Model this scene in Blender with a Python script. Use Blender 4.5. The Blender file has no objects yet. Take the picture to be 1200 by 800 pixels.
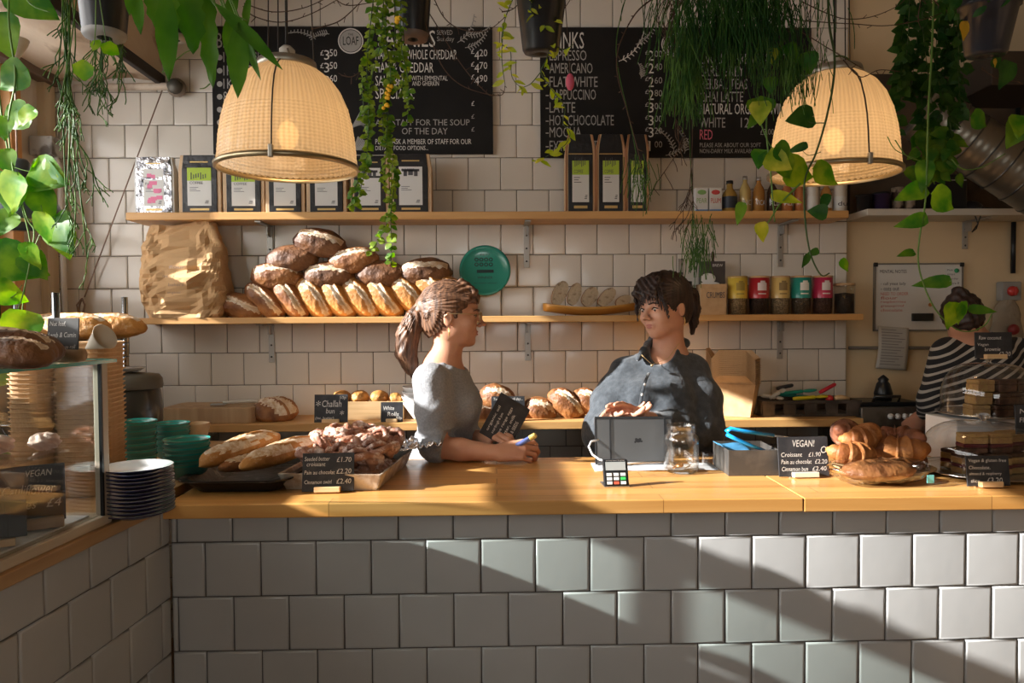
import bpy, bmesh, math, random
import numpy as np
from mathutils import Vector, Matrix, Euler, noise
PI = math.pi
V = Vector
rnd = random.Random(7)
C = bpy.context.scene.collection
SC = bpy.context.scene

# ------------------------------------------------------------------ camera
F = 862.0
YAW, PITCH, ROLL = 0.022, -0.0285, 0.006
CAM = V((0, 0, 1.48))
_f = V((math.sin(YAW)*math.cos(PITCH), math.cos(YAW)*math.cos(PITCH), math.sin(PITCH)))
_r0 = V((math.cos(YAW), -math.sin(YAW), 0))
_u0 = _r0.cross(_f)
_u = _u0*math.cos(ROLL) + _r0*math.sin(ROLL)
_r = _r0*math.cos(ROLL) - _u0*math.sin(ROLL)
cd = bpy.data.cameras.new('camera'); cam = bpy.data.objects.new('camera', cd); C.objects.link(cam)
cam.matrix_world = Matrix(((_r.x, _u.x, -_f.x, CAM.x), (_r.y, _u.y, -_f.y, CAM.y), (_r.z, _u.z, -_f.z, CAM.z), (0, 0, 0, 1)))
cd.sensor_width = 36; cd.lens = F/1200*36; cd.clip_start = 0.05; cd.clip_end = 200
SC.camera = cam
SC.view_settings.view_transform = 'Standard'; SC.view_settings.look = 'None'
SC.view_settings.gamma = 1; SC.view_settings.use_curve_mapping = False
SC.view_settings.exposure = 0.0
SC.cycles.max_bounces = 8; SC.cycles.diffuse_bounces = 4; SC.cycles.glossy_bounces = 4
SC.cycles.transmission_bounces = 8; SC.cycles.transparent_max_bounces = 16
SC.cycles.caustics_reflective = False; SC.cycles.caustics_refractive = False
SC.cycles.sample_clamp_indirect = 4
SC.cycles.use_denoising = True

# ------------------------------------------------------------------ sky, sun, daylight
XW = -2.03                                   # plane of the window wall
w = bpy.data.worlds.new('sky'); SC.world = w; w.use_nodes = True
bg = w.node_tree.nodes['Background']
bg.inputs[0].default_value = (1.0, 0.965, 0.93, 1); bg.inputs[1].default_value = 6.9
sd = bpy.data.lights.new('sun', 'SUN'); sd.energy = 19; sd.angle = math.radians(0.6); sd.color = (1.0, 0.97, 0.92)
sun = bpy.data.objects.new('sun', sd); C.objects.link(sun)
SUN = V((1.0, 0.20, -0.42)).normalized()
sun.rotation_euler = (-SUN).to_track_quat('Z', 'Y').to_euler(); sun.location = (-8, -2, 6)
def portal(name, loc, rot, sx, sy):
    d = bpy.data.lights.new(name, 'AREA'); d.shape = 'RECTANGLE'; d.size = sx; d.size_y = sy
    d.cycles.is_portal = True
    o = bpy.data.objects.new(name, d); C.objects.link(o); o.location = loc; o.rotation_euler = rot
portal('window_portal', (XW-0.2, 0.68, 2.03), (0, -PI/2, 0), 1.06, 4.76)
portal('rear_fill_portal', (0.25, -2.62, 1.75), (PI/2, 0, 0), 1.3, .7)  # sampling aid at the rear opening added for fill
LAMP_W = 3.0

# ------------------------------------------------------------------ helpers
def ray(px, py): return _f + _r*((px-600)/F) - _u*((py-400)/F)
def P(px, py, Y):
    d = ray(px, py); return CAM + d*(Y/d.y)
def PZ(px, py, z):
    d = ray(px, py); return CAM + d*((z-CAM.z)/d.z)
def S(Y): return Y/F
def kids(o): return [c for c in bpy.data.objects if c.parent == o]

class MB:
    """collects verts and faces of one mesh"""
    def __init__(s): s.v = []; s.f = []; s.m = []; s.sm = []
    def add(s, vs, fs, mi=0, smooth=True, M=None):
        b = len(s.v)
        s.v += [tuple(M @ V(p)) for p in vs] if M is not None else [tuple(p) for p in vs]
        s.f += [tuple(i+b for i in f) for f in fs]; s.m += [mi]*len(fs); s.sm += [smooth]*len(fs)
        return s
    def box(s, lo, hi, mi=0, M=None):
        x0, y0, z0 = lo; x1, y1, z1 = hi
        return s.add([(x0,y0,z0),(x1,y0,z0),(x1,y1,z0),(x0,y1,z0),(x0,y0,z1),(x1,y0,z1),(x1,y1,z1),(x0,y1,z1)],
              [(0,3,2,1),(4,5,6,7),(0,1,5,4),(1,2,6,5),(2,3,7,6),(3,0,4,7)], mi, False, M)
    def lathe(s, prof, n=32, mi=0, M=None, close=False, smooth=True):
        vs = []; fs = []
        for r, z in prof:
            for k in range(n):
                a = 2*PI*k/n; vs.append((r*math.cos(a), r*math.sin(a), z))
        for i in range(len(prof)-1):
            for k in range(n):
                k2 = (k+1) % n
                fs.append((i*n+k, i*n+k2, (i+1)*n+k2, (i+1)*n+k))
        if close:
            fs.append(tuple(range(n-1, -1, -1))); fs.append(tuple((len(prof)-1)*n+k for k in range(n)))
        return s.add(vs, fs, mi, smooth, M)
    def tube(s, pts, r, n=8, mi=0, M=None, cap=True, flat=1.0):
        pts = [V(p) for p in pts]; L = len(pts)
        rs = r if isinstance(r, (list, tuple)) else [r]*L
        vs = []; fs = []
        t0 = (pts[1]-pts[0]).normalized()
        nrm = t0.cross(V((0, 0, 1)))
        if nrm.length < 1e-3: nrm = t0.cross(V((1, 0, 0)))
        nrm.normalize()
        for i, p in enumerate(pts):
            t = (pts[min(i+1, L-1)]-pts[max(i-1, 0)])
            if t.length < 1e-9: t = t0
            t.normalize(); nrm = (nrm - t*nrm.dot(t))
            if nrm.length < 1e-6: nrm = t.orthogonal()
            nrm.normalize(); b = t.cross(nrm)
            for k in range(n):
                a = 2*PI*k/n; vs.append(p + nrm*(rs[i]*math.cos(a)) + b*(rs[i]*flat*math.sin(a)))
        for i in range(L-1):
            for k in range(n):
                k2 = (k+1) % n; fs.append((i*n+k, i*n+k2, (i+1)*n+k2, (i+1)*n+k))
        if cap:
            fs.append(tuple(range(n-1, -1, -1))); fs.append(tuple((L-1)*n+k for k in range(n)))
        return s.add(vs, fs, mi, True, M)
    def sphere(s, c, r, n=16, m=10, mi=0, M=None, fn=None):
        rx, ry, rz = r if isinstance(r, (tuple, list)) else (r, r, r)
        vs = [(0, 0, 1)]; fs = []
        for i in range(1, m):
            ph = PI*i/m
            for k in range(n):
                a = 2*PI*k/n; vs.append((math.sin(ph)*math.cos(a), math.sin(ph)*math.sin(a), math.cos(ph)))
        vs.append((0, 0, -1))
        for k in range(n):
            fs.append((0, 1+k, 1+(k+1) % n)); b = 1+(m-2)*n
            fs.append((len(vs)-1, b+(k+1) % n, b+k))
        for i in range(m-2):
            for k in range(n):
                k2 = (k+1) % n; b = 1+i*n
                fs.append((b+k, b+n+k, b+n+k2, b+k2))
        out = []
        for q in vs:
            d = fn(V(q)) if fn else V(q)
            out.append((c[0]+d[0]*rx, c[1]+d[1]*ry, c[2]+d[2]*rz))
        return s.add(out, fs, mi, True, M)
    def grid(s, fn, nu, nv, mi=0, M=None, smooth=True):
        vs = [fn(i/nu, j/nv) for j in range(nv+1) for i in range(nu+1)]
        fs = [(j*(nu+1)+i, j*(nu+1)+i+1, (j+1)*(nu+1)+i+1, (j+1)*(nu+1)+i) for j in range(nv) for i in range(nu)]
        return s.add(vs, fs, mi, smooth, M)
    def prism(s, outline, z0, z1, mi=0, M=None, smooth=False):
        n = len(outline)
        vs = [(x, y, z0) for x, y in outline]+[(x, y, z1) for x, y in outline]
        fs = [tuple(range(n-1, -1, -1)), tuple(range(n, 2*n))]+[(i, (i+1) % n, n+(i+1) % n, n+i) for i in range(n)]
        return s.add(vs, fs, mi, smooth, M)
    def mesh(s, name, mats):
        me = bpy.data.meshes.new(name); me.from_pydata(s.v, [], s.f)
        for m in (mats if isinstance(mats, (list, tuple)) else [mats]): me.materials.append(m)
        me.polygons.foreach_set('material_index', s.m); me.polygons.foreach_set('use_smooth', s.sm)
        me.update(); return me

def obj(name, mb, mats, parent=None, bevel=0, loc=None, rot=None, solid=0, sub=0, seg=2):
    me = mb.mesh(name, mats) if isinstance(mb, MB) else mb
    o = bpy.data.objects.new(name, me); C.objects.link(o)
    if parent is not None: o.parent = parent
    if loc is not None: o.location = loc
    if rot is not None: o.rotation_euler = rot
    if solid:
        m = o.modifiers.new('thick', 'SOLIDIFY'); m.thickness = solid; m.offset = 0
    if sub:
        m = o.modifiers.new('sub', 'SUBSURF'); m.levels = sub; m.render_levels = sub
    if bevel:
        m = o.modifiers.new('bevel', 'BEVEL'); m.width = bevel; m.segments = seg; m.limit_method = 'ANGLE'; m.angle_limit = math.radians(40)
    return o
def tag(o, label, cat, group=None, kind=None):
    o['label'] = label; o['category'] = cat
    if group: o['group'] = group
    if kind: o['kind'] = kind
    return o
def thing(name, label, cat, loc=(0, 0, 0), rot=(0, 0, 0), group=None):
    o = bpy.data.objects.new(name, None); C.objects.link(o); o.empty_display_size = .05
    o.location = loc; o.rotation_euler = rot if isinstance(rot, (tuple, list, Euler)) else (0, 0, rot)
    return tag(o, label, cat, group)
def struct(name, mb, mats, **k):
    o = obj(name, mb, mats, **k)
    if k.get('parent') is None: o['kind'] = 'structure'
    return o
def dup(root, loc, rot=None, label=None, group=None, scale=None):
    r = root.copy(); C.objects.link(r); r.location = loc
    if rot is not None: r.rotation_euler = rot if isinstance(rot, (tuple, list)) else (0, 0, rot)
    if scale is not None: r.scale = scale if isinstance(scale, (tuple, list)) else (scale,)*3
    if label: r['label'] = label
    if group: r['group'] = group
    for ch in kids(root):
        c = ch.copy(); C.objects.link(c); c.parent = r
        for g in kids(ch):
            d = g.copy(); C.objects.link(d); d.parent = c
    return r
def T(*p): return Matrix.Translation(V(p))
def R(a, ax): return Matrix.Rotation(a, 4, ax)
def Sc(x, y, z): return Matrix.Diagonal((x, y, z, 1))

# ------------------------------------------------------------------ materials
_mc = {}
def nodes(m): return m.node_tree.nodes, m.node_tree.links
def mat(name, col, rough=.5, metal=0.0, n=None, bump=None, coat=0, trans=0, ior=1.45, emit=None, sheen=0, sss=0, stretch=(1, 1, 1), spec=.5, alpha=1):
    """n = (colour2, scale, low, high) noise blend; bump = (scale, strength, detail)"""
    if name in _mc: return _mc[name]
    m = bpy.data.materials.new(name); m.use_nodes = True; N, L = nodes(m)
    b = N['Principled BSDF']; b.inputs['Base Color'].default_value = (*col, 1)
    b.inputs['Roughness'].default_value = rough; b.inputs['Metallic'].default_value = metal
    b.inputs['IOR'].default_value = ior; b.inputs['Transmission Weight'].default_value = trans
    b.inputs['Coat Weight'].default_value = coat; b.inputs['Coat Roughness'].default_value = .12
    b.inputs['Sheen Weight'].default_value = sheen; b.inputs['Specular IOR Level'].default_value = spec
    b.inputs['Alpha'].default_value = alpha
    if sss:
        b.inputs['Subsurface Weight'].default_value = sss; b.inputs['Subsurface Radius'].default_value = (.8, .3, .15); b.inputs['Subsurface Scale'].default_value = .01
    if emit:
        b.inputs['Emission Color'].default_value = (*emit[0], 1); b.inputs['Emission Strength'].default_value = emit[1]
    if n or bump:
        tc = N.new('ShaderNodeTexCoord'); mp = N.new('ShaderNodeMapping'); mp.inputs['Scale'].default_value = stretch
        L.new(tc.outputs['Object'], mp.inputs[0])
    if n:
        t = N.new('ShaderNodeTexNoise'); t.inputs['Scale'].default_value = n[1]; t.inputs['Detail'].default_value = 6
        r = N.new('ShaderNodeMapRange'); r.inputs[1].default_value = n[2]; r.inputs[2].default_value = n[3]
        x = N.new('ShaderNodeMix'); x.data_type = 'RGBA'
        x.inputs[6].default_value = (*col, 1); x.inputs[7].default_value = (*n[0], 1)
        L.new(mp.outputs[0], t.inputs[0]); L.new(t.outputs[0], r.inputs[0]); L.new(r.outputs[0], x.inputs[0]); L.new(x.outputs[2], b.inputs['Base Color'])
    if bump:
        t2 = N.new('ShaderNodeTexNoise'); t2.inputs['Scale'].default_value = bump[0]; t2.inputs['Detail'].default_value = bump[2] if len(bump) > 2 else 4
        bp = N.new('ShaderNodeBump'); bp.inputs['Strength'].default_value = bump[1]; bp.inputs['Distance'].default_value = .01
        L.new(mp.outputs[0], t2.inputs[0]); L.new(t2.outputs[0], bp.inputs['Height']); L.new(bp.outputs[0], b.inputs['Normal'])
    _mc[name] = m; return m
def thin_glass(name, tint=(1, 1, 1), refl=.35, rough=.01):
    if name in _mc: return _mc[name]
    m = bpy.data.materials.new(name); m.use_nodes = True; N, L = nodes(m); N.remove(N['Principled BSDF'])
    o = N['Material Output']; t = N.new('ShaderNodeBsdfTransparent'); t.inputs[0].default_value = (*tint, 1)
    g = N.new('ShaderNodeBsdfGlossy'); g.inputs['Roughness'].default_value = rough
    ge = N.new('ShaderNodeNewGeometry'); dt = N.new('ShaderNodeVectorMath'); dt.operation = 'DOT_PRODUCT'; L.new(ge.outputs['Incoming'], dt.inputs[0]); L.new(ge.outputs['Normal'], dt.inputs[1])
    def mth(op, a, b):
        q = N.new('ShaderNodeMath'); q.operation = op
        for i_, v_ in enumerate((a, b)):
            if isinstance(v_, (int, float)): q.inputs[i_].default_value = v_
            else: L.new(v_, q.inputs[i_])
        return q.outputs[0]
    om = mth('SUBTRACT', 1.0, mth('ABSOLUTE', dt.outputs['Value'], 0)); mu = N.new('ShaderNodeMath'); mu.operation = 'MULTIPLY_ADD'
    L.new(mth('POWER', om, 3.2), mu.inputs[0]); mu.inputs[1].default_value = .85; mu.inputs[2].default_value = .05*refl*2
    mu.use_clamp = True
    x = N.new('ShaderNodeMixShader'); L.new(mu.outputs[0], x.inputs[0]); L.new(t.outputs[0], x.inputs[1]); L.new(g.outputs[0], x.inputs[2]); L.new(x.outputs[0], o.inputs[0])
    _mc[name] = m; return m
def leafmat(name, c1, c2, scale=14, tl=.45, rough=.35):
    if name in _mc: return _mc[name]
    m = bpy.data.materials.new(name); m.use_nodes = True; N, L = nodes(m); b = N['Principled BSDF']; o = N['Material Output']
    b.inputs['Roughness'].default_value = rough+.1; b.inputs['Specular IOR Level'].default_value = .25
    tc = N.new('ShaderNodeTexCoord'); t = N.new('ShaderNodeTexNoise'); t.inputs['Scale'].default_value = scale; t.inputs['Detail'].default_value = 3
    r = N.new('ShaderNodeMapRange'); r.inputs[1].default_value = .38; r.inputs[2].default_value = .66
    x = N.new('ShaderNodeMix'); x.data_type = 'RGBA'; x.inputs[6].default_value = (*c1, 1); x.inputs[7].default_value = (*c2, 1)
    L.new(tc.outputs['Object'], t.inputs[0]); L.new(t.outputs[0], r.inputs[0]); L.new(r.outputs[0], x.inputs[0]); L.new(x.outputs[2], b.inputs['Base Color'])
    tr = N.new('ShaderNodeBsdfTranslucent'); ga = N.new('ShaderNodeHueSaturation'); ga.inputs['Value'].default_value = 1.6; ga.inputs['Saturation'].default_value = 1.15
    L.new(x.outputs[2], ga.inputs['Color']); L.new(ga.outputs[0], tr.inputs[0])
    ms = N.new('ShaderNodeMixShader'); ms.inputs[0].default_value = tl
    L.new(b.outputs[0], ms.inputs[1]); L.new(tr.outputs[0], ms.inputs[2]); L.new(ms.outputs[0], o.inputs[0])
    _mc[name] = m; return m
def woodmat(name, c1, c2, ax='x', sc=1.0, rough=.4, coat=0.0, plank=None):
    if name in _mc: return _mc[name]
    m = bpy.data.materials.new(name); m.use_nodes = True; N, L = nodes(m); b = N['Principled BSDF']
    b.inputs['Roughness'].default_value = rough; b.inputs['Coat Weight'].default_value = coat; b.inputs['Coat Roughness'].default_value = .2
    tc = N.new('ShaderNodeTexCoord'); mp = N.new('ShaderNodeMapping')
    mp.inputs['Scale'].default_value = {'x': (1.2*sc, 22*sc, 22*sc), 'y': (22*sc, 1.2*sc, 22*sc), 'z': (22*sc, 22*sc, 1.2*sc)}[ax]
    L.new(tc.outputs['Object'], mp.inputs[0])
    t = N.new('ShaderNodeTexNoise'); t.inputs['Scale'].default_value = 1; t.inputs['Detail'].default_value = 7; t.inputs['Distortion'].default_value = .6
    r = N.new('ShaderNodeMapRange'); r.inputs[1].default_value = .3; r.inputs[2].default_value = .72
    x = N.new('ShaderNodeMix'); x.data_type = 'RGBA'; x.inputs[6].default_value = (*c1, 1); x.inputs[7].default_value = (*c2, 1)
    L.new(mp.outputs[0], t.inputs[0]); L.new(t.outputs[0], r.inputs[0]); L.new(r.outputs[0], x.inputs[0])
    src = x.outputs[2]
    if plank:
        br = N.new('ShaderNodeTexBrick'); br.inputs['Color1'].default_value = (.82, .82, .82, 1); br.inputs['Color2'].default_value = (1.1, 1.06, 1, 1)
        br.inputs['Mortar'].default_value = (.45, .4, .35, 1); br.inputs['Mortar Size'].default_value = .012; br.inputs['Scale'].default_value = 1
        br.inputs['Brick Width'].default_value = plank[0]; br.inputs['Row Height'].default_value = plank[1]
        br.inputs['Mortar Size'].default_value = .0012
        L.new(tc.outputs['Object'], br.inputs[0])
        mu = N.new('ShaderNodeMix'); mu.data_type = 'RGBA'; mu.blend_type = 'MULTIPLY'; mu.inputs[0].default_value = 1
        L.new(src, mu.inputs[6]); L.new(br.outputs[0], mu.inputs[7]); src = mu.outputs[2]
    L.new(src, b.inputs['Base Color'])
    bp = N.new('ShaderNodeBump'); bp.inputs['Strength'].default_value = .12; bp.inputs['Distance'].default_value = .004
    L.new(t.outputs[0], bp.inputs['Height']); L.new(bp.outputs[0], b.inputs['Normal'])
    _mc[name] = m; return m

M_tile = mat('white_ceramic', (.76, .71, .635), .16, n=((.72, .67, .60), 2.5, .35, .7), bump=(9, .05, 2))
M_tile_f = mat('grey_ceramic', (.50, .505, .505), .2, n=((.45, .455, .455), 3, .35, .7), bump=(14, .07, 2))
M_grout = mat('dark_grout', (.09, .075, .065), .9)
M_wood = woodmat('oak_worktop', (.58, .28, .075), (.76, .42, .14), 'x', rough=.3, coat=.25, plank=(.9, .075))
M_shelf = woodmat('pine_shelf', (.56, .29, .095), (.72, .43, .17), 'x', sc=1.3, rough=.45)
M_woody = woodmat('side_worktop', (.42, .24, .10), (.55, .34, .16), 'y', rough=.4)
M_pinesmall = woodmat('light_wood', (.62, .40, .19), (.76, .53, .29), 'x', sc=2.5, rough=.5)
M_black = mat('chalk_black', (.014, .013, .013), .55, n=((.02, .019, .018), 5, .4, .7), spec=.2)
M_slate = mat('slate_black', (.025, .027, .032), .5, n=((.05, .05, .055), 20, .45, .7))
M_chalk = mat('chalk_white', (.72, .70, .66), .8)
M_chalkdim = mat('chalk_grey', (.40, .39, .37), .8)
M_pink = mat('chalk_pink', (.75, .18, .25), .8)
M_steel = mat('brushed_steel', (.55, .55, .55), .32, 1.0)
M_darksteel = mat('dark_steel', (.10, .10, .10), .35, .9)
M_white = mat('white_plastic', (.82, .82, .82), .35)
M_offwhite = mat('off_white_paint', (.66, .62, .55), .6)
M_kraft = mat('kraft_card', (.60, .40, .22), .75, n=((.52, .33, .17), 30, .4, .7))
M_blackpl = mat('black_plastic', (.012, .013, .015), .35)
M_plaster = mat('cream_plaster', (.72, .56, .35), .85, n=((.60, .46, .27), 2.2, .45, .75), bump=(12, .15))
M_bulb = mat('bulb_glow', (1, .8, .5), .5, emit=((1, .62, .25), 9))

# ------------------------------------------------------------------ writing
_tc = {}
def text_mesh(s):
    if s in _tc: return _tc[s]
    cu = bpy.data.curves.new('t', 'FONT'); cu.body = s; cu.size = 1; cu.resolution_u = 2
    o = bpy.data.objects.new('t', cu); C.objects.link(o)
    dg = bpy.context.evaluated_depsgraph_get(); me = bpy.data.meshes.new_from_object(o.evaluated_get(dg))
    vs = [tuple(v.co) for v in me.vertices]; fs = [tuple(p.vertices) for p in me.polygons]
    bpy.data.objects.remove(o); bpy.data.meshes.remove(me); bpy.data.curves.remove(cu)
    xs = [v[0] for v in vs] or [0]; ys = [v[1] for v in vs] or [0]
    _tc[s] = (vs, fs, min(xs), max(xs), min(ys), max(ys)); return _tc[s]
def text(mb, s, x, z, w, h, mi=0, M=None, y=0.0, slant=0, wob=0.0):
    """writing s in the local x-z plane facing -y, left/bottom at (x,z), fitted to w by h"""
    vs, fs, x0, x1, y0, y1 = text_mesh(s)
    if not vs: return
    sx = w/max(x1-x0, 1e-6); sz = h/max(y1-y0, 1e-6)
    out = []
    for a, b, _ in vs:
        X = (a-x0)*sx; Z = (b-y0)*sz
        out.append((x+X+slant*Z, y, z+Z+(math.sin(X*90+z*700)*wob)))
    mb.add(out, fs, mi, False, M)
# ------------------------------------------------------------------ the shell
YW = 3.44; YF = 2.0; TOPZ = 1.0; PIT = .15
def tiles(mb, O, U, W, Nn, u0, u1, v0, v1, uph, vph, seed, pit=PIT, gap=.0026, hgt=.005, ci=.006):
    r = random.Random(seed)
    j0 = math.floor((v0-vph)/pit); j1 = math.ceil((v1-vph)/pit)
    for j in range(j0, j1):
        ph = uph + (pit/2 if j % 2 else 0)
        i0 = math.floor((u0-ph)/pit)
        i1 = math.ceil((u1-ph)/pit)
        for i in range(i0, i1):
            a0 = max(u0, ph+i*pit)+gap/2; a1 = min(u1, ph+(i+1)*pit)-gap/2
            b0 = max(v0, vph+j*pit)+gap/2; b1 = min(v1, vph+(j+1)*pit)-gap/2
            if a1-a0 < .004 or b1-b0 < .004: continue
            t = [r.uniform(-.0007, .0007) for _ in range(4)]
            vs = []
            for ins, hh in ((0, 0), (.0006, hgt*.55), (.0025, hgt*.93), (ci, hgt)):
                ins = min(ins, (a1-a0)*.3, (b1-b0)*.3)
                for k, (a, b) in enumerate(((a0+ins, b0+ins), (a1-ins, b0+ins), (a1-ins, b1-ins), (a0+ins, b1-ins))):
                    vs.append(O+U*a+W*b+Nn*(hh+(t[k] if hh else 0)))
            fs = []
            for q in range(3):
                for k in range(4): fs.append((q*4+k, q*4+(k+1) % 4, q*4+4+(k+1) % 4, q*4+4+k))
            fs.append((12, 13, 14, 15))
            mb.add(vs, fs, 1, True)
def quad(mb, pts, mi=0): mb.add(pts, [(0, 1, 2, 3)], mi, False)

XTE = P(993, 300, YW).x                      # where the tiling ends
# back wall
m = MB(); m.box((XW-.3, YW+.006, 0), (XTE, YW+.25, 3.3), 0)
zr = P(620, 298.2, YW).z; xr = P(625, 317, YW).x
tiles(m, V((0, YW+.006, 0)), V((1, 0, 0)), V((0, 0, 1)), V((0, -1, 0)), XW+.005, XTE, .0, 3.3, xr, zr, 3)
struct('wall_back', m, [M_grout, M_tile])
YP = YW+.04
m = MB(); m.box((XTE, YP, 0), (4.2, YP+.2, 3.3), 0); struct('wall_back_plaster', m, M_plaster)
m = MB(); m.box((4.2, -2.6, 0), (4.35, YP+.2, 3.3)); struct('wall_right', m, M_plaster)
# rear wall; its unseen opening is added and sized for frontal fill light
m = MB()
for a, b in (((-2.3, -2.6, 0), (-1.0, -2.45, 3.3)), ((2.4, -2.6, 0), (4.35, -2.45, 3.3)), ((-1.0, -2.6, 0), (2.4, -2.45, 1.4)), ((-1.0, -2.6, 2.1), (2.4, -2.45, 3.3)), ((-1.0, -2.6, 1.4), (-.4, -2.45, 2.1)), ((.9, -2.6, 1.4), (2.4, -2.45, 2.1))): m.box(a, b)
struct('wall_rear', m, M_plaster)
m = MB(); m.box((-.4, -2.54, 1.4), (.9, -2.53, 2.1)); struct('rear_fill_window', m, thin_glass('rear_fill_glass', (.95, .97, .97)))  # pane of the added fill opening, out of view
# window wall: sill below, head above, one long glazed band
ZS, ZH = 1.50, 2.56
m = MB()
m.box((XW-.22, -2.6, 0), (XW, YW+.1, ZS)); m.box((XW-.22, -2.6, ZH), (XW, YW+.1, 3.3))
m.box((XW-.22, 3.18, ZS), (XW, YW+.1, ZH)); m.box((XW-.22, -2.6, ZS), (XW, -1.7, ZH))
struct('wall_left', m, mat('left_plaster', (.60, .52, .42), .8, bump=(20, .2)))
m = MB()
y0, y1 = -1.7, 3.13
m.box((XW-.14, y0, ZS), (XW-.04, y1, ZS+.13)); m.box((XW-.14, y0, ZH-.07), (XW-.04, y1, ZH))
m.box((XW-.14, y0, 1.89), (XW-.04, y1, 1.96))
for yy in (y0, -.35, y1-.06): m.box((XW-.14, yy, ZS), (XW-.04, yy+.06, ZH))
wf = struct('window_1', m, mat('blue_grey_frame', (.16, .20, .25), .5), bevel=.004)
m = MB(); m.box((XW-.1, y0, ZS+.06), (XW-.092, y1, ZH-.06)); struct('window_pane', m, thin_glass('pane_glass', (.985, .985, .985), .2), parent=wf)
m = MB(); m.box((XW-.1, 3.13, ZS-.2), (XW+.02, 3.2, ZH)); struct('trim_1', m, woodmat('orange_post', (.55, .25, .07), (.72, .36, .12), 'z'), bevel=.004)
m = MB(); m.box((XW-.02, YW-.1, 0), (XW+.035, YW-.02, ZH)); struct('trim_2', m, woodmat('pale_post', (.55, .42, .26), (.68, .55, .38), 'z'), bevel=.004)
m = MB(); m.box((-2.3, -2.6, -.05), (4.35, 3.7, 0)); struct('floor', m, mat('floor_boards', (.30, .20, .12), .6, n=((.20, .13, .08), 3, .4, .6)))
m = MB(); m.box((-2.3, -2.6, 3.3), (4.35, 3.7, 3.4)); struct('ceiling', m, mat('ceiling_paint', (.50, .41, .29), .8, n=((.3, .25, .2), 2, .4, .7)))
# lowered rough ceiling band along the window wall
M_rough = mat('peeling_plaster', (.74, .60, .45), .85, n=((.34, .22, .13), 5, .54, .64), bump=(9, .8, 8), stretch=(1, .6, 1))
zs = P(140, 95, YW).z; xs = P(190, 92, YW).x
def soff(u, v):
    x = XW+(xs-XW)*u; y = -1.5+(YW+1.5)*v
    return (x, y, zs+.03*noise.noise(V((x*5, y*2, 0)))+.012*noise.noise(V((x*19, y*11, 3))))
m = MB(); m.grid(soff, 24, 90)
m.box((XW, -1.5, zs+.03), (xs, YW, 3.3), 0)
struct('ceiling_soffit', m, M_rough)
m = MB(); m.box((xs-.005, -1.5, zs-.03), (xs+.02, YW-.01, zs+.02)); struct('trim_3', m, mat('dark_beam', (.05, .04, .035), .7), bevel=.004)
m = MB(); m.box((XW, -1.5, ZH-.01), (XW+.06, YW-.02, ZH+.09)); struct('trim_4', m, mat('brown_beam', (.16, .11, .08), .7), bevel=.006)
# exposed pipe under the soffit at the back wall
a = P(88, 103, YW-.05); b = P(196, 101, YW-.05)
o = obj('wall_pipe', MB().tube([a, b, b+V((.02, 0, 0))], .016, 14), mat('pipe_paint', (.60, .50, .40), .5, n=((.28, .2, .14), 9, .5, .65)))
tag(o, 'thin painted pipe running along the top left of the tiled wall', 'pipe')
t = thing('pipe_end_cap', 'dark round pipe flange where the thin wall pipe ends below the philodendron', 'pipe fitting', P(206, 102, YW-.045), (PI/2, 0, 0))
obj('flange', MB().lathe([(0, .03), (.028, .03), (.032, .015), (.032, -.03), (.0, -.03)], 24), mat('old_iron', (.13, .12, .10), .5, .6), t)
obj('ring', MB().lathe([(.034, -.02), (.042, -.015), (.042, .0), (.034, .005)], 24), mat('worn_iron', (.3, .25, .2), .5, .5), t)
# outside the window: low houses across the street, beyond the sun's path
bt = thing('street_building', 'pale grey building seen through the window at the left', 'building', (-9.5, 12.5, -1.0))
m = MB(); m.box((-3, -6, 0), (0, 16, 8)); obj('wall', m, mat('render_grey', (.45, .50, .56), .8), bt)
for k in range(8):
    for q in range(3):
        m = MB(); m.box((-.02, -5.2+k*2.6, 1.0+q*2.4), (.04, -3.9+k*2.6, 2.6+q*2.4)); obj('window', m, mat('dark_pane', (.08, .12, .18), .1), bt)
m = MB(); m.box((-14, -3, -1.1), (-2.5, 32, -1.0)); struct('exterior_street', m, mat('street_grey', (.3, .3, .31), .8))
bt = thing('red_street_sign', 'red sign seen low through the window at the left edge', 'sign', (-5.4, 8.1, .55))
m = MB(); m.box((-.35, -.02, .7), (.35, .02, 1.4)); obj('panel', m, mat('sign_red', (.7, .08, .05), .5), bt)
m = MB(); m.tube([(0, 0, -1.6), (0, 0, .72)], .03); obj('post', m, M_steel, bt)

# ------------------------------------------------------------------ counters
xc = P(200, 640, YF).x                       # inner corner of the two counters
t = thing('tiled_counter', 'white tiled service counter base under the long oak worktop', 'counter', (0, 0, 0))
yb = YF+.56
bz = P(620, 603.5, YF-.036).z
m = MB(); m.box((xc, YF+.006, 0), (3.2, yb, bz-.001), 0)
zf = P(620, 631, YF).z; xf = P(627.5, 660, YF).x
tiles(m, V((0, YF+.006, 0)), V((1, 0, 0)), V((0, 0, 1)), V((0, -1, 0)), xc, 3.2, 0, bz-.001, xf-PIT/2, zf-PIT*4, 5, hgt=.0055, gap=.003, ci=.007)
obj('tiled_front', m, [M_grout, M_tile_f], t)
yfe = YF-.036
bz = P(620, 603.5, yfe).z; TOPZ = P(620, 587, yfe).z
ybk = PZ(620, 536, TOPZ).y
xj = P(942, 590, yfe).x
m = MB(); m.box((xc-.005, yfe, bz), (xj-.001, ybk, TOPZ))
o = obj('oak_worktop', m, M_wood, bevel=.003); tag(o, 'long honey oak worktop on the tiled counter, left of its joint', 'worktop', 'worktop slabs')
m = MB(); m.box((xj+.001, yfe, bz-.001), (3.2, ybk, TOPZ))
o = obj('oak_worktop', m, M_wood, bevel=.003); tag(o, 'shorter oak worktop slab carrying the croissants and cake domes', 'worktop', 'worktop slabs')
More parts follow.
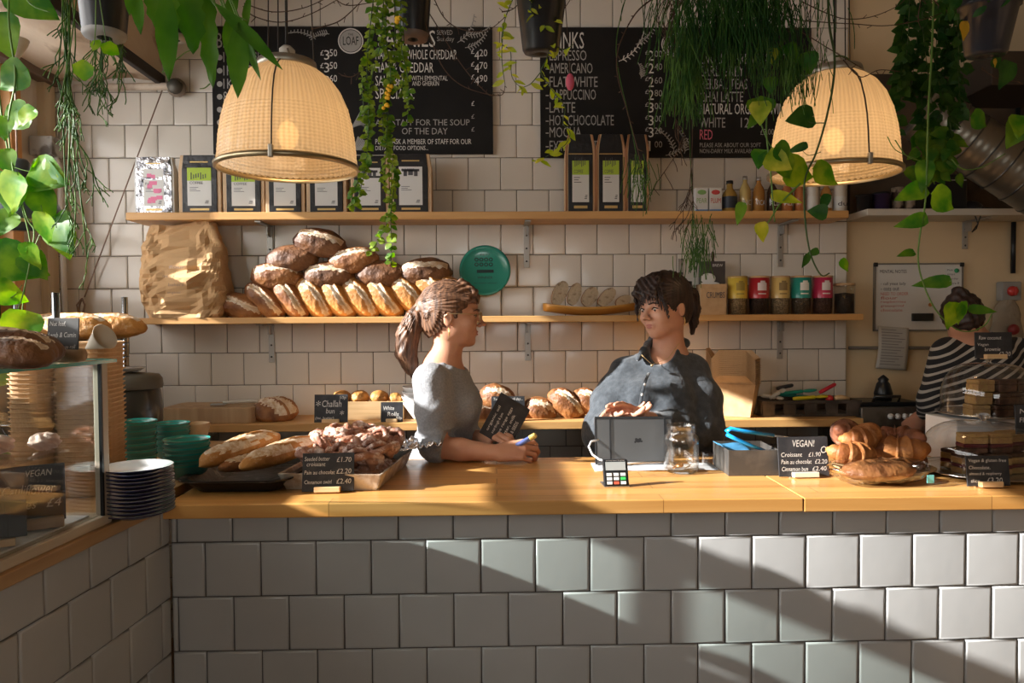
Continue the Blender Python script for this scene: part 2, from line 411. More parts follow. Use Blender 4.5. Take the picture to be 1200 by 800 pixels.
# side counter on the left, running towards the viewer
DL = V((.074, 1, 0)).normalized(); NL = V((DL.y, -DL.x, 0))      # along / out of its tiled face
ZL = 1.012; CL = V((xc, YF, 0))
def L3(along, out, z): return CL - DL*along + NL*out + V((0, 0, z))
t = thing('tiled_side_counter', 'white tiled side counter base below the glass display case', 'counter', (0, 0, 0))
m = MB()
m.add([L3(-.0, -.006, 0), L3(2.2, -.006, 0), L3(2.2, -.006, .982), L3(0, -.006, .982)], [(0, 1, 2, 3)], 0, False)
m.add([L3(-.5, -.9, .9), L3(2.2, -.9, .9), L3(2.2, -.006, .9), L3(-.5, -.1, .9)], [(0, 1, 2, 3)], 0, False)
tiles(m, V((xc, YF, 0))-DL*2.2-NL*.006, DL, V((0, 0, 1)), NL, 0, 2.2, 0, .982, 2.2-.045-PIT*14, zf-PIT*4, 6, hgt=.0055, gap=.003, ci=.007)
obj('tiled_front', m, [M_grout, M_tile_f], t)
m = MB()
c = [L3(-.9, .012, .983), L3(2.2, .012, .983), L3(2.2, -.95, .983), L3(-.9, -.95, .983)]
c[0] = L3(.037, .012, .983); c2 = L3(.037, -.025, .983); c3 = L3(-.9, -.075, .983)
ring = [c[0], c[1], c[2], L3(-.5, -.95, 0), L3(-.5, -.60, 0), L3(-.9, -.60, 0), c3, c2]
m.prism([(p.x, p.y) for p in ring][::-1], .983, ZL)
o = obj('side_worktop', m, M_woody, bevel=.003); tag(o, 'darker wooden worktop of the side counter under the display case', 'worktop')

# ------------------------------------------------------------------ wall shelves and brackets
def shelf(label, xa, xb, ytop, ybot, depth, material=M_shelf, name='wall_shelf', pxr=600, group='wooden wall shelves'):
    z1 = P(pxr, ytop, YW-depth).z; z0 = P(pxr, ybot, YW-depth).z
    m = MB(); m.box((P(xa, ytop, YW-depth).x, YW-depth, z0), (P(xb, ytop, YW-depth).x, YW-.001, z1))
    o = obj(name, m, material, bevel=.003); tag(o, label, 'shelf', group); return z1
ZU = shelf('upper wooden wall shelf carrying the coffee bags and bottles', 147, 995, 247.5, 256.5, .20)
ZM = shelf('middle wooden wall shelf carrying the heap of loaves', 149, 1012, 370, 377.5, .24)
ZLo = shelf('lower deep wooden shelf behind the two women', 186, 1012, 494, 503.5, .30)
z1 = P(1100, 245, YP-.2).z
m = MB(); m.box((XTE+.002, YP-.22, z1-.03), (3.6, YP-.001, z1))
o = obj('painted_shelf', m, M_offwhite, bevel=.003); tag(o, 'cream painted shelf on the plaster wall right of the tiles', 'shelf'); ZR = z1
def bracket(px, ztop, drop, arm, label, y=YW, m_=None):
    x = P(px, 300, y).x
    t = thing('shelf_bracket', label, 'bracket', (x, y, ztop), group='grey metal shelf brackets')
    m = MB(); m.box((-.013, -.006, -drop), (.013, -.001, 0)); obj('upright', m, m_ or mat('bracket_grey', (.42, .40, .37), .4, .5), t, bevel=.001)
    m = MB(); m.box((-.013, -arm, -.008), (.013, -.006, -.002)); m.box((-.003, -.05, -.05), (.003, -.006, -.008)); obj('arm', m, m_ or mat('bracket_grey', (.42, .40, .37), .4, .5), t)
    for k in range(3):
        obj('screw', MB().lathe([(0, 0), (.004, .0), (.0045, .002), (.0, .003)], 10, M=T(0, -.006, -drop*(.2+.3*k)-.01) @ R(PI/2, 'X')), M_darksteel, t)
zub = P(600, 256.5, YW-.2).z; zmb = P(600, 377.5, YW-.2).z; zlb = P(600, 503.5, YW-.3).z
for px, zt, d, a, l in ((317, zub, .2, .18, 'shelf bracket above the loaves, left end of the upper shelf'), (617, zub, .2, .18, 'shelf bracket under the upper shelf between the two menu boards'), (914, zub, .2, .18, 'shelf bracket under the upper shelf near the tea tins'),
    (317, zmb, .18, .18, 'bracket under the middle shelf left of the ponytailed woman'), (618, zmb, .18, .18, 'bracket under the middle shelf between the two women'), (914, zmb, .18, .18, 'bracket under the middle shelf above the tool crate'),
    (608, zlb, .2, .24, 'bracket under the low shelf by the held menu card'), (250, zlb, .2, .24, 'bracket under the low shelf by the baguette tray')):
    bracket(px, zt, d, a, l)
bracket(1130, ZR-.03, .13, .17, 'shelf bracket under the cream shelf on the plaster wall', YP)
# ------------------------------------------------------------------ menu boards
class Board:
    """a flat board in a plane y = Y; things are written on it at photo positions"""
    def __init__(s, x0, y0, x1, y1, Y, label, cat='menu board', name='menu_board', th=.012, mt=None, frame=None):
        a = P(x0, y1, Y); b = P(x1, y0, Y)
        s.o = V(((a.x+b.x)/2, Y, a.z)); s.Y = Y
        s.t = thing(name, label, cat, s.o)
        m = MB(); m.box((a.x-s.o.x, 0, 0), (b.x-s.o.x, th, b.z-a.z)); obj('board', m, mt or M_black, s.t, bevel=.001)
        s.mb = MB(); s.w = b.x-a.x; s.h = b.z-a.z
    def put(s, txt, x, y, w, h, mi=0, slant=0, wob=0.0004):
        """y = the baseline in the photo"""
        p = P(x, y, s.Y); k = S(s.Y); text(s.mb, txt, p.x-s.o.x, p.z-s.o.z, w*k, h*k, mi, y=-.0012, slant=slant, wob=wob)
    def dot(s, x, y, r, mi=0, n=20, hole=0):
        p = P(x, y, s.Y)-s.o; k = S(s.Y)
        if hole:
            vs = [(p.x+rr*k*math.cos(2*PI*i/n), -.001, p.z+rr*k*math.sin(2*PI*i/n)) for rr in (hole, r) for i in range(n)]
            s.mb.add(vs, [(i, (i+1) % n, n+(i+1) % n, n+i) for i in range(n)], mi, False)
        else:
            s.mb.add([(p.x+r*k*math.cos(2*PI*i/n), -.001, p.z+r*k*math.sin(2*PI*i/n)) for i in range(n)], [tuple(range(n))], mi, False)
    def line(s, pts, wd, mi=0):
        q = [P(x, y, s.Y)-s.o for x, y in pts]; k = S(s.Y)*wd/2
        for a, b in zip(q, q[1:]):
            d = (b-a); d.y = 0
            if d.length < 1e-6: continue
            n = V((-d.z, 0, d.x)).normalized()*k
            s.mb.add([V((a.x, -.0011, a.z))-n, V((b.x, -.0011, b.z))-n, V((b.x, -.0011, b.z))+n, V((a.x, -.0011, a.z))+n], [(0, 1, 2, 3)], mi, False)
    def end(s, mats=None, name='lettering'):
        obj(name, s.mb, mats or [M_chalk, M_chalkdim, M_pink], s.t)
def sprig(B, x, y, a, L, mi=1, n=9, leaf=5):
    pts = []
    for i in range(n):
        t = i/(n-1); pts.append((x+math.cos(a+t*.5)*L*t, y-math.sin(a+t*.5)*L*t))
    B.line(pts, .8, mi)
    for i, (u, v) in enumerate(pts[1:]):
        for sg in (-1, 1):
            aa = a+sg*.9; l = leaf*(1-.5*i/n)
            B.line([(u, v), (u+math.cos(aa)*l*.6, v-math.sin(aa)*l*.6-.7), (u+math.cos(aa)*l, v-math.sin(aa)*l)], 1.1, mi)

YB = YW-.022
B = Board(250, 32, 577, 180.5, YB, 'black chalk menu board with bread and sandwich prices behind the left pendant lamp')
B.put('BREAD', 254, 56, 40, 17, 1)
for i, (y, s, w) in enumerate(((73, '1KG WHITE', 52), (88.5, '1KG SEEDED', 58), (104, '1KG RYE', 42), (119, '800G SOUR', 52), (134, '1KG BROWN', 54), (149, 'SODA', 26), (161, 'BUNS', 22), (174, 'ROLLS', 24))):
    if i < 6: B.dot(257.5, y-5.5, 3.2, 1)
    else: B.line([(255, y-5), (260, y-5)], 1.2, 1)
    B.put(s, 262, y, w, 11.5, 1)
for y, s in ((70, '50'), (85, '50'), (100, '60')):
    B.put('£', 375.5, y-5, 4, 6); B.put('3', 380, y, 6, 11); B.put(s, 386.5, y-4, 8.5, 8)
for y in (116, 131, 146): B.put('£', 375.5, y-5, 4, 6, 1); B.put('4', 380, y, 6, 11, 1); B.put('20', 386.5, y-4, 8.5, 8, 1)
B.dot(411, 48, 14.6, 0, 40, 13.2); B.dot(411, 48, 12.5, 1, 40); B.mb.f and None
B.end()
tx = MB(); p = P(402, 53, YB)-B.o; k = S(YB); text(tx, 'LOAF', p.x, p.z, 18*k, 10*k, 0, y=-.002); text(tx, 'THE', p.x+6*k, p.z+11*k, 6*k, 2.4*k, 0, y=-.002)
obj('round_logo_lettering', tx, M_black, B.t)
B.mb = MB()
B.put('SARNIES', 443, 55, 66, 19); B.put('SERVED', 512, 41, 18, 5.5, 1); B.put('Sunday', 512, 50, 20, 7, 1)
B.put('HADDOCK/WHOLE CHEDDAR', 440, 69.5, 94, 11); B.put('HAM & CHEDDAR', 440, 85, 67, 11.5)
B.put('SALT BEEF', 440, 100.5, 38, 11.5); B.put('WITH EMMENTAL', 482, 94.5, 42, 5.5); B.put('AND GHERKIN', 483, 100.5, 31, 5.2)
B.put('SPECIALS:', 440, 116, 45, 12)
B.put('ASK STAFF FOR THE SOUP', 440, 147, 109, 7, 1); B.put('OF THE DAY', 471, 157.5, 53, 7.5, 1)
B.put('PLEASE ASK A MEMBER OF STAFF FOR OUR', 440, 169, 111, 6); B.put('DIETARY FOOD OPTIONS...', 440, 176, 61, 5)
for y, s in ((70, '20'), (85, '70'), (100, '90')):
    B.put('£', 552, y-7, 4, 5.5); B.put('4', 556, y, 5.5, 10); B.put(s, 562, y-4, 9, 8)
B.put('£', 552.5, 124, 3.5, 5.5); B.put('£', 552.5, 139, 3.5, 5, 1); B.put('£', 552.5, 154, 3.5, 5, 1)
sprig(B, 536, 50, .5, 36); sprig(B, 548, 40, -.2, 26); sprig(B, 545, 56, .1, 28); sprig(B, 370, 46, 2.4, 30); sprig(B, 386, 40, 2.9, 20)
for r_ in range(14): B.line([(412+r_*1.1, 150-r_*.4), (424+r_*.6, 128+r_*2.2)], .9, 1)
for r_ in range(9): B.line([(414+r_*1.4, 176), (420+r_*1.6, 160+r_)], 1.3, 1)
B.end()
B2 = Board(633.5, 33, 951, 184.5, YB, 'black chalk menu board listing drinks, teas and wine on the right')
B2.put('DRINKS', 638, 57, 46, 19)
for y, s, w, pr in ((71, 'ESPRESSO', 43, ('2', '00')), (86, 'AMERICANO', 50, ('2', '40')), (102, 'FLAT WHITE', 56, ('2', '60')), (117, 'CAPPUCCINO', 54, ('2', '80')),
                    (132, 'LATTE', 30, ('3', '00')), (147, 'HOT CHOCOLATE', 75, ('3', '00')), (161, 'MOCHA', 37, ('3', '20')), (177, 'EXTRA SHOT', 56, ('1', '00'))):
    B2.line([(639.5, y-5), (643, y-5)], 1.3, 1); B2.put(s, 644, y, w, 12, 1)
    B2.put('£', 756, y-7, 4, 5, 1); B2.put(pr[0], 760, y, 6 if pr[0] != '1' else 2.2, 11.5, 0); B2.put(pr[1], 767, y-4, 9, 7.5, 1)
B2.put('ENGLISH BREAKFAST TEA', 820, 75, 112, 12, 1); B2.put('EARL GREY', 820, 89.5, 52, 12, 1); B2.put('HERBAL TEAS', 820, 104.5, 56, 12, 1)
B2.put('CHAI LATTE', 820, 119.5, 51, 12, 1); B2.put('NATURAL ORGANIC WINE', 820, 134, 104, 12.5, 0)
B2.put('WHITE', 820, 149.5, 30, 11.5, 1); B2.put('125', 868, 149.5, 16, 11.5, 1); B2.put('RED', 820, 163.5, 15, 11.5, 2); B2.put('£3.00', 891, 158, 16, 7, 1)
B2.put('PLEASE ASK ABOUT OUR SOFT', 820, 172.5, 72, 5, 1); B2.put('NON-DAIRY MILK AVAILABLE.', 820, 179.5, 66, 5, 1)
for y in (75, 89.5, 104.5, 119.5): B2.line([(816, y-5), (819, y-5)], 1.2, 1); B2.put('£', 934, y-4, 3, 4, 1); B2.put('2.20', 938, y, 10, 9, 1)
B2.dot(789, 52, 14, 0, 40, 12.8); B2.dot(789, 52, 12, 1, 40); sprig(B2, 725, 72, .35, 44, 0); sprig(B2, 745, 52, .3, 30); sprig(B2, 751, 92, 1.2, 16); sprig(B2, 790, 178, 1.7, 30); sprig(B2, 802, 180, 1.3, 26); sprig(B2, 780, 182, .1, 30)
B2.end()

# ------------------------------------------------------------------ coffee bags
M_bagblk = mat('bag_black', (.018, .018, .02), .32, bump=(35, .35))
M_bagside = mat('bag_kraft_side', (.62, .43, .26), .6, bump=(30, .3))
M_foil = mat('bag_foil', (.62, .62, .64), .22, .85, n=((.10, .10, .11), 30, .45, .6), bump=(26, .9))
M_label = mat('label_white', (.70, .70, .68), .6)
M_green = mat('label_green', (.42, .58, .06), .6); M_pinkl = mat('label_pink', (.78, .22, .38), .6); M_greyink = mat('ink_grey', (.08, .08, .09), .6); M_gold = mat('gold_strip', (.62, .42, .16), .4, .4)
def coffee_bag(x0, x1, ytop, Y, label, z, top=None, fold=False, foil=False, depth=.075, grp='coffee bags on the upper shelf'):
    a = P(x0, 240, Y); b = P(x1, 240, Y); w_ = b.x-a.x; h = P((x0+x1)/2, ytop, Y).z-z
    t = thing('coffee_bag', label, 'coffee bag', ((a.x+b.x)/2, Y, z), group=grp)
    hw = w_/2
    def body(inset, y0, y1, hh=h, ext=0):
        m = MB(); n = 8
        def f(u, v):
            zz = hh*v; pinch = (1-.10*max(0, v-.75)/.25) if not fold else 1-.22*max(0, v-.82)/.18
            return zz, pinch
        for i in range(n):
            pass
        ring = []
        for j in range(n+1):
            zz, pn = f(0, j/n); dz = .003*noise.noise(V((j*.7, x0*.1, 0)))
            yb = y1*(1-.75*max(0, j/n-.6)/.4)
            ring.append([(-hw+inset, y0+dz, zz), (hw-inset, y0+dz, zz), (hw-inset, max(yb, y0+.012), zz), (-hw+inset, max(yb, y0+.012), zz)])
        vs = [(p[0]*f(0, j/n)[1], p[1], p[2]) for j, r_ in enumerate(ring) for p in r_]
        fs = [(j*4+k, j*4+(k+1) % 4, j*4+4+(k+1) % 4, j*4+4+k) for j in range(n) for k in range(4)]+[(3, 2, 1, 0), (n*4, n*4+1, n*4+2, n*4+3)]
        m.add(vs, fs, 0, False); return m
    obj('side_gusset', body(0, .004, depth), M_bagside if not foil else M_label, t, bevel=.003)
    e = .15*w_ if not foil else .08*w_
    m = body(e*.6, 0, .006, h-.0005); obj('front_panel', m, M_foil if foil else M_bagblk, t, bevel=.002)
    lab = MB(); lx = hw*(.56 if not foil else .5); l0, l1 = h*.13, h*(.78 if not fold else .66)
    cols = {'pink': M_pinkl, 'green': M_green, None: M_label}
    lab.box((-lx, -.0012, l0), (lx, -.0002, l1), 0)
    if top == 'green': lab.box((-lx, -.0018, l0+(l1-l0)*.66), (lx, -.0012, l1), 1)
    if top == 'pink':
        for q in range(12):
            rx = rnd.uniform(-.7, .5)*lx; rz = rnd.uniform(.02, .9); s_ = rnd.uniform(.15, .4)
            lab.box((rx, -.0018-.0001*q, l0+(l1-l0)*rz), (min(rx+lx*s_*2, lx), -.0012, l0+(l1-l0)*min(rz+.1, 1)), 1)
    obj('label', lab, [M_label, M_pinkl if top == 'pink' else M_green], t)
    ink = MB()
    text(ink, 'COFFEE' if not foil else 'PACT', -lx*.8, l1*.9 if top is None else h*.5, lx*1.1, h*.045, 0, y=-.0022)
    for q, wd in enumerate((.9, .7, 1.1)): ink.box((-lx*.8, -.0022, h*(.44-.03*q)), (-lx*.8+lx*wd*.8, -.0021, h*(.448-.03*q)), 0)
    for q in range(3): ink.box((lx*.45+.002*q, -.0022, h*(.17+.02*q)), (lx*.75+.001*q, -.0021, h*(.18+.02*q)), 0)
    if top == 'green':
        for q in range(7): ink.box((-lx*.7+q*lx*.2, -.0024, h*(.58+.012*(q*5 % 4))), (-lx*.62+q*lx*.2, -.0023, h*(.70-.012*(q*3 % 4))), 0)
    if top is None:
        zz = l1-h*.16; ink.box((-lx*.75, -.0022, zz+h*.08), (lx*.75, -.0021, zz+h*.12)); ink.box((-lx*.6, -.0022, zz), (-lx*.3, -.0021, zz+h*.1)); ink.box((lx*.3, -.0022, zz), (lx*.6, -.0021, zz+h*.1)); ink.box((-lx*.2, -.0022, zz+.004), (lx*.2, -.0021, zz+h*.1))
    obj('print', ink, M_greyink, t)
    obj('gold_strip', MB().box((-lx*.8, -.0015, h*.05), (lx*.8, -.0005, h*.085)), M_gold, t)
    obj('gold_strip', MB().box((-lx*.75, -.0012, h*.87), (lx*.75, -.0005, h*.89)) if not fold else MB().box((-hw*.8, -.0012, h*.74), (hw*.8, -.0005, h*.752)), M_gold, t)
    if fold:
        for sx_ in (-1, 1):
            m = MB(); m.tube([(sx_*hw*.97, .004, h*.02), (sx_*hw*.97, .004, h*.8), (sx_*hw*.78, .004, h*.99)], .004, 6); obj('side_seam', m, mat('copper_seam', (.45, .22, .11), .5), t)
YBAG = YW-.165
coffee_bag(157, 204, 183.5, YBAG, 'crinkled silver coffee bag with a pink printed label, first on the upper shelf', ZU, 'pink', foil=True)
for x0, x1, yt, l, tp in ((209, 259, 181.5, 'black coffee bag with a green and white label beside the silver bag', 'green'), (261, 310, 184, 'black coffee bag with green topped label partly behind the pendant rim', 'green'),
    (311, 357, 184, 'black coffee bag with white label under the middle of the left pendant', None), (359, 406, 184, 'black coffee bag with white label below the right side of the left pendant rim', None),
    (411, 456, 182, 'black coffee bag with white label behind the trailing yellow flowered plant', None), (457, 506, 180, 'black coffee bag with white label, last before the gap on the upper shelf', None)):
    coffee_bag(x0, x1, yt, YBAG, l, ZU, tp)
for x0, x1, l in ((663, 698, 'tall folded black coffee bag, left of the three below the drinks board'), (699, 733, 'tall folded black coffee bag, middle of the three below the drinks board'), (734, 760, 'tall black coffee bag with green label half hidden by hanging plant strands')):
    coffee_bag(x0, x1, 157, YBAG, l, ZU, 'green', True, depth=.09, grp='tall coffee bags below the drinks board')

# ------------------------------------------------------------------ cartons and bottles at the right of the upper shelf
for x0, x1, col, s_, l in ((815, 830, (.25, .45, .15), 'PEAR', 'small white drink carton with a green picture on the upper shelf'), (831.5, 846, (.6, .07, .07), 'PLUM', 'small white drink carton with a red picture on the upper shelf')):
    Y = YW-.15; a = P(x0, 240, Y); b = P(x1, 240, Y); h = P(820, 220, Y).z-ZU; w_ = (b.x-a.x)/2
    t = thing('drink_carton', l, 'carton', ((a.x+b.x)/2, Y, ZU), group='drink cartons')
    m = MB(); m.box((-w_, 0, 0), (w_, .045, h)); obj('body', m, M_label, t, bevel=.002)
    m = MB(); m.sphere((0, -.0005, h*.82), (w_*.7, .001, h*.1), 12, 6); obj('fruit_print', m, mat('fruit_'+s_.lower(), col, .6), t)
    m = MB(); text(m, s_, -w_*.8, h*.38, w_*1.6, h*.2, 0, y=-.001); m.box((-w_*.98, -.001, .002), (w_*.98, -.0003, h*.12), 1); obj('lettering', m, [mat('fruit_'+s_.lower(), col, .6), mat('carton_blue', (.1, .25, .5), .6)], t)
def bottle(px, wpx, ytop, Y, z, liquid, cap, label, lab=None, word=None, shoulder=.6, neck=.36, grp='bottles on the upper shelf'):
    k = S(Y); p = P(px, 240, Y); r_ = wpx*k/2; h = P(px, ytop, Y).z-z
    t = thing('drink_bottle', label, 'bottle', (p.x, Y, z), group=grp)
    pr = [(0, .001), (r_*.9, .0), (r_, .004), (r_, h*shoulder), (r_*.85, h*(shoulder+.09)), (r_*neck*1.1, h*(shoulder+.22)), (r_*neck, h*.92), (r_*neck*.98, h*.925), (0, h*.925)]
    obj('glass', MB().lathe(pr, 24), liquid, t)
    obj('cap', MB().lathe([(0, h*1.0), (r_*neck*1.15, h), (r_*neck*1.2, h*.925), (r_*neck*1.2, h*.90), (0, h*.90)][::-1], 18), cap, t)
    if lab:
        obj('label', MB().lathe([(r_*1.02, h*.14), (r_*1.02, h*.5)], 24), lab, t)
    if word:
        m = MB(); text(m, word, -r_*.8, h*.2, r_*1.6, h*.14, 0, y=-r_*1.04); obj('lettering', m, M_label if not lab else M_greyink, t)
amber = mat('amber_drink', (.42, .20, .05), .12, coat=.6); yellow = mat('cloudy_yellow_drink', (.55, .42, .16), .12, coat=.6); dark = mat('dark_drink', (.05, .03, .02), .1, coat=.6); orange = mat('orange_drink', (.48, .17, .06), .1, coat=.6)
Yb = YW-.12
bottle(855, 17, 212, Yb, ZU, mat('gold_drink', (.38, .24, .06), .12, coat=.6), M_blackpl, 'squat amber bottle with round black label beside the cartons', mat('round_label', (.03, .04, .06), .5), None, .55, .4)
bottle(873, 13, 206.5, Yb, ZU, yellow, M_steel, 'cloudy yellow drink bottle with silver cap', None, 'INC')
bottle(889, 13.5, 207.5, Yb, ZU, amber, M_steel, 'amber drink bottle with silver cap behind the pothos leaves', None, 'VICA')
bottle(905, 12.5, 209, Yb, ZU, dark, M_blackpl, 'dark drink bottle lettered ALE behind the pothos vine', None, 'ALE')
bottle(922, 13, 209, Yb, ZU, orange, M_steel, 'orange drink bottle behind the right lamp rim and pothos vine', None, 'ALE')
bottle(937, 12, 209, Yb, ZU, orange, M_steel, 'orange drink bottle right of the hanging pothos stem', None, None)
bottle(952, 13.5, 212, Yb, ZU, mat('can_white', (.68, .66, .62), .35), M_steel, 'white bottle with a red slash under the right lamp', M_label, None, .75, .6)
bottle(968, 13, 212, Yb, ZU, amber, M_steel, 'amber bottle with pale label under the right lamp', M_label, None)
bottle(984, 14, 212, Yb, ZU, mat('pale_bottle', (.66, .62, .55), .35), M_steel, 'white labelled bottle at the right end of the wooden upper shelf', M_label, 'du', .75, .6)

# ------------------------------------------------------------------ tea tins, jar, books on the middle shelf
YT = YW-.13
M_lidwood = woodmat('lid_wood', (.45, .27, .13), (.6, .4, .22), 'x', sc=3)
M_clearplastic = thin_glass('clear_jar', (.92, .92, .90), .5, .05)
for x0, x1, col, fill, sq, l in ((853, 875.5, (.70, .50, .07), (.42, .30, .16), (.35, .25, .05), 'yellow tea tin with dark square emblem next to the kraft box'), (877.5, 901, (.42, .02, .03), (.04, .02, .015), (.7, .6, .6), 'dark red tea tin beside the yellow tin'),
    (903, 925, (.66, .47, .16), (.40, .30, .18), (.25, .17, .07), 'golden yellow tea tin between the dark red and teal tins'), (927, 950, (.02, .27, .22), (.12, .09, .06), (.7, .7, .65), 'teal green tea tin with white emblem'), (952.5, 975, (.50, .03, .09), (.10, .05, .04), (.7, .62, .62), 'crimson tea tin hung over by a vine tip')):
    a = P(x0, 340, YT); b = P(x1, 340, YT); r_ = (b.x-a.x)/2; h = P(900, 323.5, YT).z-ZM
    t = thing('tea_tin', l, 'tea tin', ((a.x+b.x)/2, YT, ZM), group='coloured tea tins on the middle shelf')
    obj('jar', MB().lathe([(0, 0), (r_*.97, 0), (r_*.97, h*.45)], 28), M_clearplastic, t)
    obj('tea_leaves', MB().lathe([(0, .003), (r_*.9, .003), (r_*.9, h*.44)], 24), mat('tea_%d' % x0, fill, .9, n=(tuple(c*.4 for c in fill), 160, .4, .6), bump=(200, .6)), t)
    obj('sleeve', MB().lathe([(r_, h*.42), (r_, h*.96), (0, h*.96)], 28), mat('tin_%d' % x0, col, .35, coat=.3), t)
    obj('lid', MB().lathe([(r_*1.02, h*.95), (r_*1.02, h), (0, h)], 28), M_lidwood if x0 != 853 else M_gold, t)
    m = MB()
    def cyl(u0, u1, z0, z1, mi=0):
        m.grid(lambda u, v: (r_*1.01*math.sin(u0+(u1-u0)*u), -r_*1.01*math.cos(u0+(u1-u0)*u), z0+(z1-z0)*v), 6, 1, mi)
    cyl(-.45, .45, h*.62, h*.82); cyl(-.2, .3, h*.82, h*.87); cyl(-.4, .4, h*.52, h*.55)
    obj('emblem', m, mat('emb_%d' % x0, sq, .6), t)
a = P(978, 340, YT); b = P(1001, 340, YT); r_ = (b.x-a.x)/2; h = P(990, 332, YT).z-ZM
t = thing('storage_jar', 'clear jar of dark tea with wooden lid at the right end of the tins', 'jar', ((a.x+b.x)/2, YT, ZM))
obj('glass', MB().lathe([(0, 0), (r_, 0), (r_, h*.94)], 28), M_clearplastic, t)
obj('tea_leaves', MB().lathe([(0, .003), (r_*.92, .003), (r_*.92, h*.66), (0, h*.7)], 24), mat('tea_dark', (.03, .025, .02), .9, bump=(200, .6)), t)
obj('lid', MB().lathe([(0, h*.92), (r_*1.03, h*.92), (r_*1.03, h), (0, h)], 28), M_lidwood, t)
# kraft box marked CRUMBS and the book behind it
Yk = YW-.17; a = P(821, 368, Yk); b = P(851.5, 333, Yk)
t = thing('kraft_box', 'small kraft box handwritten CRUMBS on the middle shelf', 'box', ((a.x+b.x)/2, Yk, ZM)); w_ = (b.x-a.x)/2; h = b.z-ZM
m = MB(); m.box((-w_, 0, 0), (w_, .07, h)); obj('body', m, M_kraft, t, bevel=.0015)
m = MB(); m.box((-w_*1.02, -.002, h*.86), (w_*1.02, .072, h*1.01)); obj('lid', m, M_kraft, t, bevel=.001)
m = MB(); text(m, 'CRUMBS', -w_*.55, h*.55, w_*1.4, h*.2, 0, y=-.002); obj('lettering', m, M_greyink, t)
a = P(820, 335, Yk+.09); b = P(850, 306, Yk+.09)
t = thing('cookery_book', 'book with a picture of a coffee cup standing behind the kraft box', 'book', ((a.x+b.x)/2, Yk+.09, ZM)); w_ = (b.x-a.x)/2; h = b.z-ZM
m = MB(); m.box((-w_, 0, 0), (w_, .02, h)); obj('cover', m, mat('cover_dark', (.06, .05, .05), .4), t, bevel=.001)
m = MB(); m.box((-w_+.003, .002, .003), (w_+.001, .018, h-.003)); obj('pages', m, M_label, t)
m = MB(); m.sphere((-w_*.35, -.001, h*.68), (w_*.6, .0015, h*.10), 16, 8); m.sphere((-w_*.2, -.001, h*.58), (w_*.75, .0015, h*.04), 16, 8); text(m, 'BREW', 0, h*.9, w_*.8, h*.05, 0, y=-.001); obj('cup_print', m, M_label, t)
p = P(836, 303, Yk+.12)
t = thing('peppermill', 'dark wooden peppermill top rising behind the book', 'mill', (p.x, Yk+.13, ZM)); h = P(836, 294, Yk+.13).z-ZM
obj('body', MB().lathe([(0, 0), (.02, 0), (.018, h*.5), (.009, h*.62), (.012, h*.8), (.006, h*.86)], 18), mat('dark_turned', (.07, .035, .02), .4), t)
obj('knob', MB().lathe([(.006, h*.86), (.009, h*.92), (.006, h*.98), (0, h)], 18), mat('dark_turned', (.07, .035, .02), .4), t)
p = P(797, 340, YW-.08); t = thing('dark_storage_tub', 'black tub behind the dark haired woman\'s head', 'tub', (p.x-.01, YW-.11, ZM))
h = P(800, 330, YW-.1).z-ZM
obj('body', MB().lathe([(0, 0), (.05, 0), (.055, h), (.05, h)], 24), M_blackpl, t)
t = thing('hanging_fork', 'metal fork hanging on the tiles behind the trailing strands', 'fork', (P(797, 300, YW).x, YW-.012, P(797, 322, YW).z))
m = MB(); m.tube([(0, 0, -.08), (0, 0, .0)], .003, 6); obj('handle', m, M_darksteel, t)
m = MB()
for q in (-1.5, -.5, .5, 1.5): m.tube([(q*.006, 0, .01), (q*.006, 0, .075)], .0015, 5)
m.box((-.011, -.002, 0), (.011, .002, .012)); obj('tines', m, M_darksteel, t)
# ------------------------------------------------------------------ pendant lamps
def shade_mat():
    m = bpy.data.materials.new('ribbed_glass'); m.use_nodes = True; N, L = nodes(m); b = N['Principled BSDF']; o = N['Material Output']
    b.inputs['Base Color'].default_value = (.60, .48, .32, 1); b.inputs['Roughness'].default_value = .18; b.inputs['Coat Weight'].default_value = .3
    tr = N.new('ShaderNodeBsdfTranslucent'); tr.inputs[0].default_value = (.95, .82, .62, 1)
    tp = N.new('ShaderNodeBsdfTransparent'); tp.inputs[0].default_value = (.95, .80, .60, 1)
    m1 = N.new('ShaderNodeMixShader'); m1.inputs[0].default_value = .5; m2 = N.new('ShaderNodeMixShader'); m2.inputs[0].default_value = .05
    tc = N.new('ShaderNodeTexCoord'); sp = N.new('ShaderNodeSeparateXYZ'); L.new(tc.outputs['Object'], sp.inputs[0])
    def mth(op, a, b_=0.0):
        q = N.new('ShaderNodeMath'); q.operation = op
        for i_, v_ in enumerate((a, b_)):
            if isinstance(v_, (int, float)): q.inputs[i_].default_value = v_
            else: L.new(v_, q.inputs[i_])
        return q.outputs[0]
    ribs = mth('SINE', mth('MULTIPLY', mth('ARCTAN2', sp.outputs[1], sp.outputs[0]), 90.0)); rows = mth('SINE', mth('MULTIPLY', sp.outputs[2], 620.0))
    low = mth('LESS_THAN', sp.outputs[2], .155)
    pat = mth('ADD', mth('MULTIPLY', ribs, .07), mth('MULTIPLY', mth('MULTIPLY', rows, low), .07))
    L.new(mth('ADD', pat, .38), m1.inputs[0])
    bp = N.new('ShaderNodeBump'); bp.inputs['Strength'].default_value = .6; bp.inputs['Distance'].default_value = .003; L.new(mth('ADD', ribs, mth('MULTIPLY', rows, low)), bp.inputs['Height']); L.new(bp.outputs[0], b.inputs['Normal'])
    L.new(b.outputs[0], m1.inputs[1]); L.new(tr.outputs[0], m1.inputs[2]); L.new(m1.outputs[0], m2.inputs[1]); L.new(tp.outputs[0], m2.inputs[2]); L.new(m2.outputs[0], o.inputs[0])
    return m
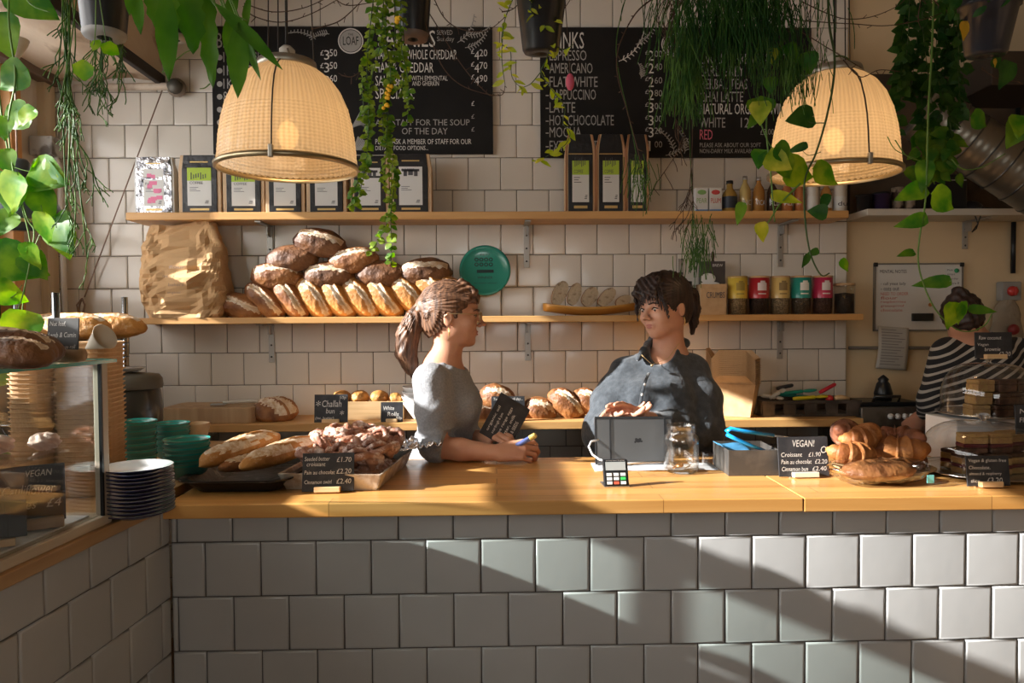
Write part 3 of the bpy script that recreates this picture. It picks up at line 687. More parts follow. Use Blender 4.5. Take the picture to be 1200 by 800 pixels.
M_shade = shade_mat(); M_rim = mat('brass_rim', (.38, .30, .18), .3, .8); M_cable = mat('black_cable', (.02, .018, .016), .6)
def pendant(cx, ytop, yrim, wpx, Y, label, lampw):
    k = S(Y); r_ = wpx*k/2; c = P(cx, yrim, Y); h = (P(cx, ytop, Y).z-c.z)
    t = thing('pendant_lamp', label, 'pendant lamp', c, group='ribbed glass pendant lamps')
    prof = [(1.0, 0), (1.0, .03), (.985, .12), (.965, .28), (.93, .44), (.87, .60), (.77, .76), (.64, .88), (.50, .955), (.40, .99)]
    n = 128; vs = []; fs = []; rows = 72
    for j in range(rows+1):
        v = j/rows*(len(prof)-1); i = min(int(v), len(prof)-2); f = v-i
        rr = prof[i][0]*(1-f)+prof[i+1][0]*f; zz = prof[i][1]*(1-f)+prof[i+1][1]*f
        for q in range(n):
            a = 2*PI*q/n
            rb = .0032*r_*5*(math.cos(a*64))*(.25 if zz > .9 else .5) + .0010*math.cos(zz*h*2*PI/.0135)*(1 if .1 < zz < .62 else .25)
            vs.append(((rr*r_+rb)*math.cos(a), (rr*r_+rb)*math.sin(a), zz*h))
    for j in range(rows):
        for q in range(n): fs.append((j*n+q, j*n+(q+1) % n, (j+1)*n+(q+1) % n, (j+1)*n+q))
    obj('glass_shade', MB().add(vs, fs), M_shade, t)
    obj('rim_ring', MB().lathe([(r_*1.0, -.008), (r_*1.045, -.006), (r_*1.05, .004), (r_*1.005, .010), (r_*.985, .0), (r_*1.0, -.008)], 64), M_rim, t)
    obj('top_gallery', MB().lathe([(r_*.42, h*.985), (r_*.44, h*1.0), (r_*.42, h*1.06), (r_*.38, h*1.07), (r_*.36, h*1.02)], 36), mat('dull_silver', (.40, .37, .31), .4, .8), t)
    m = MB()
    for q in range(3):
        a = q*2*PI/3+.9; m.tube([(r_*.38*math.cos(a), r_*.38*math.sin(a), h*1.04), (r_*.1*math.cos(a), r_*.1*math.sin(a), h*1.17)], .004, 6)
    obj('gallery_arm', m, mat('dull_silver', (.40, .37, .31), .4, .8), t)
    obj('lamp_holder', MB().lathe([(0, h*.50), (.02, h*.50), (.024, h*.95), (.024, h*1.18), (.012, h*1.22), (0, h*1.22)], 24), M_offwhite, t)
    obj('bulb', MB().sphere((0, 0, h*.33), (.030, .030, .042), 20, 14), M_bulb, t)
    m = MB(); m.tube([(0, -.0, h*1.2), (0, 0, 3.3-c.z)], .004, 8); obj('power_cord', m, M_cable, t)
    for q in range(3):
        a = q*2*PI/3+.5; m = MB(); m.tube([(r_*.40*math.cos(a), r_*.40*math.sin(a), h*1.05), (.05*math.cos(a), .05*math.sin(a), 3.3-c.z)], .002, 5); obj('hanging_cable', m, M_cable, t)
    m = MB(); a = -PI/2+.06
    pts = [(rr*r_*math.cos(a)*1.02, rr*r_*math.sin(a)*1.02-.004, zz*h) for rr, zz in prof]; m.tube([(pts[0][0], pts[0][1], -.012)]+pts, .0022, 6); obj('clip_wire', m, M_cable, t)
    obj('rim_clip', MB().box((pts[0][0]-.006, pts[0][1]-.012, -.014), (pts[0][0]+.006, pts[0][1]+.002, .02)), mat('dull_silver', (.40, .37, .31), .4, .8), t, bevel=.002)
    ld = bpy.data.lights.new('pendant_bulb', 'POINT'); ld.energy = lampw; ld.color = (1, .66, .36); ld.shadow_soft_size = .05
    lo = bpy.data.objects.new('pendant_bulb', ld); C.objects.link(lo); lo.location = c+V((0, 0, h*.26))
pendant(338, 80, 197, 156, 2.2, 'large ribbed glass pendant lamp hanging left, over the bread menu', LAMP_W)
pendant(977, 88, 203, 143, 2.38, 'ribbed glass pendant lamp glowing on the right with a pothos vine across it', LAMP_W*1.25)
# small grey metal pendant at the window
c = P(22, 264, 2.55)
t = thing('metal_pendant_lamp', 'dark grey metal pendant lamp hanging at the window behind pothos leaves', 'pendant lamp', c)
k = S(2.55)
obj('shade', MB().lathe([(52*k, 0), (50*k, 8*k), (40*k, 24*k), (22*k, 36*k), (13*k, 44*k), (12*k, 72*k), (10*k, 75*k), (0, 75*k)], 40), mat('gun_metal', (.10, .12, .14), .35, .3), t, solid=.002)
obj('shade_rim', MB().lathe([(51*k, -.004), (53*k, 0), (51*k, .012)], 40), mat('warm_rim', (.7, .5, .28), .4, .5), t)
obj('power_cord', MB().tube([(0, 0, 75*k), (0, 0, P(33, 68, 2.55).z-c.z)], .003, 6), mat('tan_cable', (.35, .24, .18), .6), t)
obj('ceiling_rose', MB().lathe([(.008, P(33, 70, 2.55).z-c.z-.03), (.012, P(33, 62, 2.55).z-c.z-.02), (.04, P(33, 52, 2.55).z-c.z), (.045, P(33, 46, 2.55).z-c.z)], 20), M_offwhite, t)

# ------------------------------------------------------------------ bread
def crust(name, dark_c, mid, flour, fl=.62, fs=16):
    if name in _mc: return _mc[name]
    m = bpy.data.materials.new(name); m.use_nodes = True; N, L = nodes(m); b = N['Principled BSDF']; b.inputs['Roughness'].default_value = .55
    tc = N.new('ShaderNodeTexCoord'); t = N.new('ShaderNodeTexNoise'); t.inputs['Scale'].default_value = 13; t.inputs['Detail'].default_value = 8
    r = N.new('ShaderNodeValToRGB'); e = r.color_ramp.elements; e[0].position = .36; e[0].color = (*dark_c, 1); e[1].position = .66; e[1].color = (*mid, 1)
    L.new(tc.outputs['Object'], t.inputs[0]); L.new(t.outputs[0], r.inputs[0])
    t2 = N.new('ShaderNodeTexNoise'); t2.inputs['Scale'].default_value = fs; t2.inputs['Detail'].default_value = 10; t2.inputs['Roughness'].default_value = .7
    mr = N.new('ShaderNodeMapRange'); mr.inputs[1].default_value = fl; mr.inputs[2].default_value = fl+.12
    L.new(tc.outputs['Object'], t2.inputs[0]); L.new(t2.outputs[0], mr.inputs[0])
    x = N.new('ShaderNodeMix'); x.data_type = 'RGBA'; x.inputs[7].default_value = (*flour, 1); L.new(mr.outputs[0], x.inputs[0]); L.new(r.outputs[0], x.inputs[6]); L.new(x.outputs[2], b.inputs['Base Color'])
    bp = N.new('ShaderNodeBump'); bp.inputs['Strength'].default_value = .8; bp.inputs['Distance'].default_value = .01
    t3 = N.new('ShaderNodeTexNoise'); t3.inputs['Scale'].default_value = 45; t3.inputs['Detail'].default_value = 5; L.new(tc.outputs['Object'], t3.inputs[0])
    L.new(t3.outputs[0], bp.inputs['Height']); L.new(bp.outputs[0], b.inputs['Normal'])
    _mc[name] = m; return m
M_crust = crust('crust_brown', (.16, .055, .018), (.42, .18, .055), (.62, .47, .33), .60)
M_crustd = crust('crust_dark', (.07, .026, .011), (.24, .10, .034), (.5, .38, .27), .68)
M_crustg = crust('crust_golden', (.34, .14, .03), (.62, .30, .08), (.72, .56, .38), .60)
M_slash = crust('slash_floury', (.52, .33, .17), (.70, .53, .36), (.78, .68, .55), .45, 30)
M_crumb = mat('crumb', (.58, .47, .33), .85, n=((.22, .14, .08), 42, .56, .68), bump=(70, .8))
def loaf_mesh(L_, W_, H_, seed, slash=1, flat=.45, n=40, mm=26):
    """a loaf lying along x, its slash open to +y/+z"""
    sd_ = V((seed*3.1, seed*1.7, seed))
    def fn(q):
        d = q.copy(); x, y, z = q
        d.x = math.copysign(abs(x)**.85, x)
        if z < 0: d.z = z*flat
        k = 1+.06*noise.noise(q*1.9+sd_)+.03*noise.noise(q*5+sd_)+.012*noise.noise(q*13+sd_)
        d *= k
        if slash and z > -.1:
            for s_ in range(slash):
                c = (s_-(slash-1)/2)*.55
                g = (x*.8+y*.55-c) if slash > 1 else (y+.1*math.sin(x*3+seed))
                e = 1-min(1, abs(x)**4) if slash == 1 else 1-min(1, y*y*1.2)
                d.z += (-.10*math.exp(-(g/.10)**2)+.07*math.exp(-((g-.17)/.09)**2))*e*(max(0, z)**.3)
        return d
    m = MB(); m.sphere((0, 0, 0), (L_/2, W_/2, H_/(1+flat)), n, mm, fn=fn)
    hz = H_/(1+flat)
    if slash:
        for i, f in enumerate(m.f):
            c = sum((V(m.v[k]) for k in f), V())/len(f); x, y, z = c.x/(L_/2), c.y/(W_/2), c.z/hz
            if z < .2 or abs(x) > .82: continue
            for s_ in range(slash):
                cc = (s_-(slash-1)/2)*.55
                g = (x*.8+y*.55-cc) if slash > 1 else (y+.1*math.sin(x*3+seed))
                if -.30+.14*noise.noise(V((x*7, y*7, seed))) < g < .12: m.m[i] = 1
    return m, hz*flat
_loaves = {}
def loaf(kind, loc, rot, label, group, name='loaf', cat='loaf of bread', sc=1.0):
    """kind: (L, W, H, seed, slash, crust, flat)"""
    if kind not in _loaves:
        m, dz = loaf_mesh(*kind[:5], flat=kind[6]); 
        o = obj(name, m, [kind[5], M_slash] if isinstance(kind[5], bpy.types.Material) else [CR[kind[5]], M_slash])
        _loaves[kind] = (o, dz)
    else: o = _loaves[kind][0].copy(); C.objects.link(o); o.name = name
    o.location = loc; o.rotation_euler = rot; o.scale = (sc,)*3
    tag(o, label, cat, group); return o
CR = {'b': M_crust, 'd': M_crustd, 'g': M_crustg}
KINDS_ = [(.235, .15, .105, 1, 1, 'd', .5), (.235, .15, .10, 2, 0, 'd', .5), (.23, .145, .105, 3, 1, 'b', .5)]
YL = YW-.125
G = 'loaves heaped on the middle shelf'
up = [(376, 286.5, 12, 0, 'topmost dark loaf crowning the bread heap'), (343, 304.5, -4, 1, 'dark loaf below the topmost one, on its left'), (414, 307, -6, 2, 'dark loaf below the topmost one, on its right'),
      (325, 324.5, 2, 2, 'oval loaf at the left end of the third bread layer'), (386, 324.5, -4, 0, 'oval loaf in the centre of the third bread layer'), (446, 322.5, 3, 1, 'oval loaf at the third layer\'s right, under the trailing vine tips'), (499, 320.5, -4, 0, 'oval loaf with a floury slash resting above the ponytailed woman\'s hair')]
for px, py, a, kd, l in up:
    p = P(px, py, YL); o = loaf(KINDS_[kd], p, (.85, math.radians(a), math.radians(rnd.uniform(-6, 6))), l, G)
    o.scale = (1.02, .92, 1.02)
K2 = [(.205, .125, .09, 5, 1, 'g', .5), (.20, .12, .09, 6, 1, 'b', .5), (.20, .125, .09, 7, 1, 'g', .5)]
lo = [(284, 360, 15, 1, 'small floury loaf lying at the far left foot of the heap'), (312, 353, 40, 1, 'leaning loaf second from the left in the bottom row of the heap'), (342, 351.5, 50, 1, 'leaning slashed loaf third from the left in the bottom row of the heap'),
      (370, 350.5, 53, 0, 'leaning slashed loaf fourth from the left in the bottom row of the heap'), (396, 350, 52, 2, 'leaning golden loaf under the middle of the third layer'), (423, 349.5, 50, 0, 'leaning golden loaf in the bottom row below the trailing vine'),
      (450, 349.5, 50, 2, 'leaning golden loaf in the bottom row, third from its right end'), (479, 346, 46, 0, 'leaning golden loaf with white slash right behind the ponytail'), (508, 338, 30, 2, 'golden loaf mostly hidden by the ponytailed woman\'s head'), (532, 345, 40, 0, 'loaf behind the forehead of the ponytailed woman')]
for px, py, a, kd, l in lo:
    p = P(px, py, YL-.005)
    o = loaf(K2[kd], p, Matrix.Rotation(math.radians(a), 3, 'Y').to_4x4().to_euler(), l, G)
    mr = R(math.radians(a), 'Y') @ R(math.radians(68), 'X')
    o.rotation_euler = mr.to_euler(); o.scale = (1.12, 1.0, 1.12)
# loaves on the lower shelf
G2 = 'loaves on the low shelf between the women'
for px, py, a, ln, kd, l in ((583, 468, 20, 1.0, 0, 'dark crusted loaf leaning at the back between the shelf sign and the tiles'), (572, 484, 5, .8, 0, 'dark loaf directly in front of the ponytailed woman\'s chest'), (633, 480.5, 12, .92, 1, 'floury boule right of the held black menu card'),
    (663, 475, 38, 1.0, 2, 'tilted loaf with a white slash on the low shelf, middle of three'), (691, 473, 30, .95, 2, 'slashed loaf partly behind the dark haired woman\'s sleeve'), (610, 487, 0, .8, 1, 'loaf mostly hidden behind the held black menu card')):
    p = P(px, py, YW-.16)
    o = loaf([(.17, .13, .11, 11, 1, 'b', .5), (.17, .13, .10, 12, 1, 'b', .5), (.19, .12, .11, 13, 1, 'b', .5)][kd], p, (R(math.radians(a), 'Y') @ R(math.radians(50), 'X')).to_euler(), l, G2, sc=ln)
loaf((.20, .17, .105, 20, 2, 'b', .7), P(322, 482, YW-.17), (.3, 0, .5), 'round brown boule beside the thick cutting board on the low shelf', None, 'boule')

# ------------------------------------------------------------------ brown paper sack
Y = YW-.13; pb = P(222, 370, Y)
def sack():
    m = MB(); nu, nv = 46, 24
    pr = [(0, .40), (.08, .435), (.3, .47), (.55, .455), (.8, .425), (.93, .39), (1, .37)]
    H_ = P(222, 263, Y).z-ZM; W0 = (P(270, 340, Y).x-P(170, 340, Y).x)
    vs = []
    for j in range(nv+1):
        v = j/nv
        i = max(k for k in range(len(pr)-1) if pr[k][0] <= v); f = (v-pr[i][0])/(pr[i+1][0]-pr[i][0]); f = max(0, min(1, f)); hw = (pr[i][1]*(1-f)+pr[i+1][1]*f)*W0*1.06
        hd = .11*(1-.8*max(0, v-.45)/.55)
        for k in range(nu):
            a = 2*PI*k/nu; ca, sa = math.cos(a), math.sin(a)
            x = hw*math.copysign(abs(ca)**.5, ca); y = hd*math.copysign(abs(sa)**.6, sa)
            n1 = noise.noise(V((x*9, v*4, y*9+3))); n2 = abs(noise.noise(V((x*22+9, v*7, y*20)))); n3 = noise.noise(V((x*7-v*5, v*5+x*8, 1)))
            y += -.012*n1+.020*n2-.050*abs(n3)+.026*abs(noise.noise(V((x*16+v*9, v*6-x*8, 4)))); x += .012*n1+.006*noise.noise(V((v*13, a, 2)))-.022*v
            z = v*H_+(.02*noise.noise(V((x*9, 5, y*5)))+.08*x if v > .9 else 0)
            vs.append((x, y, z))
    fs = [(j*nu+k, j*nu+(k+1) % nu, (j+1)*nu+(k+1) % nu, (j+1)*nu+k) for j in range(nv) for k in range(nu)]
    fs.append(tuple(range(nu-1, -1, -1))); m.add(vs, fs, 0, False)
    # folded mouth
    m.add([vs[nv*nu+k] for k in range(nu)]+[(vs[nv*nu+k][0]*.97, vs[nv*nu+k][1]*.2, vs[nv*nu+k][2]-.02) for k in range(nu)], [(k, (k+1) % nu, nu+(k+1) % nu, nu+k) for k in range(nu)], 0, True)
    return m
t = thing('paper_sack', 'big crumpled brown paper sack at the left end of the middle shelf', 'paper sack', (pb.x, Y, ZM))
obj('paper', sack(), mat('sack_paper', (.56, .36, .19), .92, bump=(30, .35, 6), spec=.15), t)
m = MB(); rr = random.Random(2)
for zz, s in ((.21, 'flour'), (.17, 'rye mix'), (.135, 'bakers'), (.10, 'organic')): text(m, s, -.05+rr.uniform(-.01, .02), zz, .05+rr.uniform(0, .02), .014, 0, y=-.130, slant=.2)
obj('scrawled_writing', m, mat('faded_ink', (.28, .2, .15), .7), t)

# ------------------------------------------------------------------ teal award plate
Y = YW-.04; c = P(568.5, 318, Y); r_ = 29.5*S(Y)
t = thing('award_plate', 'teal enamel plate with dark printed rings standing against the tiles', 'plate', (c.x, YW-.075, c.z), (PI/2-.16, 0, 0))
obj('dish', MB().lathe([(0, .0), (r_*.7, .0), (r_*.9, .008), (r_, .014), (r_*.99, .018), (r_*.88, .012), (r_*.68, .004), (0, .004)], 56), mat('teal_enamel', (.03, .26, .20), .22, coat=.5), t)
obj('rim', MB().lathe([(r_*.985, .0165), (r_*1.005, .0145), (r_*1.0, .012)], 56), mat('teal_dark', (.01, .06, .05), .3), t)
m = MB(); Mx = R(-PI/2, 'X')
for i in range(4):
    for j in range(2):
        cx, cz = (-.30+i*.17)*r_*1.1, (.45-j*.20)*r_
        a = [(rr*math.cos(q*PI/8)+cx, rr*math.sin(q*PI/8)+cz, .0048) for rr in (.045*r_, .08*r_) for q in range(16)]
        m.add(a, [(q, (q+1) % 16, 16+(q+1) % 16, 16+q) for q in range(16)], 0, False)
m.box((-.32*r_, -.08*r_, .0042), (.34*r_, .04*r_, .005))
for s, x, z, w_, h_ in (('WINNER', -.3, -.32, .6, .1), ('BEST ORGANIC CAFE BAKERY', -.42, -.52, .9, .05), ('2 0 1 7', -.2, .62, .4, .06)):
    text(m, s, x*r_, z*r_, w_*r_, h_*r_, 0, M=Matrix(((1, 0, 0, 0), (0, 0, 1, 0), (0, -1, 0, .005), (0, 0, 0, 1))))
obj('print', m, mat('plate_ink', (.015, .04, .04), .5), t)

# ------------------------------------------------------------------ wooden boat tray with slices
Y = YW-.14; a = P(637, 360, Y); b = P(744, 360, Y); L_ = (b.x-a.x)
t = thing('wooden_tray', 'shallow boat shaped wooden tray holding slices of bread', 'tray', ((a.x+b.x)/2, Y, ZM+.001))
def boat(u, v, up=1):
    x = (u-.5)*L_; e = 1-abs(2*u-1)**2.2; wd = .075*math.sqrt(max(e, 0))+.004
    y = (v-.5)*2*wd; z = .045*(2*v-1)**2*.7+.012*(abs(2*u-1)**2)*1.8
    return (x, y, z+.003)
obj('tray_body', MB().grid(boat, 32, 12), woodmat('amber_wood', (.50, .25, .05), (.66, .36, .09), 'x', sc=2, rough=.35), t, solid=.006)
def slice_obj(px, py, w_, h_, a, lab, seed):
    p = P(px, py, Y-.005)
    m = MB(); n = 28; pts = []
    for i in range(n):
        q = 2*PI*i/n; x = math.cos(q); z = math.sin(q)
        x = math.copysign(abs(x)**.8, x); k = 1+.05*noise.noise(V((x*2, z*2, seed)))
        pts.append((x*w_/2*k, z*h_/2*k))
    m.prism(pts, -.006, .006)
    m.v = [(x, -z, y) for x, y, z in m.v]
    m.f = [f[::-1] for f in m.f]
    for i in range(2, n+2): m.m[i] = 1
    o = obj('bread_slice', m, [M_crumb, M_crustd], bevel=.001); o.location = p; o.rotation_euler = (R(math.radians(a), 'Y') @ R(.15, 'Z') @ R(-.2, 'X')).to_euler()
    tag(o, lab, 'bread slice', 'bread slices in the boat tray')
k = S(Y)
for i, (px, py, w_, h_, a, l) in enumerate(((656, 343.5, 17, 31, 28, 'upright slice at the left end of the boat tray'), (673, 344.5, 15, 28, 24, 'second upright slice from the left in the boat tray'), (691, 347.5, 17, 25, 40, 'middle slice in the boat tray'), (711, 348, 15, 27, 48, 'slice second from the right in the boat tray'), (730, 352.5, 12, 20, 65, 'small low slice at the right end of the boat tray'))):
    slice_obj(px, py, w_*k, h_*k, a, l, i*3.3)

# ------------------------------------------------------------------ low shelf: board, knife, signs, rolls, bowls, boxes, tool crate
def put_sign(px0, px1, py0, py1, Y, label, lines, foot=True, tilt=.12, rz=0, mt=None, group='small black price signs', z=None, name='price_sign', chalk=None, footw=.5, footmat=None):
    """small chalk sign; lines = (text, x, y, w, h) in fractions of the sign, y from the top"""
    a = P(px0, py1, Y); b = P(px1, py0, Y); w_ = b.x-a.x; h = b.z-a.z; zz = a.z if z is None else z
    t = thing(name, label, 'sign', ((a.x+b.x)/2, Y, zz), (-tilt, 0, rz), group)
    if z is not None: h = b.z-z
    m = MB(); m.box((-w_/2, 0, 0), (w_/2, .004, h)); obj('board', m, mt or M_slate, t, bevel=.001)
    m = MB()
    for s, x, y, ww, hh in lines: text(m, s, -w_/2+x*w_, h*(1-y), ww*w_, hh*h, 0, y=-.0008, slant=.12, wob=.0003)
    obj('lettering', m, chalk or M_chalk, t)
    if foot:
        m = MB(); m.box((-w_*footw/2, -.018, -.002), (w_*footw/2, .022, .014)); obj('foot', m, footmat or M_pinesmall, t, bevel=.002)
    return t
Y = YW-.26
a = P(190, 490, Y); b = P(298, 490, Y); h = P(240, 474, Y).z-ZLo
t = thing('cutting_board', 'thick worn end grain cutting board on the low shelf at the left', 'cutting board', ((a.x+b.x)/2, YW-.16, ZLo))
m = MB(); w_ = (b.x-a.x)/2; pts = []
for cx, cy, a0 in ((w_-.04, -.08, -90), (w_-.04, .08, 0), (-w_+.04, .08, 90), (-w_+.04, -.08, 180)):
    for q in range(7): an = math.radians(a0+q*15); pts.append((cx+.04*math.cos(an), cy+.04*math.sin(an)))
m.prism(pts, 0, .068, smooth=False); obj('board', m, woodmat('worn_board', (.40, .25, .13), (.58, .40, .23), 'z', rough=.6), t, bevel=.004)
t = thing('dough_scraper', 'pale dough scraper lying on the thick cutting board', 'scraper', (P(284, 472, YW-.18).x, YW-.18, ZLo+.069), .2)
obj('handle', MB().tube([(-.08, 0, .012), (-.02, 0, .015), (.05, 0, .016), (.08, 0, .012)], [.010, .013, .012, .008], 10, flat=.6), M_offwhite, t)
m = MB(); m.box((-.13, -.02, .004), (-.07, .02, .008)); obj('blade', m, M_steel, t)
put_sign(368, 407, 462, 490, YW-.27, 'black sign chalked Challah bun with two stars on the low shelf', (('Challah', .22, .45, .58, .24), ('bun', .35, .68, .25, .18), ('(inc. butter)', .03, .92, .55, .13), ('50p', .74, .2, .2, .14), ('*', .04, .42, .14, .2), ('*', .76, .74, .12, .16)), z=ZLo)
Y = YW-.20; a = P(398, 490, Y); b = P(473, 490, Y)
t = thing('wooden_crate', 'small pale wooden box of round rolls behind the Challah sign', 'box', ((a.x+b.x)/2, Y, ZLo)); w_ = (b.x-a.x)/2; h = P(430, 470.5, Y).z-ZLo
for nm, lo_, hi_ in (('front_panel', (-w_, 0, 0), (w_, .008, h)), ('back_panel', (-w_, .13, 0), (w_, .138, h)), ('side_panel', (-w_, .0085, 0), (-w_+.008, .1295, h)), ('side_panel', (w_-.008, .0085, 0), (w_, .1295, h)), ('bottom', (-w_+.0085, .0085, 0), (w_-.0085, .1295, .01))):
    m = MB(); m.box(lo_, hi_); obj(nm, m, M_pinesmall, t, bevel=.001)
for px, l in ((401, 'roll partly behind the Challah sign'), (421.5, 'golden roll in the pale box, second from the left'), (444.5, 'golden roll in the pale box, third from the left')):
    loaf((.084, .084, .062, 30, 0, 'g', .8), P(px, 466, Y+.055), (0, 0, px), l, 'round rolls in the pale wooden box', 'bread_roll', 'bread roll')
loaf((.062, .062, .055, 31, 0, 'g', .9), P(463.5, 467.5, Y+.05), (0, 0, 0), 'smallest pale roll at the right end of the pale wooden box', 'round rolls in the pale wooden box', 'bread_roll', 'bread roll')
put_sign(446, 472, 471, 489.5, YW-.275, 'small black sign chalked with roll prices in front of the pale box', (('White', .1, .4, .5, .2), ('Rolls', .3, .7, .5, .2), ('50p', .68, .92, .26, .2)), z=ZLo)
Y = YW-.17; p = P(493, 480, Y)
bw = thing('white_bowl', 'white bowl low in the stack behind the woman\'s back', 'bowl', (p.x, Y, ZLo), group='white bowls behind the woman\'s back'); 
obj('bowl_body', MB().lathe([(0, 0), (.035, 0), (.04, .01), (.075, .06), (.085, .078), (.082, .078), (.07, .058), (.035, .015), (0, .012)], 36), mat('porcelain', (.8, .8, .8), .2, coat=.4), bw)
for q in range(3): dup(bw, (p.x+.002*q, Y, ZLo+.022*(q+1)), label=['white bowl second in the stack behind the woman\'s back', 'white bowl third in the stack behind the woman\'s back', 'white bowl topmost behind the woman\'s grey back'][q])
put_sign(576, 615, 464, 492, YW-.28, 'black shelf sign with chalk heading behind the held menu card', (('Toast served all day...', .05, .2, .88, .14), ('Spread', .05, .5, .4, .13), ('Jam', .05, .75, .3, .13)), z=ZLo)

def takeout_box(w0, d0, h, gap=0):
    m = MB(); f = .74
    v = [(-w0*f/2, -d0*f/2, 0), (w0*f/2, -d0*f/2, 0), (w0*f/2, d0*f/2, 0), (-w0*f/2, d0*f/2, 0), (-w0/2, -d0/2, h), (w0/2, -d0/2, h), (w0/2, d0/2, h), (-w0/2, d0/2, h)]
    e = .005; v += [(-w0/2-e, -d0/2-e, h), (w0/2+e, -d0/2-e, h), (w0/2+e, d0/2+e, h), (-w0/2-e, d0/2+e, h)]
    m.add(v, [(3, 2, 1, 0), (0, 1, 5, 4), (1, 2, 6, 5), (2, 3, 7, 6), (3, 0, 4, 7), (4, 5, 9, 8), (5, 6, 10, 9), (6, 7, 11, 10), (7, 4, 8, 11)], 0, False); return m
Y = YW-.17; a = P(836, 488, Y); b = P(886, 488, Y); t0 = None
n = 14; w0 = .19
for q in range(n):
    if t0 is None:
        t0 = thing('takeout_box', 'open kraft takeout box nested in the stack right of the dark haired woman', 'takeout box', (0, 0, 0), group='nested kraft takeout boxes on the low shelf')
        obj('box_body', takeout_box(w0, .13, .145), M_kraft, t0, solid=.0012)
        m = MB(); m.add([(-w0/2, -.065, .145), (w0/2, -.065, .145), (w0*.3, -.085, .185), (-w0*.3, -.085, .185)], [(0, 1, 2, 3)], 0, False); obj('flap', m, M_kraft, t0, solid=.0012)
        m = MB(); m.add([(-w0/2, .065, .145), (w0/2, .065, .145), (w0*.3, .075, .18), (-w0*.3, .075, .18)], [(0, 1, 2, 3)], 0, False); obj('flap', m, M_kraft, t0, solid=.0012)
        m = MB(); m.add([(-w0/2, -.06, .145), (-w0/2, .06, .145), (-w0/2-.03, .04, .19), (-w0/2-.03, -.04, .19)], [(0, 1, 2, 3)], 0, False); obj('flap', m, M_kraft, t0, solid=.0012)
        t0.location = ((a.x+b.x)/2+.004, Y, ZLo+.002); t0.rotation_euler = (0, 0, -.5)
    else: dup(t0, ((a.x+b.x)/2+.004, Y, ZLo+.002+q*.0085))

Y = YW-.23; a = P(893, 492, Y); b = P(1010, 492, Y); w_ = (b.x-a.x)/2; h = P(950, 469.5, Y).z-ZLo
t = thing('tool_crate', 'low dark crate of spatulas and lids at the right end of the low shelf', 'crate', ((a.x+b.x)/2, Y, ZLo+.001))
M_crate = mat('crate_dark', (.05, .038, .03), .6, n=((.13, .10, .08), 12, .45, .7))
for lo_, hi_, nm in (((-w_, 0, h*.8), (w_, .012, h), 'top_rail'), ((-w_, 0, 0), (w_, .012, h*.12), 'bottom_rail'), ((-w_, .2, 0), (w_, .212, h), 'back_panel'), ((-w_, .0125, 0), (-w_+.012, .1995, h), 'side_panel'), ((w_-.012, .0125, 0), (w_, .1995, h), 'side_panel'), ((-w_+.0125, .0125, .0), (w_-.0125, .1995, .01), 'bottom')):
    m = MB(); m.box(lo_, hi_); obj(nm, m, M_crate, t, bevel=.0015)
for q in range(5):
    x = -w_*.98+q*w_*.42; m = MB(); m.box((x, .001, h*.12), (x+w_*.24, .010, h*.8)); obj('slat', m, M_crate, t, bevel=.001)
def spatula(px, py, Y, L_, a, col, label, kind='spatula', head=True, rz=0):
    p = P(px, py, Y); c_ = mat('tool_'+'_'.join(str(int(q*100)) for q in col), col, .35)
    t = thing(kind, label, 'kitchen tool', p, (0, math.radians(a), rz), 'kitchen tools in the dark crate')
    obj('handle', MB().tube([(-L_/2, 0, 0), (-L_*.4, 0, 0), (L_*.1, 0, 0), (L_*.15, 0, 0)], [.007, .009, .0085, .005], 10), c_, t)
    if head: obj('blade', MB().sphere((L_*.32, 0, 0), (L_*.2, .024, .008), 16, 8), c_, t)
    return t
spatula(975, 452, YW-.15, .13, -28, (.62, .03, .05), 'red handled tool sticking up in the dark crate', head=False)
spatula(950, 465.5, YW-.18, .16, -4, (.75, .62, .03), 'yellow spatula lying on top of the dark crate')
spatula(935, 459, YW-.14, .17, -6, (.02, .32, .25), 'teal green scoop in the dark crate', 'scoop')
spatula(928, 463, YW-.12, .15, 5, (.02, .25, .21), 'deeper teal spatula beneath the green scoop')
spatula(905, 465, YW-.17, .10, 8, (.72, .72, .70), 'white spoon at the left of the dark crate', 'spoon')
spatula(911, 461, YW-.19, .08, -30, (.68, .68, .66), 'second white spoon at the left of the dark crate', 'spoon')
spatula(925, 452, YW-.12, .12, -12, (.04, .04, .05), 'black whisk handle in the dark crate', 'whisk', head=False)
p = P(972, 467, YW-.19); o = obj('tomato_timer', MB().sphere((0, 0, 0), .017, 18, 12), mat('tomato_red', (.6, .03, .03), .25), loc=p); tag(o, 'small round red kitchen timer in the dark crate', 'timer')
p = P(986, 467, YW-.2); o = obj('wooden_pastry_brush', MB().tube([(-.03, 0, .004), (0, 0, .006), (.035, 0, .0)], [.010, .012, .008], 10), M_pinesmall, loc=p); tag(o, 'short wooden brush head in the dark crate', 'brush')
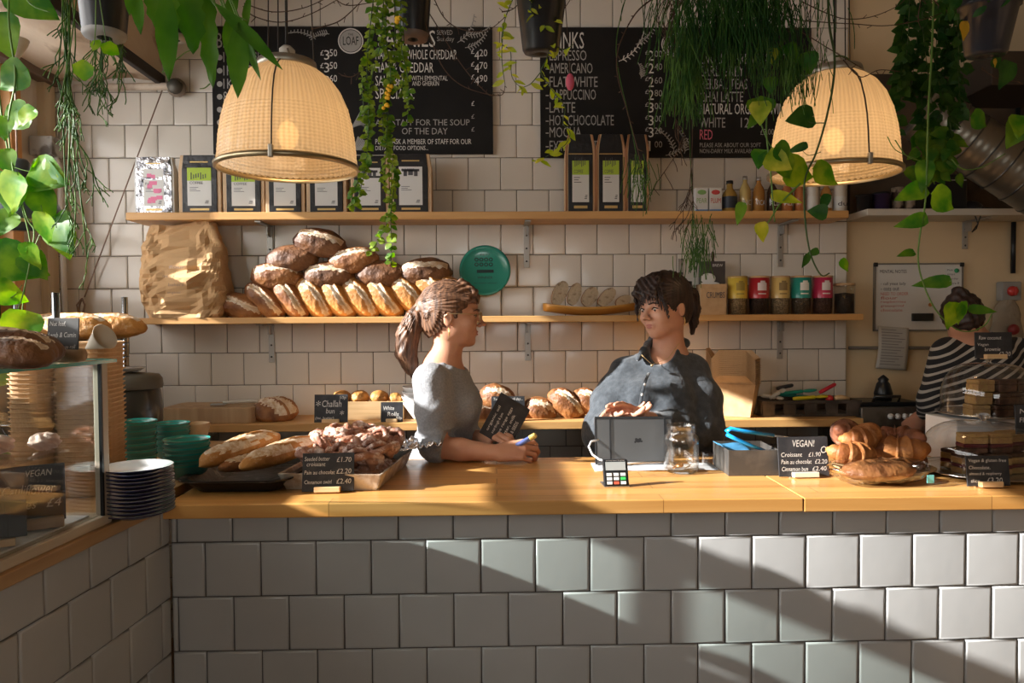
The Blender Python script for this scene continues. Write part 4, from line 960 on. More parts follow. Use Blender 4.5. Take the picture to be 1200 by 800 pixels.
# ------------------------------------------------------------------ on the long worktop
M_tray = mat('black_tray', (.025, .022, .02), .35, .3, n=((.30, .27, .24), 22, .60, .72), bump=(30, .3))
def tray(w_, d_, h, flare=.03, rim=.018, corner=.04, t=.003):
    """rounded rectangular roasting tray, origin at base centre"""
    def ring(hw, hd, z, c):
        pts = []
        for sx, sy, a0 in ((1, -1, -90), (1, 1, 0), (-1, 1, 90), (-1, -1, 180)):
            for q in range(6):
                a = math.radians(a0+q*18); pts.append((sx*(hw-c)+c*math.cos(a), sy*(hd-c)+c*math.sin(a), z))
        return pts
    rings = [ring(w_/2-flare-.02, d_/2-flare-.02, 0, corner*.6), ring(w_/2-flare, d_/2-flare, .006, corner), ring(w_/2-.004, d_/2-.004, h-.004, corner), ring(w_/2+rim, d_/2+rim, h, corner+rim), ring(w_/2+rim, d_/2+rim, h-.005, corner+rim), ring(w_/2, d_/2, h-.010, corner), ring(w_/2-flare+.003, d_/2-flare+.003, .002, corner)]
    m = MB(); n = len(rings[0])
    vs = [p for r_ in rings for p in r_]
    fs = [(j*n+k, j*n+(k+1) % n, (j+1)*n+(k+1) % n, (j+1)*n+k) for j in range(len(rings)-1) for k in range(n)]
    m.add(vs, fs, 0, False); m.add([(x, y, z+.001) for x, y, z in rings[0]], [tuple(range(n))], 0, False)
    m.add([(x, y, .0) for x, y, z in rings[6]], [tuple(range(n-1, -1, -1))], 0, False)
    return m
a = P(272, 575, 2.08); TY = 2.30
bt = (a.x, TY, TOPZ)
t = thing('roasting_tray', 'black enamelled roasting tray holding baguettes on the corner of the worktop', 'tray', bt)
obj('tray_body', tray(.29, .44, .042), M_tray, t)
G3 = 'baguettes in the black roasting tray'
def bag(px0, py0, Y0, px1, py1, Y1, kind, l, g=G3, name='baguette', sc=1.0):
    a = P(px0, py0, Y0); b = P(px1, py1, Y1); d = b-a
    o = loaf(kind, (a+b)/2, V((1, 0, 0)).rotation_difference(d.normalized()).to_euler(), l, g, name, 'loaf of bread'); return o
KB = (.34, .085, .07, 41, 3, 'g', .7); KB2 = (.37, .082, .068, 42, 3, 'g', .7); KB3 = (.33, .08, .055, 43, 3, 'b', .7)
bag(243, 541, 2.14, 320, 513, 2.40, KB, 'golden baguette lying over the left side of the black tray')
bag(288, 545, 2.14, 372, 518, 2.44, KB2, 'golden floury baguette lying diagonally across the black tray')
bag(262, 548, 2.14, 330, 534, 2.42, KB3, 'darker baguette low between the two golden baguettes')
# second tray with twists
c2 = P(394, 572, 2.12)
t = thing('pastry_tray', 'worn wooden sided tray heaped with sugared pastry twists', 'tray', (c2.x+.005, 2.31, TOPZ), -.10)
M_worn = mat('worn_tray_wood', (.32, .24, .17), .5, n=((.62, .55, .46), 14, .45, .6), bump=(26, .3))
m = MB(); W2, D2, H2 = .135, .19, .050
def side(p0, p1, ti, H=H2):
    d = V((p1[0]-p0[0], p1[1]-p0[1], 0)).normalized(); n = V((d.y, -d.x, 0))
    vs = []
    for z, o in ((0, 0), (H, .018)):
        for p in (p0, p1):
            for s in (0, .008): vs.append(V((p[0], p[1], z))+n*(o-s)+d*(o if p is p1 else -o))
    return MB().add(vs, [(0, 2, 3, 1), (4, 5, 7, 6), (0, 4, 6, 2), (1, 3, 7, 5), (0, 1, 5, 4), (2, 6, 7, 3)], 0, False)
cs = [(-W2, -D2), (W2, -D2), (W2, D2), (-W2, D2)]
for i in range(4): obj('side_panel', side(cs[i], cs[(i+1) % 4], .008), M_worn, t, bevel=.002)
m = MB(); m.box((-W2+.006, -D2+.006, .001), (W2-.006, D2-.006, .006)); obj('bottom', m, M_worn, t)
M_sugar = crust('sugar_twist', (.24, .09, .05), (.52, .27, .17), (.82, .68, .62), .50, 34)
def knot(seed):
    m = MB(); r = random.Random(seed)
    for k in range(3):
        pts = []; ph = k*2.1+r.uniform(-.3, .3)
        for i in range(22):
            a = i/21*2*PI*1.15+ph; rr = .034+.010*math.sin(a*2+k)
            pts.append((rr*math.cos(a)*1.25, rr*math.sin(a), .012*math.sin(a*3+k*2)+.006*k))
        m.tube(pts, [.011*(.6+.4*math.sin(PI*i/21)) for i in range(22)], 8)
    m.sphere((0, 0, .006), (.03, .025, .016), 14, 8)
    return m
kn = [knot(s) for s in range(3)]; kmesh = [k.mesh('pastry_twist', M_sugar) for k in kn]
kp = [(372, 538, 2.22, 'sugared twist at the front left of the pastry tray'), (392, 540, 2.2, 'sugared twist at the front middle of the pastry tray behind the price sign'), (425, 540, 2.2, 'brown twist at the front right of the pastry tray'), (446, 528, 2.28, 'brown twist against the right side of the pastry tray'), (384, 523, 2.34, 'pale twist in the left middle of the pastry heap'),
      (410, 527, 2.28, 'sugared twist in the very middle of the pastry heap'), (432, 516, 2.36, 'glazed twist high on the right of the pastry heap'), (398, 509, 2.38, 'topmost pale twist of the pastry heap'), (420, 508, 2.42, 'glazed orange brown twist near the top of the heap, right of the topmost'), (452, 518, 2.44, 'twist at the far right back of the pastry heap'), (376, 517, 2.44, 'pale twist at the far left back of the pastry heap'), (412, 518, 2.35, 'pale pink glazed twist just under the top of the heap')]
for i, (px, py, Y, l) in enumerate(kp):
    o = bpy.data.objects.new('pastry_twist', kmesh[i % 3]); C.objects.link(o); o.location = P(px, py, Y); o.rotation_euler = (rnd.uniform(-.6, .6), rnd.uniform(-.5, .5), rnd.uniform(0, 6)); o.scale = (1.08,)*3
    tag(o, l, 'pastry', 'sugared pastry twists heaped in the tray')
def filler(cx, cy, w_, d_, h, seed):
    m = MB()
    def f(u, v):
        x = (u-.5)*w_; y = (v-.5)*d_; e = (1-abs(2*u-1)**3)*(1-abs(2*v-1)**3)
        return (cx+x, cy+y, .007+h*max(e, 0)**.5*(.8+.4*noise.noise(V((x*30, y*30, seed)))))
    m.grid(f, 30, 30); return m
o = obj('pastry_scraps', filler(0, 0, .25, .36, .055, 3), M_sugar); o.location = (c2.x+.005, 2.31, TOPZ); o.rotation_euler = (0, 0, -.10)
tag(o, 'bed of broken sugared pastry pieces filling the bottom of the tray', 'pastry', kind='stuff')
# foil
def foilf(u, v):
    x = (u-.5)*.30; y = (v-.5)*.15
    return (x, y, .03+.02*abs(noise.noise(V((x*22, y*22, 1))))+.025*abs(noise.noise(V((x*50, y*50, 7))))+.02*u)
pf = P(463, 522, 2.47)
o = obj('kitchen_foil', MB().grid(foilf, 60, 34), mat('crumpled_foil', (.85, .86, .88), .22, 1.0, bump=(60, .7)), loc=(pf.x+.005, 2.48, TOPZ+.015), rot=(0, -.02, .1), solid=.001)
tag(o, 'crumpled silver foil behind the pastry heap beside the woman\'s elbow', 'foil')
put_sign(354, 414, 531, 575, 2.09, 'black sign with three pastry prices leaning on the twist tray', (('Seeded butter', .04, .2, .48, .11), ('croissant', .08, .34, .36, .10), ('£1.70', .66, .24, .28, .13), ('Pain au chocolat', .04, .55, .58, .10), ('£2.20', .66, .54, .28, .13), ('Cinnamon swirl', .04, .8, .52, .10), ('£2.40', .66, .8, .28, .13)), tilt=.16, rz=.04, z=TOPZ+.003)
# tablet till
Y = 2.42; a = P(699, 541, Y); b = P(789, 491, Y-.0)
t = thing('tablet_till', 'silver tablet computer in a strapped case standing with its back to the viewer', 'tablet', ((a.x+b.x)/2, Y, TOPZ+.006), (-.16, 0, -.03)); w_ = (b.x-a.x)/2; h = b.z-TOPZ
m = MB(); m.box((-w_, 0, .0), (w_, .009, h)); obj('back_cover', m, mat('tablet_silver', (.13, .135, .14), .38, .75), t, bevel=.004)
m = MB(); m.box((-w_-.002, -.002, h-.006), (w_+.002, .011, h+.003)); obj('case_edge', m, M_blackpl, t, bevel=.001)
m = MB(); m.box((-w_-.003, -.001, 0), (-w_+.003, .011, h)); obj('case_edge', m, M_blackpl, t, bevel=.001)
for x in (-.62, .80): m = MB(); m.box((w_*x-.003, -.003, 0), (w_*x+.003, .0, h)); obj('strap', m, M_blackpl, t)
m = MB(); m.box((-w_+.006, .0095, .006), (w_-.006, .0105, h-.008)); obj('screen', m, mat('screen_dark', (.02, .03, .05), .08), t)
m = MB()
for x, z, rx, rz in ((0, 0, .010, .006), (-.006, .005, .005, .004), (.006, .005, .005, .004), (.011, -.002, .004, .003), (-.010, -.004, .003, .004)):
    m.add([(w_*.1+x+rx*math.cos(q*PI/8), -.0005, h*.5+z+rz*math.sin(q*PI/8)) for q in range(16)], [tuple(range(16))], 0, False)
obj('logo', m, M_blackpl, t)
m = MB(); m.add([(-w_*.7, .012, .1), (w_*.7, .012, .1), (w_*.7, .11, .0), (-w_*.7, .11, 0)], [(0, 1, 2, 3)], 0, False); obj('stand_flap', m, M_blackpl, t, solid=.003)
a = P(690, 545, 2.37)
m = MB(); m.grid(lambda u, v: ((u-.5)*.40, (v-.5)*.13, .001+.0025*math.sin(u*9)**2), 16, 4)
o = obj('paper_sheet', m, M_white, loc=(P(766, 545, 2.40).x, 2.40, TOPZ+.001), rot=(0, 0, -.03), solid=.001); tag(o, 'white paper lying under the tablet on the worktop', 'paper')
pts = [P(702, 515, 2.44), P(693, 517, 2.42), P(690, 523, 2.40), P(694, 532, 2.38), P(702, 538, 2.36), P(712, 541, 2.34)]
pts = [V((p.x, p.y, max(p.z, TOPZ+.005))) for p in pts]+[P(730, 543, 2.33), P(780, 541, 2.36)]
o = obj('charging_cable', MB().tube(pts, .0032, 8), M_white); tag(o, 'white charging cable looping from the left edge of the tablet', 'cable')
# card reader
p = PZ(723, 571, TOPZ)
t = thing('card_reader', 'small card reader tilted on its stand in front of the tablet', 'card reader', (p.x, p.y, TOPZ), (0, 0, .05)); w_ = 15*S(p.y); h = 31*S(p.y)
m = MB(); m.box((-w_, 0, .004), (w_, .012, h)); m.v = [(x, y+z*.35, z) for x, y, z in m.v]; obj('housing', m, M_blackpl, t, bevel=.003)
m = MB(); m.box((-w_*.8, -.001, h*.62), (w_*.8, .0, h*.92)); m.v = [(x, y+z*.35, z) for x, y, z in m.v]; obj('screen', m, mat('grey_screen', (.35, .38, .38), .1), t)
m = MB()
for i in range(3):
    for j in range(3): m.box((-w_*.75+i*w_*.55, -.002, h*.12+j*h*.15), (-w_*.75+i*w_*.55+w_*.4, 0, h*.12+j*h*.15+h*.1), [0, 0, 1][i] if j == 1 else (2 if i == 1 and j == 0 else 0))
m.v = [(x, y+z*.35, z) for x, y, z in m.v]; obj('keypad', m, [M_label, mat('key_green', (.05, .5, .12), .4), mat('key_red', (.5, .1, .06), .4)], t)
m = MB(); m.box((-w_, .0, 0), (w_, .07, .004)); obj('base', m, M_steel, t, bevel=.001)
m = MB(); text(m, 'CONTACTLESS', -w_*.75, h*.955, w_*1.5, h*.03, 0, y=h*.33); obj('lettering', m, M_label, t)
# tip jar
M_glass = mat('clear_glass', (1, 1, 1), .02, trans=1.0, ior=1.45)
p = PZ(803, 556, TOPZ); Yj = p.y+.05; r_ = 20.5*S(Yj); h = P(803, 497, Yj).z-TOPZ
t = thing('tip_jar', 'tall clear glass jar with a few coins at the bottom', 'jar', (p.x, Yj, TOPZ))
pr = [(0, .004), (r_*.85, .0), (r_, .008), (r_, h*.68), (r_*.95, h*.76), (r_*.82, h*.81), (r_*.82, h*.97), (r_*.86, h*.99), (r_*.84, h), (r_*.79, h*.99), (r_*.79, h*.82), (r_*.91, h*.76), (r_*.955, h*.68), (r_*.955, .012), (r_*.8, .006), (0, .009)]
obj('glass', MB().lathe(pr, 48), thin_glass('jar_glass', (.985, .99, .99), .9, .02), t)
m = MB()
for q in range(4): m.lathe([(r_*.84, h*(.83+.04*q)), (r_*.86, h*(.84+.04*q)), (r_*.84, h*(.85+.04*q))], 36)
obj('screw_thread', m, thin_glass('jar_glass', (.985, .99, .99), .9, .02), t)
for q, (x, y, z, cc) in enumerate(((-.02, -.01, .016, 0), (.015, -.02, .018, 1), (.0, .012, .016, 0), (.025, .01, .019, 1), (-.012, -.02, .026, 0), (.008, -.004, .028, 0), (-.026, .008, .022, 1))):
    o = obj('coin', MB().lathe([(0, 0), (.0115, 0), (.0115, .002), (0, .002)], 18), mat('copper_coin', (.55, .25, .10), .3, .9) if cc == 0 else mat('silver_coin', (.6, .58, .5), .3, .9), loc=(p.x+x, Yj+y, TOPZ+z), rot=(rnd.uniform(-.5, .5), rnd.uniform(-.5, .5), 0))
    tag(o, 'copper coin lying in the bottom of the tip jar' if cc == 0 else 'silver coin lying in the bottom of the tip jar', 'coin', 'copper coins in the tip jar' if cc == 0 else 'silver coins in the tip jar')
p = PZ(829, 546, TOPZ)
t = thing('small_plastic_cup', 'small clear plastic cup right behind the tip jar', 'cup', (p.x, p.y, TOPZ))
obj('cup_body', MB().lathe([(0, .001), (.016, .001), (.021, .045), (.022, .046)], 24), thin_glass('jar_glass', (.985, .99, .99), .9, .02), t)
# tongs and metal box
Yb = 2.25; a = P(854, 553, Yb); b = P(914, 527, Yb)
t = thing('metal_tin', 'dull grey metal tin box holding blue tongs behind the vegan sign', 'tin', ((a.x+b.x)/2, Yb, TOPZ), (0, 0, -.02)); w_ = (b.x-a.x)/2; h = b.z-TOPZ
for lo_, hi_, nm in (((-w_, 0, 0), (w_, .004, h), 'front_panel'), ((-w_, .17, 0), (w_, .174, h), 'back_panel'), ((-w_, .0045, 0), (-w_+.004, .1695, h), 'side_panel'), ((w_-.004, .0045, 0), (w_, .1695, h), 'side_panel'), ((-w_+.0045, .0045, 0), (w_-.0045, .1695, .004), 'bottom')):
    m = MB(); m.box(lo_, hi_); obj(nm, m, mat('dull_tin', (.10, .095, .09), .45, .6, n=((.17, .155, .14), 9, .45, .6)), t, bevel=.001)
M_blue = mat('tong_blue', (.01, .32, .80), .3, coat=.3)
t = thing('blue_tongs', 'bright blue handled steel tongs resting on the metal tin', 'tongs', P(852, 505, 2.27))
o0 = t.location
def rel(px, py, Y): return P(px, py, Y)-o0
obj('handle', MB().tube([rel(851, 506, 2.27), rel(856, 502, 2.27), rel(872, 505, 2.27), rel(906, 510, 2.28)], [.012, .012, .011, .011], 10, flat=.55), M_blue, t)
obj('handle', MB().tube([rel(852, 509, 2.26), rel(862, 514, 2.26), rel(880, 522, 2.26), rel(898, 528, 2.27)], [.011, .012, .011, .006], 10, flat=.55), M_blue, t)
obj('arm', MB().tube([rel(906, 510, 2.28), rel(935, 514, 2.32), rel(965, 512, 2.36)], [.006, .006, .012], 8, flat=.4), M_steel, t)
obj('arm', MB().tube([rel(898, 528, 2.27), rel(925, 524, 2.32), rel(950, 520, 2.38)], [.006, .006, .012], 8, flat=.4), M_steel, t)
a = P(868, 520, 2.30)
m = MB(); m.grid(lambda u, v: ((u-.5)*.12, (v-.5)*.12, .012*math.sin(u*5+v*4)), 10, 10); o = obj('blue_cloth', m, mat('tissue_blue', (.10, .40, .75), .8), loc=(a.x-.0, 2.335, TOPZ+.055), rot=(.4, .3, .2), solid=.002); tag(o, 'scrap of blue cloth inside the metal tin under the tongs', 'cloth')
put_sign(913, 973, 512, 556, 2.22, 'black sign headed Vegan with a circled leaf mark on the worktop', (('VEGAN!', .28, .25, .44, .17), ('Croissant', .05, .5, .42, .11), ('£1.90', .60, .5, .24, .11), ('Pain au chocolat', .05, .68, .60, .11), ('£2.20', .72, .68, .24, .11), ('Cinnamon bun', .05, .86, .52, .11), ('£2.40', .66, .86, .28, .11), ('O', .84, .42, .12, .18)), tilt=.14, rz=.03, z=TOPZ+.003, footmat=mat('white_wood_foot', (.72, .62, .50), .5))

# croissants and pastries
M_crois = crust('croissant', (.19, .055, .012), (.44, .18, .05), (.55, .28, .10), .62, 20)
M_croisd = crust('croissant_pink', (.12, .04, .018), (.28, .10, .05), (.42, .20, .13), .58, 26)
def croissant_mesh(seed, ridges=7):
    m = MB(); n = 96; k = 20; vs = []
    for i in range(n+1):
        t_ = i/n; a = (t_-.5)*2.5; cx = .055*math.sin(a)*1.25; cy = -.055*math.cos(a)+.055
        e = max(math.sin(PI*t_), .02)**.75
        ph = abs(((t_-.5)*ridges) % 1.0)
        rr = (.006+.030*e)*(1+.30*(ph if t_ > .5 else 1-ph)-.15)
        tx, ty = math.cos(a), math.sin(a)
        for q in range(k):
            b = 2*PI*q/k; nx, ny = -ty, tx
            r2 = rr*(1+.04*noise.noise(V((t_*9, math.cos(b), seed))))
            vs.append((cx+nx*r2*math.cos(b), cy+ny*r2*math.cos(b), r2*math.sin(b)*.95))
    fs = [(i*k+q, i*k+(q+1) % k, (i+1)*k+(q+1) % k, (i+1)*k+q) for i in range(n) for q in range(k)]
    fs += [tuple(range(k-1, -1, -1)), tuple(n*k+q for q in range(k))]
    return m.add(vs, fs)
cm = [croissant_mesh(1), croissant_mesh(2, 6)]
cme = [cm[0].mesh('croissant', M_crois), cm[1].mesh('croissant', M_croisd)]
for px, py, Y, rot, sc, k_, l in ((1002, 533, 2.18, (.2, .1, .2), 1.15, 0, 'pale golden croissant in front, left of the pastry pile'), (1013, 512, 2.24, (.3, -.2, .5), 1.15, 0, 'croissant with wide ridges on the upper left of the pastry pile'), (1052, 527, 2.22, (.2, .0, -.5), 1.3, 0, 'large brown croissant at the right of the pastry pile'),
    (992, 508, 2.34, (.5, .1, 1.2), 1.3, 1, 'dark reddish pastry at the back left of the pile'), (1050, 514, 2.36, (.1, .1, 2.6), 1.3, 1, 'pinkish brown pastry at the back right of the pile'), (1072, 540, 2.3, (.1, .3, 1.2), 1.0, 1, 'small dark pastry at the far right of the pile by the lower cake dome'), (1025, 540, 2.3, (0, 0, .2), 1.2, 1, 'dark pastry beneath the two ridged croissants')):
    o = bpy.data.objects.new('croissant', cme[k_]); C.objects.link(o); p = P(px, py, Y); p.z = max(p.z, TOPZ+.03); o.location = p; o.rotation_euler = rot; o.scale = (sc*.92,)*3
    tag(o, l, 'croissant', 'croissants and pastries piled on the right worktop')
t = thing('croissant_tray', 'shallow wooden tray under the croissant pile', 'tray', (P(1035, 550, 2.3).x, 2.3, TOPZ)); m = MB(); m.lathe([(0, .0), (.10, 0), (.125, .016), (.12, .018), (.095, .006), (0, .006)], 40); obj('dish', m, M_pinesmall, t); t.scale = (1.25, 1, 1)
# wrapped loaf
a = P(978, 560, 2.10); b = P(1092, 560, 2.10); t = thing('wrapped_loaf', 'brown loaf wrapped in clear cellophane lying before the croissants', 'loaf of bread', ((a.x+b.x)/2, 2.13, TOPZ), (0, 0, .06))
L_ = b.x-a.x
m, _ = loaf_mesh(L_*.78, .12, .062, 55, 0, flat=.8); m.v = [(x, y, z+.036) for x, y, z in m.v]; obj('loaf_body', m, M_crust, t)
def wrap(u, v):
    x = (u-.5)*L_*1.04; e = 1-abs(2*u-1)**5*.75; a_ = v*2*PI
    r1 = .072*e; r2 = .034*e
    nn = .005*noise.noise(V((x*40, a_*2, 2)))+.004*abs(noise.noise(V((x*90, a_*6, 5))))
    return (x, (r1+nn)*math.cos(a_), .037+(r2+nn)*math.sin(a_)+.012*(abs(2*u-1)**4))
obj('cellophane', MB().grid(wrap, 60, 40), thin_glass('cellophane', (.97, .97, .97), 1.4, .10), t)
m = MB(); m.box((L_*.38, -.066, .012), (L_*.45, -.063, .035)); obj('blue_sticker', m, mat('sticker_teal', (.15, .50, .52), .4), t)

# cake domes
M_dome = thin_glass('dome_glass', (.985, .99, .99), .6, .01)
def dome(px, pyb, Y, r_px, py_top, z0, label, knob_side=None):
    k = S(Y); p = P(px, pyb, Y); r_ = r_px*k; h = P(px, py_top, Y).z-z0
    t = thing('cake_dome', label, 'cake dome', (p.x, Y, z0), group='glass cake domes')
    pr = [(r_, .012), (r_, h*.35)]+[(r_*math.cos(a)**.55 if math.cos(a) > 0 else 0, h*.35+h*.62*math.sin(a)) for a in [q*PI/2/10 for q in range(1, 11)]]
    pr[-1] = (.004, pr[-1][1]); obj('glass', MB().lathe(pr, 56), M_dome, t)
    obj('rim', MB().lathe([(r_*1.0, .009), (r_*1.012, .012), (r_*1.0, .016)], 56), M_dome, t)
    obj('knob', MB().lathe([(.008, h*.965), (.007, h*1.0), (.018, h*1.05), (.019, h*1.09), (.012, h*1.13), (0, h*1.14)], 20), mat('knob_glass', (.9, .9, .9), .03, trans=.9), t)
    obj('plate', MB().lathe([(0, .0), (r_*.8, 0), (r_*1.10, .010), (r_*1.11, .014), (r_*1.05, .010), (r_*.8, .005), (0, .005)], 56), mat('silver_plate', (.5, .48, .45), .25, .9), t)
    return t, p.x, h, r_
pb = PZ(1152, 567, TOPZ)
Yd1 = 2.27; t1, x1, h1, r1 = dome(1152, 556, Yd1, 66, 492, TOPZ, 'lower glass cake dome over layered cake with a gluten free sign before it')
M_choc = mat('brownie', (.045, .018, .010), .6, n=((.11, .05, .03), 30, .45, .65), bump=(60, .6)); M_straw = mat('sponge', (.40, .25, .09), .8, n=((.35, .2, .08), 50, .45, .6), bump=(80, .6)); M_berry = mat('berry_jam', (.10, .012, .02), .3)
def cake_slice(x, y, z, rz, label, mats_, w_=.075, d_=.05, hs=(.018, .012, .02, .01), name='cake_slice', group=None, cat='cake'):
    t = thing(name, label, cat, (x, y, z), (0, 0, rz), group); zz = 0
    for i, (hh, mt) in enumerate(zip(hs, mats_)):
        m = MB(); r = random.Random(i+int(x*1000)); m.box((-w_/2+r.uniform(0, .002), -d_/2, zz+.0002), (w_/2-r.uniform(0, .002), d_/2, zz+hh)); obj('layer', m, mt, t, bevel=.003); zz += hh
    return t
cs_ = (M_straw, M_berry, M_straw, M_choc)
sp = [(-.075, -.03, 0, .1, 'oat topped cake slice at the front left under the lower dome'), (.005, -.05, 0, -.05, 'cake slice at the front centre under the lower dome'), (.085, -.03, 0, .15, 'cake slice at the front right under the lower dome'), (-.06, .05, 0, .3, 'cake slice at the back left under the lower dome'), (.05, .06, 0, 0, 'cake slice at the back right under the lower dome'),
      (-.06, -.03, .062, -.1, 'upper cake slice stacked at the left under the lower dome'), (.02, -.03, .062, .1, 'upper cake slice with crumble stacked in the centre under the lower dome'), (.09, -.0, .062, .2, 'upper cake slice stacked at the right under the lower dome')]
for x, y, z, a_, l in sp: cake_slice(x1+x*.95, Yd1+y, TOPZ+.006+z, a_, l, cs_ if z == 0 else (M_choc, M_berry, M_straw, M_straw), group='cake slices under the lower dome', hs=(.018, .012, .02, .011))
put_sign(1134, 1185, 534, 567, 2.06, 'black sign for the vegan gluten free cake before the lower dome', (('Vegan & gluten free', .05, .24, .88, .14), ('Chocolate,', .05, .46, .5, .13), ('almond & raspberry', .05, .66, .75, .12), ('slice', .08, .88, .2, .12), ('£3.20', .45, .9, .36, .18)), tilt=.14, z=TOPZ+.004)
Yd2 = 2.50; zst = P(1155, 487, Yd2).z
a = P(1098, 485, Yd2); b = P(1205, 485, Yd2)
t = thing('cake_riser', 'white riser box lifting the upper cake dome', 'riser', ((a.x+b.x)/2, Yd2-.06, TOPZ)); m = MB(); m.box((-(b.x-a.x)/2, -.05, 0), ((b.x-a.x)/2, .13, zst-TOPZ)); obj('box_body', m, M_white, t, bevel=.003)
t2, x2, h2, r2 = dome(1158, 484, Yd2, 50, 423, zst, 'upper glass cake dome over stacked brownies on the white riser')
sp = []
for lv in range(3):
    for i, (x, y) in enumerate(((-.07, -.05), (-.0, -.06), (.07, -.05))):
        sp.append((x, y, lv, i))
lvl = ['bottom', 'middle', 'top']; pos = ['left', 'centre', 'right']
for x, y, lv, i in sp:
    mt = (M_straw if (i == 0) else M_choc); o_ = (mt, M_choc if i else M_straw)
    cake_slice(x2+x+.006*lv-.004, Yd2+y, zst+.006+lv*.042, .08*((lv+i) % 3-1), ('%s flapjack' if i == 0 else '%s brownie') % ('golden' if i == 0 else 'dark')+' in the %s layer, %s of its row, under the upper dome' % (lvl[lv], pos[i]), o_, w_=.062, d_=.06, hs=(.026, .014), name='brownie' if i else 'flapjack', group='cake squares under the upper dome')
put_sign(1143, 1187, 389, 417, Yd2-.03, 'black sign standing on top of the upper cake dome', (('Raw coconut', .1, .28, .6, .14), ('Vegan', .05, .55, .3, .14), ('brownie', .25, .72, .42, .14), ('£2.20', .62, .92, .32, .17)), tilt=.05, z=zst+h2*1.06, footw=.55)
put_sign(1191, 1235, 474, 512, 2.2, 'black sign cut off by the right edge between the domes', (('No', .12, .3, .3, .16), ('Flour', .1, .6, .4, .16)), tilt=.1, z=TOPZ+.13, foot=True)
t = thing('sign_stand', 'slim steel stand holding up the sign at the right edge', 'stand', (P(1213, 510, 2.2).x, 2.2+.03, TOPZ)); obj('post', MB().tube([(0, 0, 0), (0, 0, .128)], .006, 8), M_steel, t); obj('base', MB().lathe([(0, 0), (.03, 0), (.028, .004), (0, .005)], 20), M_steel, t)

# ------------------------------------------------------------------ on the side counter
M_bowlo = mat('bowl_green_out', (.06, .20, .165), .35, coat=.3); M_bowli = mat('bowl_teal_in', (.03, .34, .30), .25, coat=.4)
def bowl_stack(px, Y, r_px, py_top, n, where, group):
    k = S(Y); x = P(px, 500, Y).x; r_ = r_px*k; ztop = P(px, py_top+r_px*.24, Y).z; H = ztop-ZL; hb = r_*.80; st = (H-hb)/(n-1)
    names = ['lowest', 'second from the bottom', 'third from the bottom', 'fourth from the bottom', 'fifth from the bottom', 'sixth from the bottom']
    base = None
    for q in range(n):
        nm = 'topmost' if q == n-1 else names[q]
        l = 'teal glazed bowl, %s in %s' % (nm, where)
        if base is None:
            base = thing('teal_bowl', l, 'bowl', (x, Y, ZL), group=group)
            obj('outside', MB().lathe([(0, .001), (r_*.5, 0), (r_*.54, .006), (r_*.80, hb*.34), (r_*.94, hb*.68), (r_*.955, hb*.90), (r_*1.0, hb*.93), (r_, hb)], 44), M_bowlo, base)
            obj('inside', MB().lathe([(r_, hb), (r_*.985, hb*1.005), (r_*.95, hb*.82), (r_*.78, hb*.42), (r_*.48, hb*.12), (0, hb*.08)], 44), M_bowli, base)
        else: dup(base, (x+rnd.uniform(-.001, .001), Y, ZL+st*q), label=l)
bowl_stack(159.5, 2.36, 22.5, 487, 6, 'the left bowl stack beside the kraft boxes', 'teal bowls in the left stack')
bowl_stack(201, 2.52, 20.5, 490, 6, 'the back bowl stack nearest the cutting board', 'teal bowls in the back stack')
bowl_stack(218.5, 2.22, 26, 507, 5, 'the front bowl stack by the baguette tray', 'teal bowls in the front stack')
Yp = 1.80; xp = P(161, 560, Yp).x; rp = 39.5*S(Yp); zt = P(155, 545, Yp).z; np_ = 13
M_navy = mat('navy_glaze', (.008, .012, .07), .3)
base = None
ordn = ['lowest', 'second lowest', 'third lowest', 'fourth lowest', 'fifth lowest', 'sixth lowest', 'seventh from either end', 'sixth from the top', 'fifth from the top', 'fourth from the top', 'third from the top', 'second from the top', 'topmost']
for q in range(np_):
    l = 'white enamel plate with navy underside, %s of the plate stack' % ordn[q]; z = ZL+q*(zt-ZL-.014)/(np_-1)
    if base is None:
        base = thing('enamel_plate', l, 'plate', (xp, Yp, z), group='navy backed plates stacked by the display case')
        obj('underside', MB().lathe([(0, .0), (rp*.6, 0), (rp*.72, .004), (rp*.97, .011), (rp*1.01, .0125), (rp, .0140)], 48), M_navy, base)
        obj('face', MB().lathe([(rp*.999, .0140), (rp*.97, .0143), (rp*.74, .0075), (rp*.62, .003), (0, .003)], 48), mat('enamel_white', (.78, .82, .85), .15, coat=.5), base)
    else: dup(base, (xp+rnd.uniform(-.0015, .0015), Yp+rnd.uniform(-.001, .001), z), label=l)
# urn with a plate on its lid
Yu = 2.72; k = S(Yu); p = P(155, 500, Yu); r_ = 33*k; hz = P(155, 434, Yu).z-ZL
t = thing('soup_kettle', 'black soup kettle with grey lid behind the teal bowls', 'soup kettle', (p.x, Yu, ZL))
obj('kettle_body', MB().lathe([(0, 0), (r_*.86, 0), (r_*.98, hz*.15), (r_, hz*.5), (r_*.94, hz*.75), (r_*.86, hz*.80)], 44), mat('kettle_black', (.03, .032, .03), .3, coat=.3), t)
obj('lid', MB().lathe([(r_*1.0, hz*.78), (r_*1.03, hz*.82), (r_*1.0, hz*.90), (r_*.9, hz*.95), (0, hz*.99)], 44), mat('kettle_lid', (.09, .085, .07), .45), t)
t = thing('small_white_plate', 'small white saucer resting on the soup kettle lid', 'saucer', (P(153, 430, Yu).x, Yu-.02, ZL+hz)); obj('dish', MB().lathe([(0, 0), (.04, 0), (.058, .012), (.06, .013), (.04, .004), (0, .004)], 32), mat('porcelain', (.8, .8, .8), .2, coat=.4), t)
